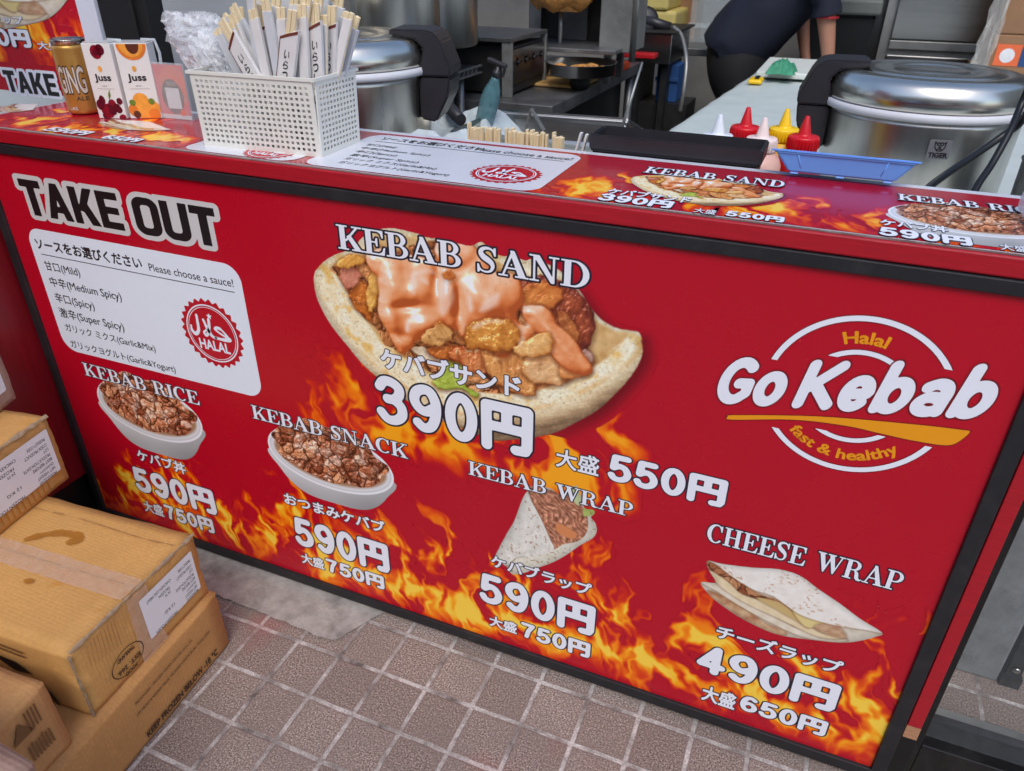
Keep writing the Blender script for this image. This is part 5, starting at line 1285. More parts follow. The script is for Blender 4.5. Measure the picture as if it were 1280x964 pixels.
# clear bag of plastic spoons standing in the left of the basket
M['film'] = clear_mat('clear_film', (250, 252, 255), .26, .06); M['spoon'] = mat('spoon_white', (236, 236, 236), .35, var=.02)
bag = thing('cutlery_bag', 'crinkled clear plastic bag of white spoons in the left of the basket', 'bag', (.56, .1, Z))
b0 = Vector(hit((268, 92), 1, .1)); 
def crumple(path, rad, n=48, amp=.006, seed=1, flat_=.6):
    b = bmesh.new(); rings = []
    for i, (p, r) in enumerate(zip(path, rad)):
        ring = []
        for k in range(n):
            a = 2*math.pi*k/n
            j = float(fbm(np.array([math.cos(a)*2.2+seed]), np.array([math.sin(a)*2.2+i*.42]), seed, 3)[0])
            q = r*(1+.35*j)+amp*math.copysign(abs(j)**.5, j)
            ring.append(b.verts.new(Vector(p)+Vector((math.cos(a)*q, math.sin(a)*q*flat_, amp*1.2*math.sin(a*5+i)*j))))
        rings.append(ring)
    for A, B in zip(rings, rings[1:]):
        for k in range(n): b.faces.new((A[k], A[(k+1) % n], B[(k+1) % n], B[k]))
    me = bpy.data.meshes.new('bag'); b.to_mesh(me); b.free(); return me
pth = []; rad = []
for t in np.linspace(0, 1, 26):
    s_ = hit((296-58*t-8*math.sin(t*3), 120-104*t), 1, .105); pth.append(s_); rad.append(.020+.034*math.sin(min(t*1.25, 1)*math.pi*.5)*(1-.35*max(t-.8, 0)/.2)+.004*random.random())
link('film', crumple(pth, rad, 56, .008, 3), M['film'], bag)
pth2 = [p+np.array([-.006, .01, 0]) for p in pth[6:]]; link('inner_film', crumple(pth2, [r*.8 for r in rad[6:]], 44, .007, 8), M['film'], bag)
for k in range(5):
    b = MB(); o_ = Vector(hit((262-6*k+14*(k % 2), 62+4*k), 1, .09+.008*k)); dr = Vector((-.28-.05*k, 0, 1)).normalized()
    T = dr.to_track_quat('Z', 'Y').to_matrix().to_4x4(); T.translation = o_
    pr = [(-.0, -.034), (.012, -.03), (.0165, -.014), (.0155, .004), (.009, .02), (.0045, .03)]
    n0 = 20; rings = []
    outl = [(x, z) for x, z in pr]+[(-x, z) for x, z in pr[::-1]]
    ce = b.bm.verts.new(T @ Vector((0, .006, -.006))); vs = [b.bm.verts.new(T @ Vector((x, 0, -z))) for x, z in outl]
    for i in range(len(vs)):
        try: b.bm.faces.new((vs[i], vs[(i+1) % len(vs)], ce)).smooth = True
        except ValueError: pass
    b.box((-.004, -.001, -.13), (.004, .0012, -.028), T); link('spoon', b.mesh(), M['spoon'], bag)
# ----------------------------------------------------------------------------
# kitchen behind the counter
# ----------------------------------------------------------------------------
M['steel'] = mat('steel', (172, 170, 166), .24, metal=1., var=.12, vscale=3, stretch=(1, 1, 14), rvar=.06, bump=.02, bscale=30)
M['steel_body'] = mat('steel_body', (196, 192, 184), .3, metal=1., var=.14, vscale=5, stretch=(5, 5, .12), rvar=.09)  # vertical streaks in tone and roughness imitate reflections on the steel sides
M['steel_lid'] = mat('steel_lid', (212, 208, 198), .26, metal=1., var=.08, vscale=5, rvar=.05)
M['steel_dark'] = mat('steel_dark', (124, 124, 124), .4, metal=.75, var=.3, vscale=8, rvar=.1, dark=(40, 36, 32), dscale=10, damt=.5)
M['steel_dull'] = mat('steel_dull', (156, 156, 152), .45, metal=.7, var=.25, vscale=6, rvar=.12, dark=(86, 80, 74), dscale=8, damt=.5)
M['iron'] = mat('iron', (46, 45, 44), .5, metal=.4, var=.4, vscale=14, bump=.2, bscale=80)
M['black_plastic'] = mat('black_plastic', (40, 39, 43), .42, var=.12, vscale=30, bump=.05, bscale=400)
M['white_rubber'] = mat('white_rubber', (212, 212, 216), .45, var=.04)
M['cloth'] = mat('table_cover', (196, 206, 202), .45, var=.06, vscale=6, bump=.25, bscale=14)
M['back_wall'] = mat('back_wall', (150, 146, 138), .7, var=.2, vscale=3, dark=(100, 96, 90), dscale=1.5, damt=.5)
M['ceiling'] = mat('ceiling', (196, 192, 180), .8, var=.05)
M['grey_panel'] = mat('grey_panel', (186, 196, 198), .42, var=.05, vscale=2)
TZ = .78
# the shell of the room
rm = MB(); rm.box((-3.0, 4.9, 0), (4.2, 5.0, 2.6)); tag(link('back_wall', rm.mesh(), M['back_wall'], None, (.6, 4.95, 0)), 'dim back wall of the kitchen behind the equipment', 'wall')
rm = MB(); rm.box((-3.1, .4, 0), (-3.0, 5.0, 2.6)); tag(link('side_wall', rm.mesh(), M['back_wall'], None, (-3.05, 2.7, 0)), 'dim left side wall of the kitchen beyond the grey panel', 'wall')
rm = MB(); rm.box((4.1, .4, 0), (4.2, 4.899, 2.6)); tag(link('side_wall', rm.mesh(), M['ceiling'], None, (4.15, 2.7, 0)), 'pale right side wall of the kitchen beyond the wrapped boxes', 'wall')
rm = MB(); rm.box((-3.1, 3.3, 2.601), (4.2, 5.0, 2.7)); tag(link('ceiling', rm.mesh(), M['ceiling'], None, (.5, 3, 2.6)), 'plain ceiling of the kitchen above the cooking tables', 'ceiling')
gp = thing('partition', 'smooth blue grey partition behind the chopstick basket', 'partition', (-.35, .84, 0))
rm = MB(); rm.box((-1.2, .80, 0), (.32, .83, 2.2)); link('panel', rm.mesh(), M['grey_panel'], gp)
rm = MB(); rm.box((.3205, .795, 0), (.352, .835, 2.2)); link('edge_post', rm.mesh(), M['steel_dull'], gp)
fl0 = Flat(Frame((0, 0, .002), (1, 0, 0), (0, 1, 0), .002)); M['kitchen_floor'] = mat('kitchen_floor', (62, 56, 52), .5, var=.3, vscale=5)
fl0.add([[(-3, .46), (1.6, .46), (1.6, 4.9), (-3, 4.9)], [(2.6, .46), (4.1, .46), (4.1, 4.9), (2.6, 4.9)], [(1.6, .7), (2.6, .7), (2.6, 4.9), (1.6, 4.9)]], lambda x, y: (x, y), M['kitchen_floor'], 1)
o = fl0.done('kitchen_floor', None); o['kind'] = 'structure'

# --- prep tables under a pale plastic cover
def wavy(x0, x1, y0, y1, z, drop, edges, seed, n=60, amp=.004):
    """cover lying on a table; edges that hang over: subset of 'lrfb' """
    nx = n; ny = int(n*max((y1-y0)/(x1-x0), .4)); b = bmesh.new(); V = []
    xs = np.linspace(x0-(drop if 'l' in edges else 0), x1+(drop if 'r' in edges else 0), nx); ys = np.linspace(y0-(drop if 'f' in edges else 0), y1+(drop if 'b' in edges else 0), ny)
    XX, YY = np.meshgrid(xs, ys)
    nz = fbm(XX*3, YY*3, seed, 4)*amp*1.6+np.maximum(fbm(XX*7+3, YY*2.2, seed+5, 3), 0)*amp*2.0
    out = np.maximum(np.maximum(x0-XX, XX-x1), np.maximum(y0-YY, YY-y1)); hang = np.maximum(out, 0)
    cx = np.clip(XX, x0, x1); cy = np.clip(YY, y0, y1)
    px = cx+np.sign(XX-cx)*np.minimum(hang, .02)+np.sign(XX-cx)*(fbm(YY*6, XX*2, seed+2, 3)*.03*np.minimum(hang*12, 1)); py = cy+np.sign(YY-cy)*np.minimum(hang, .02)
    pz = z+.003+np.abs(nz)*(hang <= 0)-np.maximum(hang-.012, 0)
    vs = [[b.verts.new((px[j, i], py[j, i], pz[j, i])) for i in range(nx)] for j in range(ny)]
    for j in range(ny-1):
        for i in range(nx-1): b.faces.new((vs[j][i], vs[j][i+1], vs[j+1][i+1], vs[j+1][i])).smooth = True
    me = bpy.data.meshes.new('cover'); b.to_mesh(me); b.free(); return me
def table(name, label, x0, x1, y0, y1, z, m='steel_dull', cat='table', lower=True):
    t = thing(name, label, cat, ((x0+x1)/2, (y0+y1)/2, 0))
    b = MB(); b.box((x0, y0, z-.04), (x1, y1, z), bev=.004); link('table_top', b.mesh(), M[m], t)
    for x in (x0+.04, x1-.04):
        for y in (y0+.04, y1-.04):
            b = MB(); b.tube([(x, y, 0.0), (x, y, z-.041)], .019, 12); link('leg', b.mesh(), M['steel_dull'], t)
    if lower:
        b = MB(); b.box((x0+.06, y0+.06, .2), (x1-.06, y1-.06, .225)); link('lower_shelf', b.mesh(), M['steel_dark'], t)
    return t
table('prep_table', 'steel prep table right behind the counter under pale sheeting', .02, 1.16, .31, 1.16, TZ)
tag(link('table_cover', wavy(.02, 1.16, .31, 1.16, TZ, .0, '', 3), M['cloth'], None, (.6, .7, TZ)), 'pale plastic sheeting on the prep table beneath the steel pan', 'table cover')
wt = table('prep_table', 'long steel table running back from the sauce bottles to the bending person', 1.2, 2.5, .31, 3.42, TZ)
cv_ = wavy(1.10, 2.5, .31, 3.42, TZ, .14, 'l', 9, 80, .006)
sh_ = np.zeros(len(cv_.vertices)*3, np.float32); cv_.vertices.foreach_get('co', sh_); sh_ = sh_.reshape(-1, 3); k_ = np.clip((sh_[:, 1]-.3)/3.1, 0, 1); wgt = np.clip((2.0-sh_[:, 0])/.9, 0, 1)
sh_[:, 0] += wgt*(-.12+.21*k_); cv_.vertices.foreach_set('co', sh_.ravel())
tag(link('table_cover', cv_, M['cloth'], None, (1.8, 1.8, TZ)), 'pale grey green sheet covering the long table behind the sauce bottles', 'table cover')
M['tissue'] = mat('tissue', (184, 194, 197), .6, var=.05, vscale=20, bump=.2, bscale=30)
def crumpled(c, rx, ry, h, seed, m, label, name='plastic_sheet', cat='plastic sheet'):
    n = 30; b = bmesh.new(); vs = []
    for j in range(n):
        row_ = []
        for i in range(n):
            x, y = i/(n-1)*2-1, j/(n-1)*2-1; r = max(abs(x), abs(y)); q = 1-r
            z = h*min(q*2.4, 1)*(.62+.55*float(fbm(np.array([x*1.5+seed]), np.array([y*1.5]), seed, 3)[0])+.16*abs(float(fbm(np.array([x*3.5+seed]), np.array([y*3.5]), seed+2, 2)[0]))); row_.append(b.verts.new((c[0]+x*rx*(1+.12*math.sin(5*y+seed)), c[1]+y*ry*(1+.12*math.sin(4*x+seed)), c[2]+z)))
        vs.append(row_)
    for j in range(n-1):
        for i in range(n-1): b.faces.new((vs[j][i], vs[j][i+1], vs[j+1][i+1], vs[j+1][i]))
    me = bpy.data.meshes.new(name); b.to_mesh(me); b.free()
    return tag(link(name, me, M[m], None, c), label, cat)
crumpled((.78, .46, TZ+.012), .19, .12, .165, 2, 'tissue', 'crumpled white plastic sheet in front of the left rice cooker')
crumpled((1.0, .50, TZ+.012), .11, .10, .17, 6, 'tissue', 'crumpled white plastic bunched beside the row of wooden chopsticks')
crumpled((.55, 1.0, TZ+.012), .17, .12, .11, 11, 'tissue', 'flat pale paper sheet under the black grip left of the steel pan')

# --- rice cookers
def cooker(c, r, zb, label, ang, logo=False):
    t = thing('rice_cooker', label, 'rice cooker', (c[0], c[1], TZ+.004)); z0 = TZ+.004
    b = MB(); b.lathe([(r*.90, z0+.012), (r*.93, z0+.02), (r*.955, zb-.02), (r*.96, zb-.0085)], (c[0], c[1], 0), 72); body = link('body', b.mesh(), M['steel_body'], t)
    b = MB(); b.lathe([(r*.9, z0), (r*.92, z0+.004), (r*.92, z0+.0115)], (c[0], c[1], 0), 48); link('base_ring', b.mesh(), M['black_plastic'], t)
    b = MB(); b.lathe([(r*.955, zb-.008), (r*1.0, zb-.007), (r*1.01, zb), (r*1.0, zb+.008), (r*.955, zb+.009)], (c[0], c[1], 0), 72, caps=False); link('white_seal', b.mesh(), M['white_rubber'], t)
    b = MB(); b.lathe([(r*.965, zb+.0095), (r*.985, zb+.012), (r*.99, zb+.03), (r*.965, zb+.052), (r*.91, zb+.062), (r*.83, zb+.066), (r*.74, zb+.067), (r*.725, zb+.066), (r*.70, zb+.064), (r*.68, zb+.0655), (r*.66, zb+.0675), (r*.56, zb+.069), (r*.42, zb+.068), (r*.40, zb+.066), (r*.37, zb+.065), (r*.35, zb+.067), (.001, zb+.0685)], (c[0], c[1], 0), 84); link('lid', b.mesh(), M['steel_lid'], t)
    rad = Vector((math.cos(ang), math.sin(ang), 0)); tan = Vector((-rad.y, rad.x, 0)); o = Vector((c[0], c[1], 0))-tan*.055
    up_ = [(r*.93, zb-.01), (r+.055, zb-.01), (r+.058, zb+.006), (r+.036, zb+.06), (r+.022, zb+.078), (r-.0, zb+.083), (r-.075, zb+.083), (r-.08, zb+.077), (r-.072, zb+.070), (r-.02, zb+.063), (r*.985, zb+.045)]
    lo_ = [(r*.93, zb-.10), (r+.02, zb-.105), (r+.05, zb-.05), (r+.055, zb-.0125), (r*.93, zb-.0125)]
    for nm, pl in (('lid_handle', up_), ('hinge_block', lo_)):
        b = MB(); b.prism(pl, o, rad, (0, 0, 1), .001) if 0 else b.prism([(x, z) for x, z in pl], o, rad, Vector((0, 0, 1)), -.11)
        bmesh.ops.recalc_face_normals(b.bm, faces=b.bm.faces); bmesh.ops.bevel(b.bm, geom=b.bm.edges[:], offset=.004, segments=2, affect='EDGES'); link(nm, b.mesh(), M['black_plastic'], t)
    if logo:
        a = math.radians(logo); rr = r*.9585; n = Vector((math.cos(a), math.sin(a), 0)); u = Vector((-n.y, n.x, 0)); cz = zb-.055
        fr = Frame(Vector((c[0], c[1], cz))+n*rr, u, (0, 0, 1), .0003); F = Flat(fr); q = .021
        F.shape(rrect(-q, q, -q*.9, q*.9, .004), (-.03, -.03, .03, .03), .0015, M['badge'], 1)
        F.shape(lambda X, Y: np.minimum(sd_line([(-.010, .014), (-.009, .003), (-.004, -.003), (.004, -.003), (.009, .003), (.010, .014), (.006, .011), (.002, .013), (0, .009), (-.002, .013), (-.006, .011), (-.010, .014)], X, Y, .0011), np.minimum(sd_line([(-.006, .009), (-.002, .007), (-.001, .002)], X, Y, .0011), np.minimum(sd_line([(.006, .009), (.002, .007), (.001, .002)], X, Y, .0011), sd_line([(-.004, -.0005), (0, .001), (.004, -.0005)], X, Y, .0011)))), (-.015, -.006, .015, .018), .0007, M['black_print'], 2)
        lettering(fr, text_sd('TIGER', .04), (-q*.85, q*.85, -q*.78, -q*.3), [(M['black_print'], .05)], None, '', 2, flat=F)
        F.done('badge', body)
    return t
M['badge'] = mat('badge', (138, 136, 140), .35, metal=.5)
ck2 = cooker((1.702, .927), .2016, 1.0, 'large steel rice cooker behind the blue tray at the right end', R(183), logo=-80)
ck1 = cooker((.47, .556), .2125, 1.05, 'large steel rice cooker behind the chopstick basket', R(14))

can_ = thing('steel_canister', 'dark steel canister at the far right beside the rice cooker', 'canister', (1.95, .72, TZ+.004)); b = MB(); b.lathe([(.075, 0), (.08, .006), (.08, .16), (.083, .165), (.076, .168), (.07, .172), (.001, .176)], (1.955, .70, TZ+.004), 40); link('body', b.mesh(), M['steel_dark'], can_)
b = MB(); b.lathe([(.012, .1762), (.016, .184), (.012, .192), (.001, .193)], (1.955, .70, TZ+.004), 16); link('knob', b.mesh(), M['black_plastic'], can_)
# power cable hanging in front of the right cooker
M['cable'] = mat('cable', (14, 14, 16), .4)
def cable(pts, Ys, r, label):
    P = np.array([hit(p, 1, y) for p, y in zip(pts, Ys)]); P = smooth(P[:, :3], 8, False) if False else P
    Q = []
    for k in range(3): Q.append(smooth(np.stack([P[:, k], np.arange(len(P))], 1), 8, False)[:, 0])
    b = MB(); b.tube(np.stack(Q, 1), r, 8); return tag(link('cable', b.mesh(), M['cable'], None, tuple(P[0])), label, 'cable')
cable([(1300, 105), (1278, 150), (1250, 172), (1215, 196), (1180, 220), (1158, 238), (1145, 262)], [.55, .6, .6, .56, .5, .42, .36], .0065, 'black cable curving across the steel front of the right cooker')
cable([(1292, 95), (1277, 130), (1262, 165), (1240, 205), (1222, 232), (1208, 262)], [.5, .5, .46, .42, .38, .34], .0055, 'thin black cord hanging steeply at the far right end of the counter')

# --- squeeze bottles
def bottle(loc, body, cap, label, scale=1.):
    t = thing('sauce_bottle', label, 'sauce bottle', loc, 'squeeze bottles of sauce'); x, y, z = loc; s = scale
    b = MB(); b.lathe([(.031*s, 0), (.0335*s, .004), (.0335*s, .112*s), (.033*s, .122*s), (.029*s, .132*s), (.0225*s, .1385*s), (.0215*s, .1402*s)], (x, y, z), 36); link('bottle', b.mesh(), body, t)
    b = MB(); n_ = 36
    prof = [(.0195*s, .1405*s), (.0225*s, .141*s), (.0225*s, .1575*s), (.0222*s, .159*s), (.021*s, .1602*s), (.0205*s, .1604*s), (.0104*s, .1610*s), (.0098*s, .1614*s), (.0092*s, .164*s), (.0034*s, .187*s), (.0026*s, .1885*s), (.0005, .1885*s)]
    b.lathe(prof, (x, y, z), n_)
    for k in range(30):
        a = 2*math.pi*k/30; b.box((-.0007, -.0009, .143*s), (.0012, .0009, .156*s), Matrix.Translation((x, y, z)) @ Matrix.Rotation(a, 4, 'Z') @ Matrix.Translation((.0225*s, 0, 0)))
    link('nozzle_cap', b.mesh(), cap, t); return t
def plastic(n, c, r=.35): 
    m = mat(n, c, r, var=.02); m.node_tree.nodes['Principled BSDF'].inputs['Subsurface Weight'].default_value = .15; m.node_tree.nodes['Principled BSDF'].inputs['Subsurface Radius'].default_value = (.01, .008, .006); return m
wb, wcap = plastic('white_bottle', (216, 214, 212)), plastic('white_cap', (226, 230, 236)); rb, rcap = plastic('red_bottle', (176, 10, 18)), plastic('red_cap', (206, 12, 28)); yb, ycap = plastic('yellow_bottle', (236, 184, 20)), plastic('yellow_cap', (246, 200, 20)); pb, pcap = plastic('pink_bottle', (222, 176, 160)), plastic('pink_cap', (240, 218, 212))
SB = .235/.1885
for px, bod, cap_, lab in [((901, 143), wb, wcap, 'squeeze bottle with white cap, leftmost behind the black trough'), ((936, 134), rb, rcap, 'red squeeze bottle standing between the white and the yellow capped bottles'), ((957, 147), pb, pcap, 'squeeze bottle of pink sauce with a pale cap'),
                           ((985, 136), yb, ycap, 'yellow squeeze bottle, the only yellow one'), ((1010, 145), rb, rcap, 'red squeeze bottle nearest the right rice cooker')]:
    h = hit(px, 2, TZ+.008+.235); bottle((h[0], h[1], TZ+.008), bod, cap_, lab, SB)

# --- black trough and blue tray
M['blue_plastic'] = plastic('blue_plastic', (112, 174, 252), .32)
def trough(name, label, cat, x0, x1, y0, y1, z0, z1, flare, m, lip, tilt=0., wall_t=.003, feet=False, ribs=0):
    t = thing(name, label, cat, ((x0+x1)/2, (y0+y1)/2, z0))
    Mx = Matrix.Translation(((x0+x1)/2, y0, z0)) @ Matrix.Rotation(tilt, 4, 'X') @ Matrix.Translation((-(x0+x1)/2, -y0, -z0))
    b = bmesh.new(); L = []
    def ring(o, z): return [b.verts.new(Mx @ Vector(p)) for p in ((x0-o, y0-o*.6, z), (x1+o, y0-o*.6, z), (x1+o, y1+o*.6, z), (x0-o, y1+o*.6, z))]
    rs = [ring(0, z0), ring(flare*.93, z1-lip), ring(flare+.004, z1-lip+.0005), ring(flare+.005, z1), ring(flare-.001, z1+.0004), ring(flare*.92-wall_t, z1-lip), ring(-wall_t, z0+.004)]
    b.faces.new(rs[0][::-1])
    for A, B in zip(rs, rs[1:]):
        for k in range(4): b.faces.new((A[k], A[(k+1) % 4], B[(k+1) % 4], B[k]))
    b.faces.new(rs[-1]); bmesh.ops.recalc_face_normals(b, faces=b.faces)
    bmesh.ops.bevel(b, geom=b.edges[:], offset=.0022, segments=2, affect='EDGES')
    me = bpy.data.meshes.new(name); b.to_mesh(me); b.free(); link('shell', me, m, t)
    if feet:
        for k in (.06, .5, .94):
            q = MB(); q.box((x0+(x1-x0)*k-.006, y0+.001, z0-.003), (x0+(x1-x0)*k+.006, y0+.006, z0-.0003), Mx, bev=.001); link('foot', q.mesh(), m, t)
        for k in (.12, .86):
            q = MB(); q.tube([Mx @ Vector((x0+(x1-x0)*k, y0-.0005, z0+.004)), Mx @ Vector((x0+(x1-x0)*k+(k-.5)*.02, y0-flare*.55, z1-lip-.001))], .0013, 6); link('rib', q.mesh(), m, t)
    return t
trough('trough', 'long black plastic trough standing behind the counter edge', 'trough', 1.168, 1.424, .292, .352, TZ+.008, 1.012, .012, M['black_plastic'], .026)
trough('tray', 'bright blue plastic tray leaning on the back edge of the counter', 'tray', 1.484, 1.634, .243, .277, .993, 1.024, .024, M['blue_plastic'], .003, tilt=R(-12), feet=True)

# --- row of bare wooden chopsticks behind the counter
a_, c_ = hit((583, 172), 1, .33), hit((703, 187), 1, .33)
box_t = thing('chopstick_holder', 'low clear holder with a row of bare wooden chopsticks behind the sauce card', 'holder', tuple((a_+c_)/2*np.array([1, 1, 0])+np.array([0, .01, TZ+.006])))
q = MB(); q.box((a_[0]-.006, .318, TZ+.006), (c_[0]+.006, .36, TZ+.012)); q.box((a_[0]-.006, .3181, TZ+.0121), (c_[0]+.006, .321, .93)); q.box((a_[0]-.006, .357, TZ+.0121), (c_[0]+.006, .3599, .93)); link('tray', q.mesh(), M['acrylic'], box_t)
proto = None; n_ = 40
for k in range(n_):
    if k in (14, 15, 33, 34): continue
    x = a_[0]+(c_[0]-a_[0])*(k+.5)/n_; w_ = (c_[0]-a_[0])/n_*.46; zt = .990+.007*random.random(); dy = random.uniform(-.008, .008)
    if proto is None:
        t = thing('wooden_chopsticks', 'pair of bare wooden chopsticks standing upright in the row behind the counter', 'chopsticks', (x, .339, TZ+.0125), 'bare wooden chopsticks in a row')
        for s_ in (-1, 1):
            q = MB(); q.box((x+s_*w_*.5-w_*.47, .333, TZ+.0125), (x+s_*w_*.5+w_*.47, .345, 1.0), bev=.0007, seg=1); link('stick', q.mesh(), M['chop_wood'], t)
        proto = t
    else: copy_thing(proto, (x, .339+dy, TZ+.0125+zt-1.0), random.uniform(-.25, .25))
ps_ = thing('paper_packets', 'two small white paper packets standing beside the black trough', 'packets', (1.12, .33, TZ))
for px0, px1 in (((720, 190), (727, 166)), ((728, 190), (734, 168))):
    p0, p1 = hit(px0, 1, .33), hit(px1, 1, .33); q = MB(); q.box((-.005, -.002, -.17), (.005, .002, (Vector(p1)-Vector(p0)).length), (Matrix.Translation(Vector(p0)) @ (Vector(p1)-Vector(p0)).to_track_quat('Z', 'Y').to_matrix().to_4x4())); link('packet', q.mesh(), M['paper'], ps_)

# --- steel pan with tongs and a steel
pan = thing('steel_pan', 'rectangular steel food pan with rolled rim on the prep table', 'pan', (.86, 1.02, TZ+.012))
c4 = [hit(p, 2, .87)[:2] for p in [(604, 164), (628, 142), (776, 150), (803, 158)]]
P4 = [np.array([.628, .80]), np.array([.628, 1.10]), np.array([1.0, 1.13]), np.array([1.07, 1.02]), np.array([1.06, .80])]
b = bmesh.new(); P4s = smooth(np.array(P4), 1); cen = np.mean(P4, 0)
rs = []
for k_, z_ in ((1.03, .868), (1.035, .872), (1.02, .875), (1.0, .870), (.985, .86), (.93, .80), (.90, TZ+.016), (.0, TZ+.016)): rs.append([b.verts.new((*(cen+(p-cen)*k_), z_)) for p in P4])
for A, B in zip(rs, rs[1:]):
    for k in range(5):
        try: b.faces.new((A[k], A[(k+1) % 5], B[(k+1) % 5], B[k]))
        except ValueError: pass
bmesh.ops.remove_doubles(b, verts=b.verts, dist=1e-5); bmesh.ops.bevel(b, geom=[e for e in b.edges if not e.is_boundary], offset=.006, segments=2, affect='EDGES')
me = bpy.data.meshes.new('pan'); b.to_mesh(me); b.free(); link('bowl', me, M['steel'], pan)
b = MB()
tp = [hit(p, 1, .9) for p in [(657, 164), (664, 136), (680, 163)]]
tg = thing('tongs', 'steel tongs leaning in the rectangular pan with the bend upwards', 'tongs', tuple(tp[1]))
for e in (0, 2):
    b = MB(); d_ = Vector(tp[1])-Vector(tp[e]); b.box((-.009, -.0012, 0), (.009, .0012, d_.length+.0), Matrix.Translation(Vector(tp[e])) @ d_.to_track_quat('Z', 'Y').to_matrix().to_4x4()); link('arm', b.mesh(), M['steel_dull'], tg)
k0, k1 = hit((776, 164), 1, .95), hit((803, 78), 1, 1.02); b = MB(); b.tube([k0, (k0+k1)/2, k1], [.0035, .004, .0025], 8); tag(link('skewer', b.mesh(), M['steel_dull'], None, tuple(k0)), 'long thin steel rod leaning out of the pan behind the black trough', 'rod')
g0, g1 = hit((558, 132), 1, .98), hit((576, 150), 1, .9); b = MB(); b.tube([g0, g0+(g1-g0)*.3, g1], [.014, .019, .016], 12); tag(link('grip', b.mesh(), M['black_plastic'], None, tuple(g0)), 'black ridged grip lying beside the left rice cooker', 'handle')
# spray bottle
M['teal'] = clear_mat('teal_plastic', (92, 134, 142), .8, .2)
sp0, sp1 = hit((606, 150), 1, 1.0), hit((620, 96), 1, 1.0)
spr = thing('spray_bottle', 'translucent teal spray bottle with black trigger left of the steel pan', 'spray bottle', (sp0[0], 1.0, TZ+.01))
d_ = (Vector(sp1)-Vector(sp0)); Ts = Matrix.Translation(Vector(sp0)-d_.normalized()*.05) @ d_.to_track_quat('Z', 'Y').to_matrix().to_4x4(); L = d_.length+.05
b = MB(); b.lathe([(.022, 0), (.026, .008), (.027, L*.62), (.022, L*.8), (.012, L*.95), (.011, L)], (0, 0, 0), 28, Ts); link('bottle', b.mesh(), M['teal'], spr)
b = MB(); b.lathe([(.013, L+.0005), (.013, L+.014), (.008, L+.017), (.008, L+.028)], (0, 0, 0), 16, Ts); b.box((-.009, -.022, L+.0285), (.009, .035, L+.04), Ts, bev=.003); b.box((-.004, -.022, L+.006), (.004, -.015, L+.028), Ts, bev=.0015); link('trigger_head', b.mesh(), M['black_plastic'], spr)

# --- griddle table with grill, stove, pots, kebab machine
gt = thing('cooking_table', 'dark steel cooking table along the left side of the kitchen', 'table', (0, 2.1, 0))
b = MB(); b.box((-1.0, 1.505, .775), (.645, 2.75, .82), bev=.003); link('table_top', b.mesh(), M['steel_dark'], gt)
b = MB(); b.box((-.95, 1.60, .02), (.56, 2.7, .774)); link('cabinet', b.mesh(), M['iron'], gt)
for x, y in ((.6, 1.56), (.6, 2.69)):
    b = MB(); b.tube([(x, y, 0), (x, y, .7745)], .02, 10); link('leg', b.mesh(), M['steel_dark'], gt)
gr = thing('grill', 'steel grill box with a row of round holes on the cooking table', 'grill', (.3, 1.77, .8205))
gz = 1.012; gx = .453; gy0, gy1 = 1.601, 1.942
b = MB(); b.box((-.1, gy0+.02, .83), (gx-.004, gy1-.02, gz-.03)); link('body', b.mesh(), M['iron'], gr)
b = MB(); b.box((-.1, gy0-.012, gz-.014), (gx+.006, gy1+.006, gz), bev=.002); link('top_plate', b.mesh(), M['steel_dark'], gr)
for (x0, y0) in ((gx-.03, gy0-.008), (gx-.012, gy1-.012)):
    b = MB(); b.box((x0, y0, .8206), (gx+.006, y0+.016, gz-.0145), bev=.001); link('corner_post', b.mesh(), M['steel_dull'], gr)
fr = Frame((gx+.001, 0, 0), (0, 1, 0), (0, 0, 1), .0015); F = Flat(fr)
def perf(X, Y):
    s_ = rrect(gy0+.012, gy1-.014, .862, gz-.04, .004)(X, Y)
    for k in range(4): s_ = np.maximum(s_, -(np.sqrt((X-(gy0+.055+.077*k))**2+(Y-.93)**2)-.0135)); s_ = np.maximum(s_, -(np.sqrt((X-(gy0+.093+.077*k))**2+(Y-.927)**2)-.005))
    return s_
F.shape(perf, (gy0, .85, gy1, gz), .003, M['steel'], 1); F.done('pierced_panel', gr)
for k in range(4):
    b = MB(); b.lathe([(.0001, 0), (.006, 0), (.006, .008), (.0001, .009)], (0, 0, 0), 10, Matrix.Translation((gx+.003, gy0+.055+.077*k, .93)) @ Matrix.Rotation(R(90), 4, 'Y')); link('knob', b.mesh(), M['iron'], gr)
M['bread'] = mat('flat_bread', (190, 150, 90), .8, var=.3, vscale=20, bump=.4, bscale=40)
for i_, (px_, y_, lab) in enumerate([((700, 103), 1.9, 'flat brown bread lying under the tray beside the grill')]):
    h = hit(px_, 2, .823); b = MB(); b.box((h[0]-.12, h[1]-.12, .8225), (h[0]+.12, h[1]+.12, .833), bev=.004); tag(link('flat_bread', b.mesh(), M['bread'], None, (h[0], h[1], .8225)), lab, 'bread')
st = thing('gas_stove', 'low steel gas stove with slotted side rail below the tall pot', 'stove', (.1, 1.3, .8))
zs_ = .98
b = MB(); b.box((-.35, 1.16, .895), (.343, 1.58, .922), bev=.004); link('burner_box', b.mesh(), M['iron'], st)
for k in range(11):
    b = MB(); b.prism([(1.20+.034*k, .903), (1.206+.034*k, .903), (1.212+.034*k, .918), (1.206+.034*k, .918)], (.3435, 0, 0), (0, 1, 0), (0, 0, 1), .006); link('slot_bar', b.mesh(), M['steel_dull'], st)
for z0, z1 in ((.897, .9025), (.9185, .925)):
    b = MB(); b.box((.3435, 1.16, z0), (.352, 1.585, z1), bev=.001); link('front_rail', b.mesh(), M['steel_dull'], st)
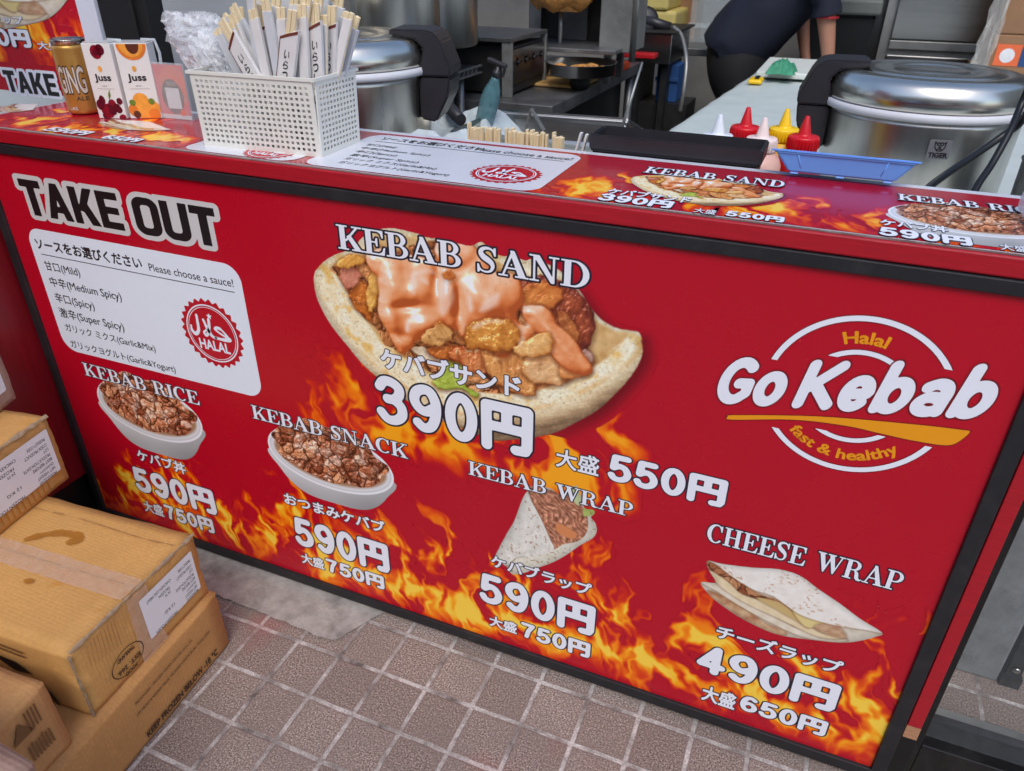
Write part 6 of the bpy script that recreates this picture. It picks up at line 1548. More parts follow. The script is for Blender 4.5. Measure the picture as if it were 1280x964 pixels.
for x, y in ((-.33, 1.18), (.32, 1.18), (-.33, 1.47), (.32, 1.47)):
    b = MB(); b.tube([(x, y, 0), (x, y, .8945)], .015, 8); link('leg', b.mesh(), M['steel_dark'], st)
b = MB(); b.tube([(.2, 1.3, .932), (.28, 1.36, .955), (.34, 1.44, .94)], .006, 6); link('gas_pipe', b.mesh(), M['iron'], st)
M['knob_red'] = mat('knob_red', (150, 30, 24), .4); b = MB(); b.lathe([(.012, 0), (.012, .012), (.0005, .014)], (.27, 1.22, .9225), 12); link('valve', b.mesh(), M['knob_red'], st)
for k in range(2):
    b = MB(); b.tube([(.0+.2*k, 1.18, .965), (.0+.2*k, 1.56, .965)], .04, 6); link('burner', b.mesh(), M['iron'], st)
def pot(c, r, z0, h, label):
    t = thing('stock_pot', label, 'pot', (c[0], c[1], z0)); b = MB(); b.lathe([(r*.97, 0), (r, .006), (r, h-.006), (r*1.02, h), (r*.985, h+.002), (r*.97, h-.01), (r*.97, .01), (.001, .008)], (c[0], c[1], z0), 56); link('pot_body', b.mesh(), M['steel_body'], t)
    for s_ in (-1, 1):
        b = MB(); a = .6; b.tube([(c[0]+s_*r*math.cos(a), c[1]-r*math.sin(a)*.5, z0+h*.72), (c[0]+s_*(r+.03)*1., c[1], z0+h*.74), (c[0]+s_*r*math.cos(a), c[1]+r*math.sin(a)*.5, z0+h*.72)], .006, 8); link('pot_handle', b.mesh(), M['steel_dull'], t)
e0 = hit((591, 30), 1, 1.32); e1 = hit((541, 30), 1, 1.32); pot((e0[0]-.165, 1.32), .165, 1.012, .36, 'tall ridged stock pot on the gas stove beside the grill')
e0 = hit((542, 20), 1, .98); pot((e0[0]-.155, .98), .155, TZ+.2, .42, 'tall polished pot partly hidden behind the left rice cooker')
b = MB(); b.box((.02, .84, TZ+.004), (.46, 1.14, TZ+.199)); tag(link('steel_box', b.mesh(), M['steel_dark'], None, (.24, .99, TZ)), 'dark steel box carrying the tall polished pot', 'box')
# kebab machine
M['kebab'] = mat('kebab_meat', (188, 132, 66), .55, var=.45, vscale=30, bump=1.0, bscale=45, dark=(96, 52, 24), dscale=24, damt=.8)
kb = thing('kebab_grill', 'upright kebab grill with a cone of roasting meat at the back left', 'kebab grill', (.47, 2.1, .82)); ky = 2.08
kx = hit((702, 0), 1, ky)[0]
b = bmesh.new(); rg = []
for i, z in enumerate(np.linspace(1.075, 1.6, 22)):
    r0 = .06+.09*min((z-1.07)/.12, 1)**.6+.02*math.sin(z*30); rg.append([b.verts.new((kx+r0*(1+.18*float(fbm(np.array([math.cos(a)*2+7]), np.array([math.sin(a)*2+z*14]), 5, 3)[0]))*math.cos(a), ky+r0*math.sin(a), z+.012*math.sin(a*5))) for a in np.linspace(0, 2*math.pi, 29)[:-1]])
for A, B in zip(rg, rg[1:]):
    for k in range(28): b.faces.new((A[k], A[(k+1) % 28], B[(k+1) % 28], B[k])).smooth = True
b.faces.new(rg[0][::-1]); me = bpy.data.meshes.new('meat'); b.to_mesh(me); b.free(); link('meat_cone', me, M['kebab'], kb)
b = MB(); b.tube([(kx, ky, .93), (kx, ky, 1.075)], .008, 10); link('spit', b.mesh(), M['steel_dull'], kb)
b = MB(); b.box((kx-.20, ky+.17, .93), (kx+.20, ky+.2, 1.7)); link('heater_back', b.mesh(), M['iron'], kb)
for x0, x1, m in ((-.19, -.14, 'steel_dull'), (-.06, .06, 'steel_dark'), (.12, .155, 'steel_dull')):
    b = MB(); b.box((kx+x0, ky+.15, .95), (kx+x1, ky+.169, 1.7)); link('heater_strip', b.mesh(), M[m], kb)
b = MB(); b.box((kx+.165, ky-.02, .93), (kx+.29, ky+.20, 1.7), bev=.003); link('side_shield', b.mesh(), M['steel_dull'], kb)
b = MB(); b.tube([(kx+.30, ky-.02, .9), (kx+.30, ky-.02, 1.7)], .012, 10); link('upright', b.mesh(), M['steel_dull'], kb)
b = MB(); b.box((kx-.20, ky-.12, .932), (kx+.26, ky+.165, .948), bev=.003); link('drip_plate', b.mesh(), M['steel_dark'], kb)
for x in (-.15, .2):
    for y in (-.06, .12):
        b = MB(); b.box((kx+x, ky+y, .8205), (kx+x+.025, ky+y+.025, .9315)); link('leg', b.mesh(), M['steel_dark'], kb)
tc = hit((725, 78), 1, 1.86); tr = thing('round_tray', 'round steel tray of meat scraps in front of the kebab grill', 'tray', (tc[0], 1.86, .87))
b = MB(); b.lathe([(.115, 0), (.125, .003), (.13, .042), (.134, .044), (.127, .043), (.12, .006), (.001, .006)], (tc[0], 1.87, .872), 44); link('tray_body', b.mesh(), M['steel'], tr)
b = MB(); b.lathe([(.03, 0), (.04, .02), (.035, .0515)], (tc[0], 1.87, .8204), 16); link('stand', b.mesh(), M['iron'], tr)
sm = bmesh.new()
for k in range(60):
    a = random.random()*6.28; q = .1*math.sqrt(random.random()); bmesh.ops.create_icosphere(sm, subdivisions=1, radius=.012+.008*random.random(), matrix=Matrix.Translation((tc[0]+q*math.cos(a), 1.87+q*math.sin(a), .884+.01*random.random())) @ Matrix.Diagonal((1.4, .8, .5, 1)))
me = bpy.data.meshes.new('scraps'); sm.to_mesh(me); sm.free(); o = link('scraps', me, M['kebab'], tr); o['kind'] = 'stuff'
M['orange_label'] = mat('orange_label', (200, 70, 26), .5, var=.4, vscale=60); M['red_lid'] = mat('red_lid', (190, 26, 34), .4)
h = hit((790, 80), 2, .84); b = MB(); b.box((h[0]-.10, h[1]-.25, .8205), (h[0]-.01, h[1]+.02, .85), bev=.006); tag(link('food_packet', b.mesh(), M['orange_label'], None, (h[0]-.05, h[1]-.1, .82)), 'orange food packet at the far right corner of the cooking table', 'packet')
h = hit((800, 77), 1, 2.72); b = MB(); b.box((h[0]-.09, 2.70, .835), (h[0]+.07, 2.78, .855), bev=.004); tag(link('red_lid', b.mesh(), M['red_lid'], None, (h[0], 2.74, .835)), 'flat red lid on the far corner of the cooking table', 'lid')

# --- back of the room
fz = thing('steel_warmer', 'low steel box unit with the black meat slicer on top', 'warmer', (.6, 3.1, .0)); y_ = 3.0
a_, c_ = hit((785, 78), 1, y_), hit((841, 40), 1, y_)
b = MB(); b.box((a_[0], y_, a_[2]), (c_[0], y_+.45, c_[2]-.012), bev=.003); link('housing', b.mesh(), M['steel'], fz)
b = MB(); b.box((a_[0]-.02, y_-.012, c_[2]-.0115), (c_[0]+.02, y_+.46, c_[2]), bev=.003); link('top_plate', b.mesh(), M['iron'], fz)
for x in (a_[0]+.02, c_[0]-.05):
    b = MB(); b.box((x, y_+.05, 0), (x+.03, y_+.4, a_[2]-.0005)); link('leg', b.mesh(), M['iron'], fz)
sl = thing('meat_slicer', 'black electric meat slicer with a round blade guard lying on the steel unit', 'slicer', (.55, 3.15, c_[2])); s0, s1 = hit((806, 26), 1, 3.1), hit((838, 34), 1, 3.12)
b = MB(); b.lathe([(.001, -.02), (.05, -.02), (.068, -.008), (.068, .008), (.05, .022), (.001, .022)], (0, 0, 0), 30, Matrix.Translation(Vector(s0)) @ Matrix.Rotation(R(70), 4, 'X') @ Matrix.Rotation(R(20), 4, 'Y')); link('blade_guard', b.mesh(), M['black_plastic'], sl)
b = MB(); b.tube([s0, (s0+s1)/2, s1], [.03, .026, .022], 14); b.lathe([(.018, 0), (.018, .006)], tuple(s1), 12); link('motor_grip', b.mesh(), M['black_plastic'], sl)
cable([(842, 34), (852, 45), (858, 75), (855, 110), (850, 140)], [3.1, 3.05, 2.95, 2.9, 2.9], .010, 'grey black cable hanging from the meat slicer').data.materials[0] = M['steel_dull']
M['yellow_case'] = mat('yellow_case', (196, 178, 104), .5, var=.06)
yc = thing('cool_box', 'pale yellow plastic case standing behind the meat slicer', 'case', (.45, 3.9, .8)); a_, c_ = hit((786, 40), 1, 3.8), hit((846, 14), 1, 3.8)
b = MB(); b.box((a_[0], 3.8, .70), (c_[0], 4.2, c_[2]), bev=.02, seg=3); link('body', b.mesh(), M['yellow_case'], yc)
b = MB(); b.box((a_[0]+.02, 3.79, c_[2]+.001), (c_[0]-.05, 4.19, 1.3), bev=.015); link('lid', b.mesh(), M['yellow_case'], yc)
M['kraft'] = mat('kraft', (178, 128, 78), .75, var=.1, vscale=7); M['kraft_dim'] = mat('kraft_dim', (150, 112, 80), .75, var=.12, vscale=7)
M['laminate'] = mat('laminate', (150, 138, 120), .6, var=.1)
bt = table('side_table', 'dark work table at the back beside the bending person', .42, 1.05, 3.7, 4.4, .78, 'steel_dark')
a_, c_ = hit((840, 25), 1, 4.2), hit((870, 0), 1, 4.2); b = MB(); b.box((c_[0]-.22, 4.15, .781), (c_[0]+.02, 4.38, 1.3)); tag(link('storage_box', b.mesh(), M['kraft_dim'], None, (c_[0]-.1, 4.26, .78)), 'brown cardboard box on the back table left of the glass jar', 'box')
a_ = hit((892, 14), 1, 4.0); b = MB(); b.box((a_[0]-.13, 4.0, .781), (a_[0]+.1, 4.13, 1.2)); b.box((a_[0]-.14, 3.99, .86), (a_[0]+.12, 3.999, .885)); tag(link('glass_case', b.mesh(), M['acrylic'], None, (a_[0], 4.06, .781)), 'clear plastic case on the back table beside the person', 'case')
M['blue_crate'] = mat('blue_crate', (40, 78, 130), .5, var=.1); a_ = hit((838, 95), 1, 3.2); b = MB(); b.box((a_[0]-.06, 3.15, a_[2]-.12), (a_[0]+.05, 3.3, a_[2]+.06), bev=.004); b.box((a_[0]-.065, 3.14, a_[2]-.02), (a_[0]+.055, 3.149, a_[2]), bev=.002); tag(link('crate', b.mesh(), M['blue_crate'], None, (a_[0], 3.2, a_[2]-.12)), 'small blue plastic crate below the meat slicer', 'crate')
b = MB(); b.box((a_[0]-.16, 3.1, .0), (a_[0]+.12, 3.35, a_[2]-.121)); tag(link('rack', b.mesh(), M['iron'], None, (a_[0], 3.2, 0)), 'dark rack carrying the small blue crate', 'rack')
# bin
M['bin_dark'] = mat('bin_dark', (26, 30, 32), .5, var=.1); M['bin_lid'] = mat('bin_lid', (112, 116, 112), .55, var=.1, bump=.1)
bn = thing('waste_bin', 'large black bin with a grey lid behind the bending person', 'bin', (1.52, 4.1, 0)); a_, c_ = hit((1030, 13), 1, 3.95), hit((1100, 13), 1, 3.95)
def tub(x0, x1, y0, y1, z0, z1, tp_):
    b = MB(); v = [b.bm.verts.new(p) for p in ((x0+tp_, y0+tp_, z0), (x1-tp_, y0+tp_, z0), (x1-tp_, y1-tp_, z0), (x0+tp_, y1-tp_, z0), (x0, y0, z1), (x1, y0, z1), (x1, y1, z1), (x0, y1, z1))]
    for f in ((3, 2, 1, 0), (4, 5, 6, 7), (0, 1, 5, 4), (1, 2, 6, 5), (2, 3, 7, 6), (3, 0, 4, 7)): b.bm.faces.new([v[k] for k in f])
    bmesh.ops.bevel(b.bm, geom=b.bm.edges[:], offset=.015, segments=2, affect='EDGES'); return b.mesh()
link('tub', tub(a_[0]-.1, c_[0]-.01, 3.96, 4.5, .0, a_[2]-.02, .07), M['bin_dark'], bn)
b = MB(); b.box((a_[0]-.12, 3.93, a_[2]-.0195), (c_[0]+.01, 4.53, a_[2]+.06), bev=.015); b.box((a_[0]-.08, 3.97, a_[2]+.0605), (c_[0]-.03, 4.49, a_[2]+.085), bev=.01); link('lid', b.mesh(), M['bin_lid'], bn)
# refrigerator
rf = thing('refrigerator', 'tall stainless refrigerator at the back right', 'refrigerator', (1.95, 4.3, 0)); a_, c_ = hit((1115, 40), 1, 4.0), hit((1243, 40), 1, 4.0)
b = MB(); b.box((a_[0]-.05, 4.03, .06), (c_[0]+.12, 4.7, 2.0)); link('cabinet', b.mesh(), M['steel_dull'], rf)
zb_ = hit((1170, 64), 1, 4.0)[2]
b = MB(); b.box((a_[0], 4.0, zb_+.05), (c_[0]+.1, 4.029, 1.95), bev=.004); link('door', b.mesh(), M['steel'], rf)
b = MB(); b.box((a_[0], 4.0, zb_-.0), (c_[0]+.1, 4.0285, zb_+.044), bev=.003); link('door_rail', b.mesh(), M['steel_dull'], rf)
b = MB(); b.box((a_[0], 4.0, .1), (c_[0]+.1, 4.029, zb_-.03), bev=.004); link('lower_door', b.mesh(), M['steel'], rf)
b = MB(); b.box((c_[0]+.02, 3.955, 1.2), (c_[0]+.045, 3.999, 1.5), bev=.006); link('handle', b.mesh(), M['iron'], rf)
# cartons wrapped in film at the right
M['wrap_film'] = clear_mat('wrap_film', (236, 234, 226), .2, .12)
a_ = hit((1248, 70), 1, 3.3)
for k, (dz, lab) in enumerate([(0, 'lowest brown carton of the film wrapped stack, with an orange and blue label'), (1, 'middle brown carton of the film wrapped stack'), (2, 'upper brown carton of the film wrapped stack')]):
    z0 = a_[2]-.075+.166*dz+.0; x0 = a_[0]-.05+.015*(dz == 0)-.01*dz*0
    b = MB(); b.box((x0+.02*dz, 3.3, z0), (x0+.6, 3.75, z0+.164), bev=.006); t_ = thing('wrapped_carton', lab, 'carton', (x0+.3, 3.5, z0), 'film wrapped cartons at the back'); link('carton', b.mesh(), M['kraft_dim'], t_)
    if dz == 0:
        F = Flat(Frame((0, 3.2985, 0), (1, 0, 0), (0, 0, 1), .0008)); F.add([[(x0+.02, z0+.035), (x0+.12, z0+.035), (x0+.12, z0+.125), (x0+.02, z0+.125)]], lambda x, y: (x, y), M['card_orange'], 1)
        F.add([[(x0+.122, z0+.035), (x0+.25, z0+.035), (x0+.25, z0+.12), (x0+.122, z0+.12)]], lambda x, y: (x, y), M['blue_crate'], 1)
        F.shape(lambda X, Y: np.sqrt((X-x0-.068)**2+(Y-z0-.078)**2)-.03, (x0+.02, z0+.03, x0+.12, z0+.13), .005, M['card_white'], 2); F.done('label_print', t_)
b = MB(); b.box((a_[0]-.06, 3.28, .0), (a_[0]+.62, 3.78, a_[2]-.0755)); tag(link('pallet_base', b.mesh(), M['kraft_dim'], None, (a_[0]+.3, 3.5, 0)), 'plain brown base box under the film wrapped stack', 'box')
me = crumple([np.array([a_[0]-.075+.04*t, 3.27, a_[2]-.1+.62*t]) for t in np.linspace(0, 1, 14)], [.028]*14, 16, .02, 4, .5); tag(link('stretch_film', me, M['wrap_film'], None, (a_[0]-.07, 3.27, a_[2]-.1)), 'crinkled stretch film hanging off the wrapped carton stack', 'plastic film')
# cutting board with a green cloth
M['board'] = mat('cutting_board', (214, 218, 210), .5, var=.05); M['green_cloth'] = mat('green_cloth', (60, 142, 108), .7, var=.25, vscale=30)
a_, c_ = hit((945, 92), 2, TZ+.03), hit((1008, 97), 2, TZ+.03); e_ = hit((962, 74), 2, TZ+.03)
b = MB(); b.box((a_[0], a_[1], TZ+.016), (c_[0]+.12, min(e_[1], a_[1]+.55), TZ+.04), bev=.005); tag(link('cutting_board', b.mesh(), M['board'], None, ((a_[0]+c_[0])/2, a_[1]+.2, TZ+.016)), 'white cutting board at the far end of the covered table', 'cutting board')
h = hit((978, 84), 2, TZ+.06); crumpled((h[0], h[1], TZ+.041), .055, .085, .06, 5, 'green_cloth', 'crumpled green cloth lying on the white cutting board', 'cloth', 'cloth')
h = hit((945, 101), 2, TZ+.02); b = MB(); b.box((h[0]-.028, h[1]-.05, TZ+.012), (h[0]+.028, h[1]+.05, TZ+.03), bev=.008); b.mi = 1; b.box((h[0]-.004, h[1]-.03, TZ+.0301), (h[0]+.012, h[1]+.04, TZ+.036)); tag(link('food_packet', b.mesh(), [M['ycap_'] if 'ycap_' in M else ycap, M['matt_black']], None, (h[0], h[1], TZ+.012)), 'small yellow and black packet on the cover in front of the cutting board', 'packet')

# ----------------------------------------------------------------------------
# the person bending over the far end of the table
# ----------------------------------------------------------------------------
M['skin'] = mat('skin', (172, 122, 98), .5, var=.05); M['navy'] = mat('navy_shirt', (20, 25, 42), .8, var=.2, vscale=9, bump=1., bscale=11); M['trouser'] = mat('black_trousers', (16, 16, 18), .8, var=.15, bump=.3, bscale=18); M['hair'] = mat('hair', (18, 15, 14), .6); M['shoe'] = mat('shoe', (20, 20, 20), .5); M['red_trim'] = mat('red_trim', (170, 30, 44), .6)
def skin_mesh(name, joints, edges, mats, parent, root=0, lv=2):
    me = bpy.data.meshes.new(name); me.from_pydata([j[:3] for j in joints], edges, []); o = bpy.data.objects.new('tmp', me); COL.objects.link(o)
    sk = o.modifiers.new('s', 'SKIN'); sb_ = o.modifiers.new('d', 'SUBSURF'); sb_.levels = sb_.render_levels = lv
    for k, j in enumerate(joints):
        v = me.skin_vertices[0].data[k]; r = j[3]; v.radius = (r, r) if not isinstance(r, tuple) else r; v.use_root = (k == root)
    dg = bpy.context.evaluated_depsgraph_get(); dg.update(); m2 = bpy.data.meshes.new_from_object(o.evaluated_get(dg)); bpy.data.objects.remove(o)
    m2.name = name; m2.materials.clear(); return link(name, m2, mats, parent, smooth_=True)
per = thing('person', 'person in a navy shirt and black trousers bending over the far end of the table', 'person', (1.0, 3.62, 0))
PY = 3.62
J = [(1.00, PY, .86, .13), (1.10, PY, 1.00, .14), (1.22, PY, 1.13, .15), (1.34, PY, 1.22, .09), (1.42, PY, 1.28, .055), (1.50, PY, 1.34, .085), (1.56, PY-.01, 1.36, .085),
     (1.33, PY-.18, 1.18, .055), (1.385, PY-.22, .98, .047), (1.425, PY-.205, .82, .034), (1.44, PY-.19, .73, .026),
     (1.25, PY+.18, 1.16, .055), (1.245, PY+.20, .95, .043), (1.29, PY+.18, .79, .030), (1.31, PY+.17, .72, .026),
     (.98, PY-.1, .84, .085), (1.02, PY-.12, .46, .055), (.97, PY-.13, .09, .04), (1.08, PY-.15, .04, .03), (.98, PY+.1, .84, .085), (.96, PY+.13, .46, .055), (.90, PY+.14, .09, .04), (1.01, PY+.16, .04, .03)]
E_ = [(0, 1), (1, 2), (2, 3), (3, 4), (4, 5), (5, 6), (2, 7), (7, 8), (8, 9), (9, 10), (2, 11), (11, 12), (12, 13), (13, 14), (0, 15), (15, 16), (16, 17), (17, 18), (0, 19), (19, 20), (20, 21), (21, 22)]
def hand(w, s_):
    b0_ = len(J)
    J.append((J[w][0]+.02, J[w][1], J[w][2]-.05, .024)); E_.append((w, b0_)); pk = b0_
    for f_, (dy, ln) in enumerate([(-.027, .062), (-.009, .072), (.009, .068), (.027, .052)]):
        i0 = len(J); J.append((J[pk][0]+.008, J[pk][1]+dy, J[pk][2]-.03, .0095)); J.append((J[pk][0]+.014, J[pk][1]+dy*1.2, J[pk][2]-.03-ln*.5, .0085)); J.append((J[pk][0]+.006, J[pk][1]+dy*1.2, J[pk][2]-.03-ln, .007)); E_.extend([(pk, i0), (i0, i0+1), (i0+1, i0+2)])
    i0 = len(J); J.append((J[w][0]+.035, J[w][1]+s_*.03, J[w][2]-.035, .011)); J.append((J[w][0]+.055, J[w][1]+s_*.038, J[w][2]-.07, .0085)); E_.extend([(w, i0), (i0, i0+1)])
hand(10, 1); hand(14, -1)
skin_mesh('body', J, E_, M['skin'], per)
b = MB(); q = lambda pts: smooth(np.array(pts), 6, False)
def limb(b, J_, n=28): 
    K_ = q([list(j) for j in J_]); b.tube(K_[:, :3], [float(v) for v in K_[:, 3]], n)
limb(b, [(.90, PY, .76, .17), (.95, PY, .82, .19), (1.04, PY, .93, .185), (1.15, PY, 1.06, .18), (1.26, PY, 1.16, .165), (1.35, PY, 1.23, .10)])
limb(b, [(1.30, PY-.10, 1.22, .08), (1.335, PY-.19, 1.17, .085), (1.365, PY-.215, 1.07, .075), (1.383, PY-.222, .99, .068)])
limb(b, [(1.20, PY+.10, 1.20, .08), (1.25, PY+.19, 1.15, .085), (1.246, PY+.205, 1.04, .075), (1.245, PY+.205, .98, .068)])
for v in b.bm.verts: v.co += Vector((1, .3, .6))*(.03*float(fbm(np.array([v.co.x*9+v.co.y*3]), np.array([v.co.z*9-v.co.x*5]), 5, 3)[0]))
link('shirt', b.mesh(), M['navy'], per, smooth_=True)
b = MB(); b.lathe([(.058, -.006), (.0615, -.005), (.0615, .005), (.058, .006)], (0, 0, 0), 24, Matrix.Translation((1.381, PY-.222, .985)), caps=False); link('sleeve_trim', b.mesh(), M['red_trim'], per)
b = MB(); limb(b, [(1.0, PY, .90, .16), (.97, PY, .80, .18), (.97, PY-.06, .68, .15), (1.01, PY-.11, .46, .085), (.97, PY-.13, .10, .072)]); limb(b, [(1.0, PY, .88, .15), (.95, PY+.04, .78, .15), (.94, PY+.09, .66, .12), (.95, PY+.13, .46, .085), (.90, PY+.14, .10, .072)])
link('trousers', b.mesh(), M['trouser'], per, smooth_=True)
for x, y in ((1.02, PY-.14), (.95, PY+.15)):
    b = MB(); b.box((x-.1, y-.045, 0), (x+.15, y+.045, .07), bev=.025, seg=3); link('shoe', b.mesh(), M['shoe'], per)
b = bmesh.new(); bmesh.ops.create_uvsphere(b, u_segments=24, v_segments=16, radius=.105, matrix=Matrix.Translation((1.52, PY, 1.375)) @ Matrix.Diagonal((1.05, .92, .9, 1)))
me = bpy.data.meshes.new('hair'); b.to_mesh(me); b.free(); link('hair', me, M['hair'], per, smooth_=True)
# ----------------------------------------------------------------------------
# cartons stacked left of the board
# ----------------------------------------------------------------------------
def kraft_mat(name, rgb, stain=.5, seed=0.):
    m = bpy.data.materials.new(name); m.use_nodes = True; nt = m.node_tree; N = nt.nodes; K = nt.links.new; b = N['Principled BSDF']
    tc = N.new('ShaderNodeTexCoord'); mp = N.new('ShaderNodeMapping'); mp.inputs['Location'].default_value = (seed, seed*2, seed*.7); K(tc.outputs['Object'], mp.inputs[0])
    def noise(s, d, r=.6, st=None):
        n = N.new('ShaderNodeTexNoise'); n.inputs['Scale'].default_value = s; n.inputs['Detail'].default_value = d; n.inputs['Roughness'].default_value = r
        if st:
            q = N.new('ShaderNodeMapping'); q.inputs['Scale'].default_value = st; K(mp.outputs[0], q.inputs[0]); K(q.outputs[0], n.inputs['Vector'])
        else: K(mp.outputs[0], n.inputs['Vector'])
        return n.outputs['Fac']
    def rr(f, p0, p1, hi=1.):
        r = N.new('ShaderNodeMapRange'); r.inputs[1].default_value = p0; r.inputs[2].default_value = p1; r.inputs[4].default_value = hi; K(f, r.inputs[0]); return r.outputs[0]
    def mx(f, a, c):
        x = N.new('ShaderNodeMix'); x.data_type = 'RGBA'; K(f, x.inputs[0])
        for k, q in ((6, a), (7, c)):
            if isinstance(q, tuple): x.inputs[k].default_value = L4(*q)
            else: K(q, x.inputs[k])
        return x.outputs[2]
    base = mx(rr(noise(6, 5), .3, .7), tuple(int(v*.93) for v in rgb), tuple(min(int(v*1.05), 255) for v in rgb))
    fib = mx(rr(noise(150, 4, .8, (1, 1, 1)), .35, .65, .6), base, tuple(int(v*.86) for v in rgb))
    st = mx(rr(noise(7.5, 3, .5), .64, .70, stain), fib, (186, 124, 40))
    scuff = mx(rr(noise(16, 6, .75), .62, .72, .3), st, tuple(min(int(v*1.2), 255) for v in rgb))
    K(scuff, b.inputs['Base Color']); b.inputs['Roughness'].default_value = .72; b.inputs['Specular IOR Level'].default_value = .35
    w = noise(5, 3, .5); bp = N.new('ShaderNodeBump'); bp.inputs['Strength'].default_value = .8; bp.inputs['Distance'].default_value = .008; K(w, bp.inputs['Height'])
    f2 = noise(160, 2); bq = N.new('ShaderNodeBump'); bq.inputs['Strength'].default_value = .12; bq.inputs['Distance'].default_value = .001; K(f2, bq.inputs['Height']); K(bp.outputs[0], bq.inputs['Normal'])
    wv = N.new('ShaderNodeTexWave'); wv.bands_direction = 'Y'; wv.inputs['Scale'].default_value = 46; wv.inputs['Distortion'].default_value = .6; wv.inputs['Detail'].default_value = 1; K(mp.outputs[0], wv.inputs['Vector'])
    br = N.new('ShaderNodeBump'); br.inputs['Strength'].default_value = .16; br.inputs['Distance'].default_value = .0012; K(wv.outputs['Fac'], br.inputs['Height']); K(bq.outputs[0], br.inputs['Normal']); K(br.outputs[0], b.inputs['Normal'])
    return m
KA, KB, KC, KE = kraft_mat('kraft_a', (208, 156, 90), .75, 1.3), kraft_mat('kraft_b', (196, 144, 86), .35, 4.1), kraft_mat('kraft_c', (206, 154, 90), .55, 7.7), kraft_mat('kraft_e', (196, 146, 92), .5, 11.)
KP = kraft_mat('kraft_pink', (176, 142, 124), .0, 3.)
M['edge_board'] = mat('torn_edge', (150, 126, 100), .8, var=.35, vscale=90); M['packing_tape'] = clear_mat('packing_tape', (222, 190, 164), .42, .1); M['label_paper'] = mat('label_paper', (224, 224, 226), .5, var=.02)
M['stamp_ink'] = mat('stamp_ink', (66, 42, 22), .7); M['faint_ink'] = mat('faint_ink', (118, 82, 44), .7)
STK = 'cardboard cartons stacked left of the menu board'
def carton(label, c, size, yaw, m, bulge=.004, seed=0):
    """c = centre of the base"""
    t = thing('carton', label, 'carton', c, STK); sx, sy, sz = size
    b = bmesh.new(); bmesh.ops.create_cube(b, size=1); bmesh.ops.subdivide_edges(b, edges=b.edges[:], cuts=11, use_grid_fill=True)
    Mx = Matrix.Translation(c) @ Matrix.Rotation(yaw, 4, 'Z')
    for v in b.verts:
        x, y, z = v.co*2
        f = float(fbm(np.array([x*1.5+seed]), np.array([y*1.5+z*1.1]), seed, 3)[0])
        cr_ = (abs(x) > .98)+(abs(y) > .98)+(abs(z) > .98)
        k = bulge*(1-min(max(abs(x) if abs(x) < .98 else 0, abs(y) if abs(y) < .98 else 0, abs(z) if abs(z) < .98 else 0), 1)**2) if cr_ == 1 else 0
        n = Vector((x if abs(x) > .98 else 0, y if abs(y) > .98 else 0, z if abs(z) > .98 else 0))
        p = Vector((x*sx/2, y*sy/2, (z+1)*sz/2))+n*(k*(.6+1.2*f)) + (Vector((-x, -y, -z if z > 0 else 0))*(.0022*abs(f)*2 if cr_ >= 2 else 0))
        if p.z < 0: p.z = 0
        v.co = Mx @ p
    es = [e for e in b.edges if e.calc_face_angle(0) > 1.0]
    bmesh.ops.bevel(b, geom=es, offset=.003, segments=2, affect='EDGES')
    for f in b.faces: f.smooth = True
    me = bpy.data.meshes.new('box'); b.to_mesh(me); b.free(); link('box', me, m, t)
    t['_M'] = 0; del t['_M']; return t, Mx
def ragged(t, p0, p1, nrm, w=.006, name='torn_edge', seed=1, m='edge_board'):
    p0, p1, nrm = Vector(p0), Vector(p1), Vector(nrm); d = p1-p0; n = 40; b = bmesh.new(); rows = []
    for i in range(n+1):
        q = i/n; r = w*(.25+.9*abs(float(fbm(np.array([q*9.]), np.array([seed*1.7]), seed, 3)[0])+.25)); c = p0+d*q+nrm*.0012
        s = d.normalized().cross(nrm); rows.append((b.verts.new(c-s*r*.5), b.verts.new(c+nrm*.0012), b.verts.new(c+s*r*.5)))
    for A, B in zip(rows, rows[1:]):
        b.faces.new((A[0], A[1], B[1], B[0])); b.faces.new((A[1], A[2], B[2], B[1]))
    me = bpy.data.meshes.new(name); b.to_mesh(me); b.free(); link(name, me, M[m], t)
# lower carton B, upper carton A, C on top of A, D on C, E in front, F nearest
yB = -.06; 
B_, MB_ = carton('lowest carton, printed KEEP FROZEN BELOW -18 °C on its side', (.295, -.474, .0005), (.58, .50, .152), R(4.6), KB, .003, 2)
A_, MA_ = carton('large stained carton with white label and oval stamp, second from the bottom', (.276, -.381, .1535), (.575, .305, .155), R(4.0), KA, .003, 5)
C_, MC_ = carton('carton with a large white upside down label, on top of the stained one', (.103, -.308, .3095), (.21, .235, .158), R(9.), KC, .003, 8)
D_, MD_ = carton('film wrapped brown carton at the top of the stack', (.063, -.274, .4695), (.10, .22, .17), R(17), KP, .003, 3)
E2, ME_ = carton('carton with black printed marks standing in front of the stained one', (.411, -.692, .1535), (.36, .24, .155), R(4), KE, .003, 9)
F2, MF_ = carton('pale pinkish carton nearest the camera in the lower left corner', (.50, -.90, .3255), (.56, .42, .10), R(-2), KP, .002, 12)
G2, MG_ = carton('hidden lower carton under the pale pinkish one', (.40, -.93, .1535), (.5, .24, .17), R(-3), KE, .002, 13)
def side_frame(Mx, sx, step=.0003, flip=False):
    """frame on the +x side of a carton: origin at the middle of the lower edge"""
    o = Mx @ Vector((sx/2+.0042, 0, 0)); u = (Mx.to_3x3() @ Vector((0, 1, 0))); v = Vector((0, 0, 1))
    return Frame(o, u, v, step)
I = lambda x, y: (x, y)
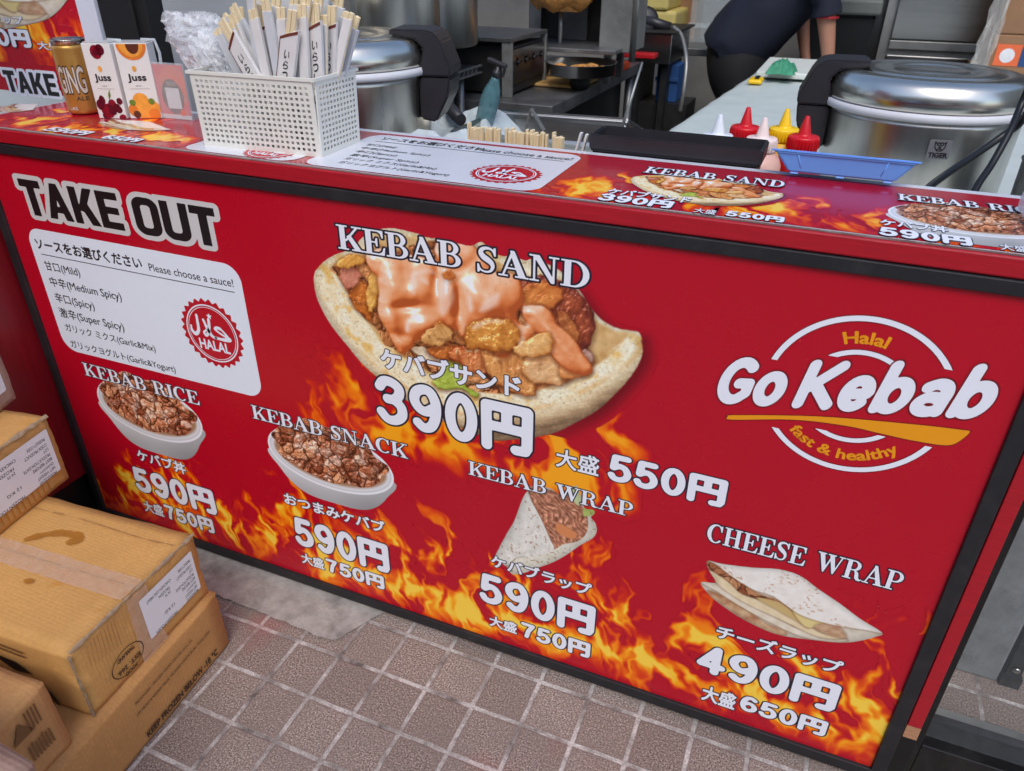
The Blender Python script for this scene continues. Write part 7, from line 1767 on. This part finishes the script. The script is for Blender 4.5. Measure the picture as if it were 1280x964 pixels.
# printing on B
f = side_frame(MB_, .58); F = Flat(f)
lettering(f, text_sd('KEEP FROZEN BELOW -18 °C', .04), (.003, .207, .017, .034), [(M['stamp_ink'], .045)], None, '', 1, flat=F)
lettering(f, text_sd('PRODUCED : FROZEN FOOD CENTER CO.,LTD', .05), (.003, .155, .110, .117), [(M['stamp_ink'], .012)], None, '', 1, flat=F)
lettering(f, text_sd('139 MOO 4 NONG PRUE, MUANG CHON BURI, THAILAND', .05), (-.002, .202, .085, .092), [(M['stamp_ink'], .012)], None, '', 1, flat=F)
F.done('printing', B_)
# label and stamp on A
f = side_frame(MA_, .575); F = Flat(f)
def invlabel(F, f, u0, u1, v0, v1, lines):
    F.shape(rrect(u0, u1, v0, v1, .003), (u0-.004, v0-.004, u1+.004, v1+.004), .002, M['label_paper'], 1)
    fi = f
    for txt, a, c, z_, hh in lines:
        W_, H_ = u1-u0, v1-v0; ua, ub = u1-a*W_, u1-c*W_; va = v1-z_*H_
        T = text_sd(txt, .06); lettering(fi, T, (0, 1, 0, 1), [(M['text_print'], .0)], None, '', 2, flat=F, bend=lambda X, Y: (ua+(ub-ua)*X, va-hh*Y))
LBL = [('PRODUCT CODE', .06, .3, .14, .007), ('CODE PRODUCT', .06, .36, .27, .007), ('LOT', .06, .13, .38, .007), ('PRODUCTION DATE', .06, .42, .5, .007), ('BEST BEFORE', .06, .32, .61, .007), ('QUANTITY', .06, .25, .72, .007), ('NET WEIGHT', .06, .3, .83, .007), ('PRODUCED BY', .06, .3, .94, .007),
       ('CHICKEN LEG MEAT', .45, .9, .14, .007), ('FROZEN', .5, .7, .27, .007), ('24 M', .5, .6, .38, .006), ('12 KG', .5, .68, .72, .007), ('FROZEN FOODS', .5, .9, .94, .007)]
invlabel(F, f, -.007, .131, .035, .131, LBL)
a0 = (-.062, .043); ov = lambda X, Y: np.abs(np.sqrt(((X-a0[0])/.036)**2+((Y-a0[1])/.027)**2)-1)*.027-.0008
F.shape(ov, (a0[0]-.042, a0[1]-.032, a0[0]+.042, a0[1]+.032), .0012, M['stamp_ink'], 1)
for txt, ua, ub, va, vb in [('EST. 266', -.026, .026, .0055, -.0045), ('THAILAND', -.020, .020, -.010, -.019), ('FOOD', -.014, .014, .021, .013)]:
    lettering(f, text_sd(txt, .05), (0, 1, 0, 1), [(M['stamp_ink'], .03)], None, '', 1, flat=F, bend=lambda X, Y: (a0[0]-(ua+(ub-ua)*X), a0[1]-(va if va > 0 else vb)+ (0)-(abs(va-vb))*Y+(.0)))
F.done('label', A_)
F = Flat(f); F.add([[(-.035, .002), (.028, .004), (.02, .06), (.018, .152), (-.03, .153)]], I, M['packing_tape'], .4); F.done('side_tape', A_)
# tape over the top of A with its wrinkles, oily stains and the ragged flap edges
top = Frame(MA_ @ Vector((0, 0, .1595)), MA_.to_3x3() @ Vector((1, 0, 0)), MA_.to_3x3() @ Vector((0, 1, 0)), .0004); F = Flat(top)
F.shape(lambda X, Y: np.maximum(np.abs(Y+.005+.01*X)-.026-.002*fbm(X*40, Y*10, 3, 2), np.abs(X)-.287), (-.29, -.06, .29, .06), .004, M['packing_tape'], 1); F.done('top_tape', A_)
M['oil'] = clear_mat('oil_stain', (170, 108, 22), .7, .4); F = Flat(top)
F.shape(lambda X, Y: sd_line(smooth([(.005, .036), (.03, .058), (.06, .07), (.085, .072), (.1, .062), (.088, .052)], 6, False), X, Y, .008)+.006*fbm(X*60, Y*60, 4, 3), (-.03, .01, .13, .1), .003, M['oil'], 1.5); F.done('oil_stain', A_); F = Flat(top)
F.shape(lambda X, Y: np.sqrt(((X-.02)/2.2)**2+((Y+.075)/1)**2)-.012+.01*fbm(X*50, Y*70, 8, 3), (-.03, -.12, .08, -.03), .003, M['oil'], 1.5); F.done('oil_stain', A_); F = Flat(top)
F.shape(lambda X, Y: np.sqrt(((X-.1)/1.6)**2+((Y+.05)/1)**2)-.006+.008*fbm(X*50, Y*70, 9, 3), (.05, -.08, .16, -.02), .003, M['oil'], 1.5); F.done('oil_stain', A_)
M['seam'] = mat('flap_seam', (158, 116, 66), .8, var=.3, vscale=40); F = Flat(top); F.add([[(-.286, -.0012), (.286, -.0016), (.286, .0006), (-.286, .0006)]], I, M['seam'], .2); F.done('flap_seam', A_)
F = Flat(top); F.shape(lambda X, Y: np.maximum(sd_line(smooth([(-.27, .112), (-.1, .108), (.05, .112), (.2, .106), (.278, .11)], 5, False), X, Y, .0009)+.0012*fbm(X*40, Y*40, 6, 2), np.abs(X)-.28), (-.285, .09, .285, .13), .0015, M['seam'], .3); F.done('crease', A_)
M['fluted_mark'] = clear_mat('fluted_mark', (150, 98, 46), .35, .6); fs_ = side_frame(MA_, .575); F = Flat(fs_)
for k in range(9): F.add([[(-.125+.0075*k, .10-.002*k), (-.123+.0075*k, .10-.002*k), (-.119+.0075*k, .145), (-.121+.0075*k, .145)]], I, M['fluted_mark'], .5)
F.done('flute_mark', A_)
tA = lambda x, y, z: MA_ @ Vector((x, y, z))
ragged(A_, tA(.2885, -.15, .1555), tA(.2885, .15, .1555), Vector((.7, 0, .7)), .011, seed=3); ragged(A_, tA(.289, -.151, .003), tA(.289, -.151, .154), Vector((.75, -.65, 0)), .008, seed=7)
tB = lambda x, y, z: MB_ @ Vector((x, y, z)); tC = lambda x, y, z: MC_ @ Vector((x, y, z))
f = side_frame(MC_, .21); F = Flat(f); invlabel(F, f, -.09, .1, .037, .138, LBL); F.done('label', C_)
F = Flat(f)
for k in range(11): u = -.07+.013*k; F.add([[(u, .012), (u+.004, .012), (u+.003, .034), (u-.001, .033)]], I, M['oil'], .5)
F.done('oil_stain', C_)
ragged(C_, tC(.1055, -.115, .1585), tC(.1055, .115, .1585), Vector((.7, 0, .7)), .012, seed=11)
f = side_frame(MD_, .10); F = Flat(f); F.shape(rrect(-.10, .085, .035, .15, .004), (-.11, .025, .095, .16), .003, M['label_paper'], 1); lettering(f, text_sd('12 KG', .06), (-.10, .03, .08, .1), [(M['text_print'], .03)], None, '', 2, flat=F); F.done('label', D_)
# black printed marks on E and on the front of A
f = side_frame(ME_, .36); F = Flat(f)
F.add([[(.04, .098), (.078, .098), (.058, .132)]], I, M['faint_ink'], 1)
for k in range(4): F.add([[(.07+.006*k, .10), (.073+.006*k, .10), (.073+.006*k, .14), (.07+.006*k, .14)]], I, M['faint_ink'], 1)
for k in range(7): F.add([[(.056+.006*k, .045), (.060+.006*k, .043), (.059+.006*k, .078+.006*math.sin(k*2)), (.056+.006*k, .076)]], I, M['faint_ink'], 1)
F.done('printing', E2)
fo = Frame(MA_ @ Vector((0, -.1567, 0)), MA_.to_3x3() @ Vector((1, 0, 0)), (0, 0, 1), .0003); F = Flat(fo)
F.add([[(.10, .10), (.16, .095), (.19, .075), (.15, .07)]], I, M['black_print'], 1); F.add([[(.08, .13), (.19, .125), (.19, .129), (.08, .134)]], I, M['faint_ink'], 1); F.add([[(.08, .12), (.19, .115), (.19, .119), (.08, .124)]], I, M['faint_ink'], 1)
F.shape(lambda X, Y: sd_line(smooth([(.14, .058), (.18, .052), (.21, .036), (.22, .016)], 5, False), X, Y, .006), (.12, .0, .24, .08), .003, M['black_print'], 1); F.done('printing', A_)
# ----------------------------------------------------------------------------
# glazed opening right of the counter post
# ----------------------------------------------------------------------------
gd = thing('glazed_door', 'black framed glass panel low down at the right of the menu board', 'door', (2.25, .06, 0))
b = MB(); b.box((1.8735, .036, .0), (1.892, .085, .955), bev=.002); link('frame_stile', b.mesh(), M['black_gloss'], gd)
b = MB(); b.box((1.8925, .038, .0), (2.8, .10, .085), bev=.003); link('sill', b.mesh(), M['black_gloss'], gd)
b = MB(); b.tube([(1.8925, .108, .082), (2.8, .108, .082)], .009, 10); link('gasket', b.mesh(), M['black_plastic'], gd)
b = MB(); b.box((1.8925, .118, .0), (2.8, .15, .07), bev=.003); link('track', b.mesh(), M['steel_dull'], gd)
M['pane'] = clear_mat('pane', (216, 224, 228), .035, .03); b = MB(); b.box((1.8925, .062, .0855), (2.8, .066, .955)); link('pane', b.mesh(), M['pane'], gd)
M['slab'] = mat('slab', (120, 124, 124), .8, var=.2, vscale=14, bump=.5, bscale=90, dark=(84, 86, 86), dscale=8, damt=.7)
cb_ = MB(); cb_.box((1.5, .325, 0), (2.066, .45, .9), bev=.006); tag(link('concrete_block', cb_.mesh(), M['slab'], None, (1.8, .39, 0)), 'grey concrete slab standing on the tiles behind the glass', 'concrete slab')
pb_ = thing('iron_post', 'black iron post beside the grey concrete slab', 'post', (2.085, .34, 0))
b = MB(); b.box((2.072, .325, .028), (2.1, .355, .95), bev=.002); link('post', b.mesh(), M['iron'], pb_)
b = MB(); b.lathe([(.007, 0), (.007, .006), (.004, .008), (.0005, .008)], (0, 0, 0), 12, Matrix.Translation((2.086, .3245, .05)) @ Matrix.Rotation(R(90), 4, 'X')); link('bolt', b.mesh(), M['steel'], pb_)
b = MB(); b.box((2.068, .32, 0), (2.104, .36, .0275)); link('foot', b.mesh(), M['iron'], pb_)
# frosted tub at the right end of the counter
M['frosted'] = clear_mat('frosted_plastic', (224, 226, 236), .55, .3); h = hit((1272, 270), 2, .99)
b = MB(); b.box((h[0]+.004, h[1]-.03, .9846), (h[0]+.12, h[1]+.05, 1.018), bev=.012, seg=4); tag(link('plastic_tub', b.mesh(), M['frosted'], None, (h[0]+.06, h[1], .9846)), 'frosted plastic tub at the far right end of the counter', 'tub')

# ----------------------------------------------------------------------------
# the other side of the street (seen only in reflections)
# ----------------------------------------------------------------------------
M['facade'] = mat('facade', (150, 142, 132), .7, var=.15, vscale=2); M['facade_dark'] = mat('facade_dark', (70, 66, 62), .6, var=.2); M['shop_glass'] = mat('shop_glass', (30, 34, 38), .08, var=.2, vscale=1); M['shutter'] = mat('shutter', (196, 198, 200), .5, var=.05, stretch=(1, 1, 30), vscale=6)
sh = thing('shop_building', 'plain shop building standing across the street behind the viewer', 'building', (1, -9, 0))
b = MB(); b.box((-16, -9.6, 0), (18, -9.0, 5.2)); link('wall', b.mesh(), M['facade'], sh)
for k in range(11):
    x = -15.5+3*k
    b = MB(); b.box((x, -8.998, 0), (x+.45, -8.8, 5.0), bev=.01); link('pillar', b.mesh(), M['facade' if k % 3 else 'shutter'], sh)
    b = MB(); b.box((x+.6, -8.998, .15), (x+2.85, -8.93, 2.6)); w_ = link('window', b.mesh(), M['shop_glass' if k % 2 else 'shutter'], sh)
    b = MB(); b.box((x+.55, -8.998, 2.62), (x+2.9, -8.55, 2.75)); link('awning', b.mesh(), M['facade_dark'], sh)
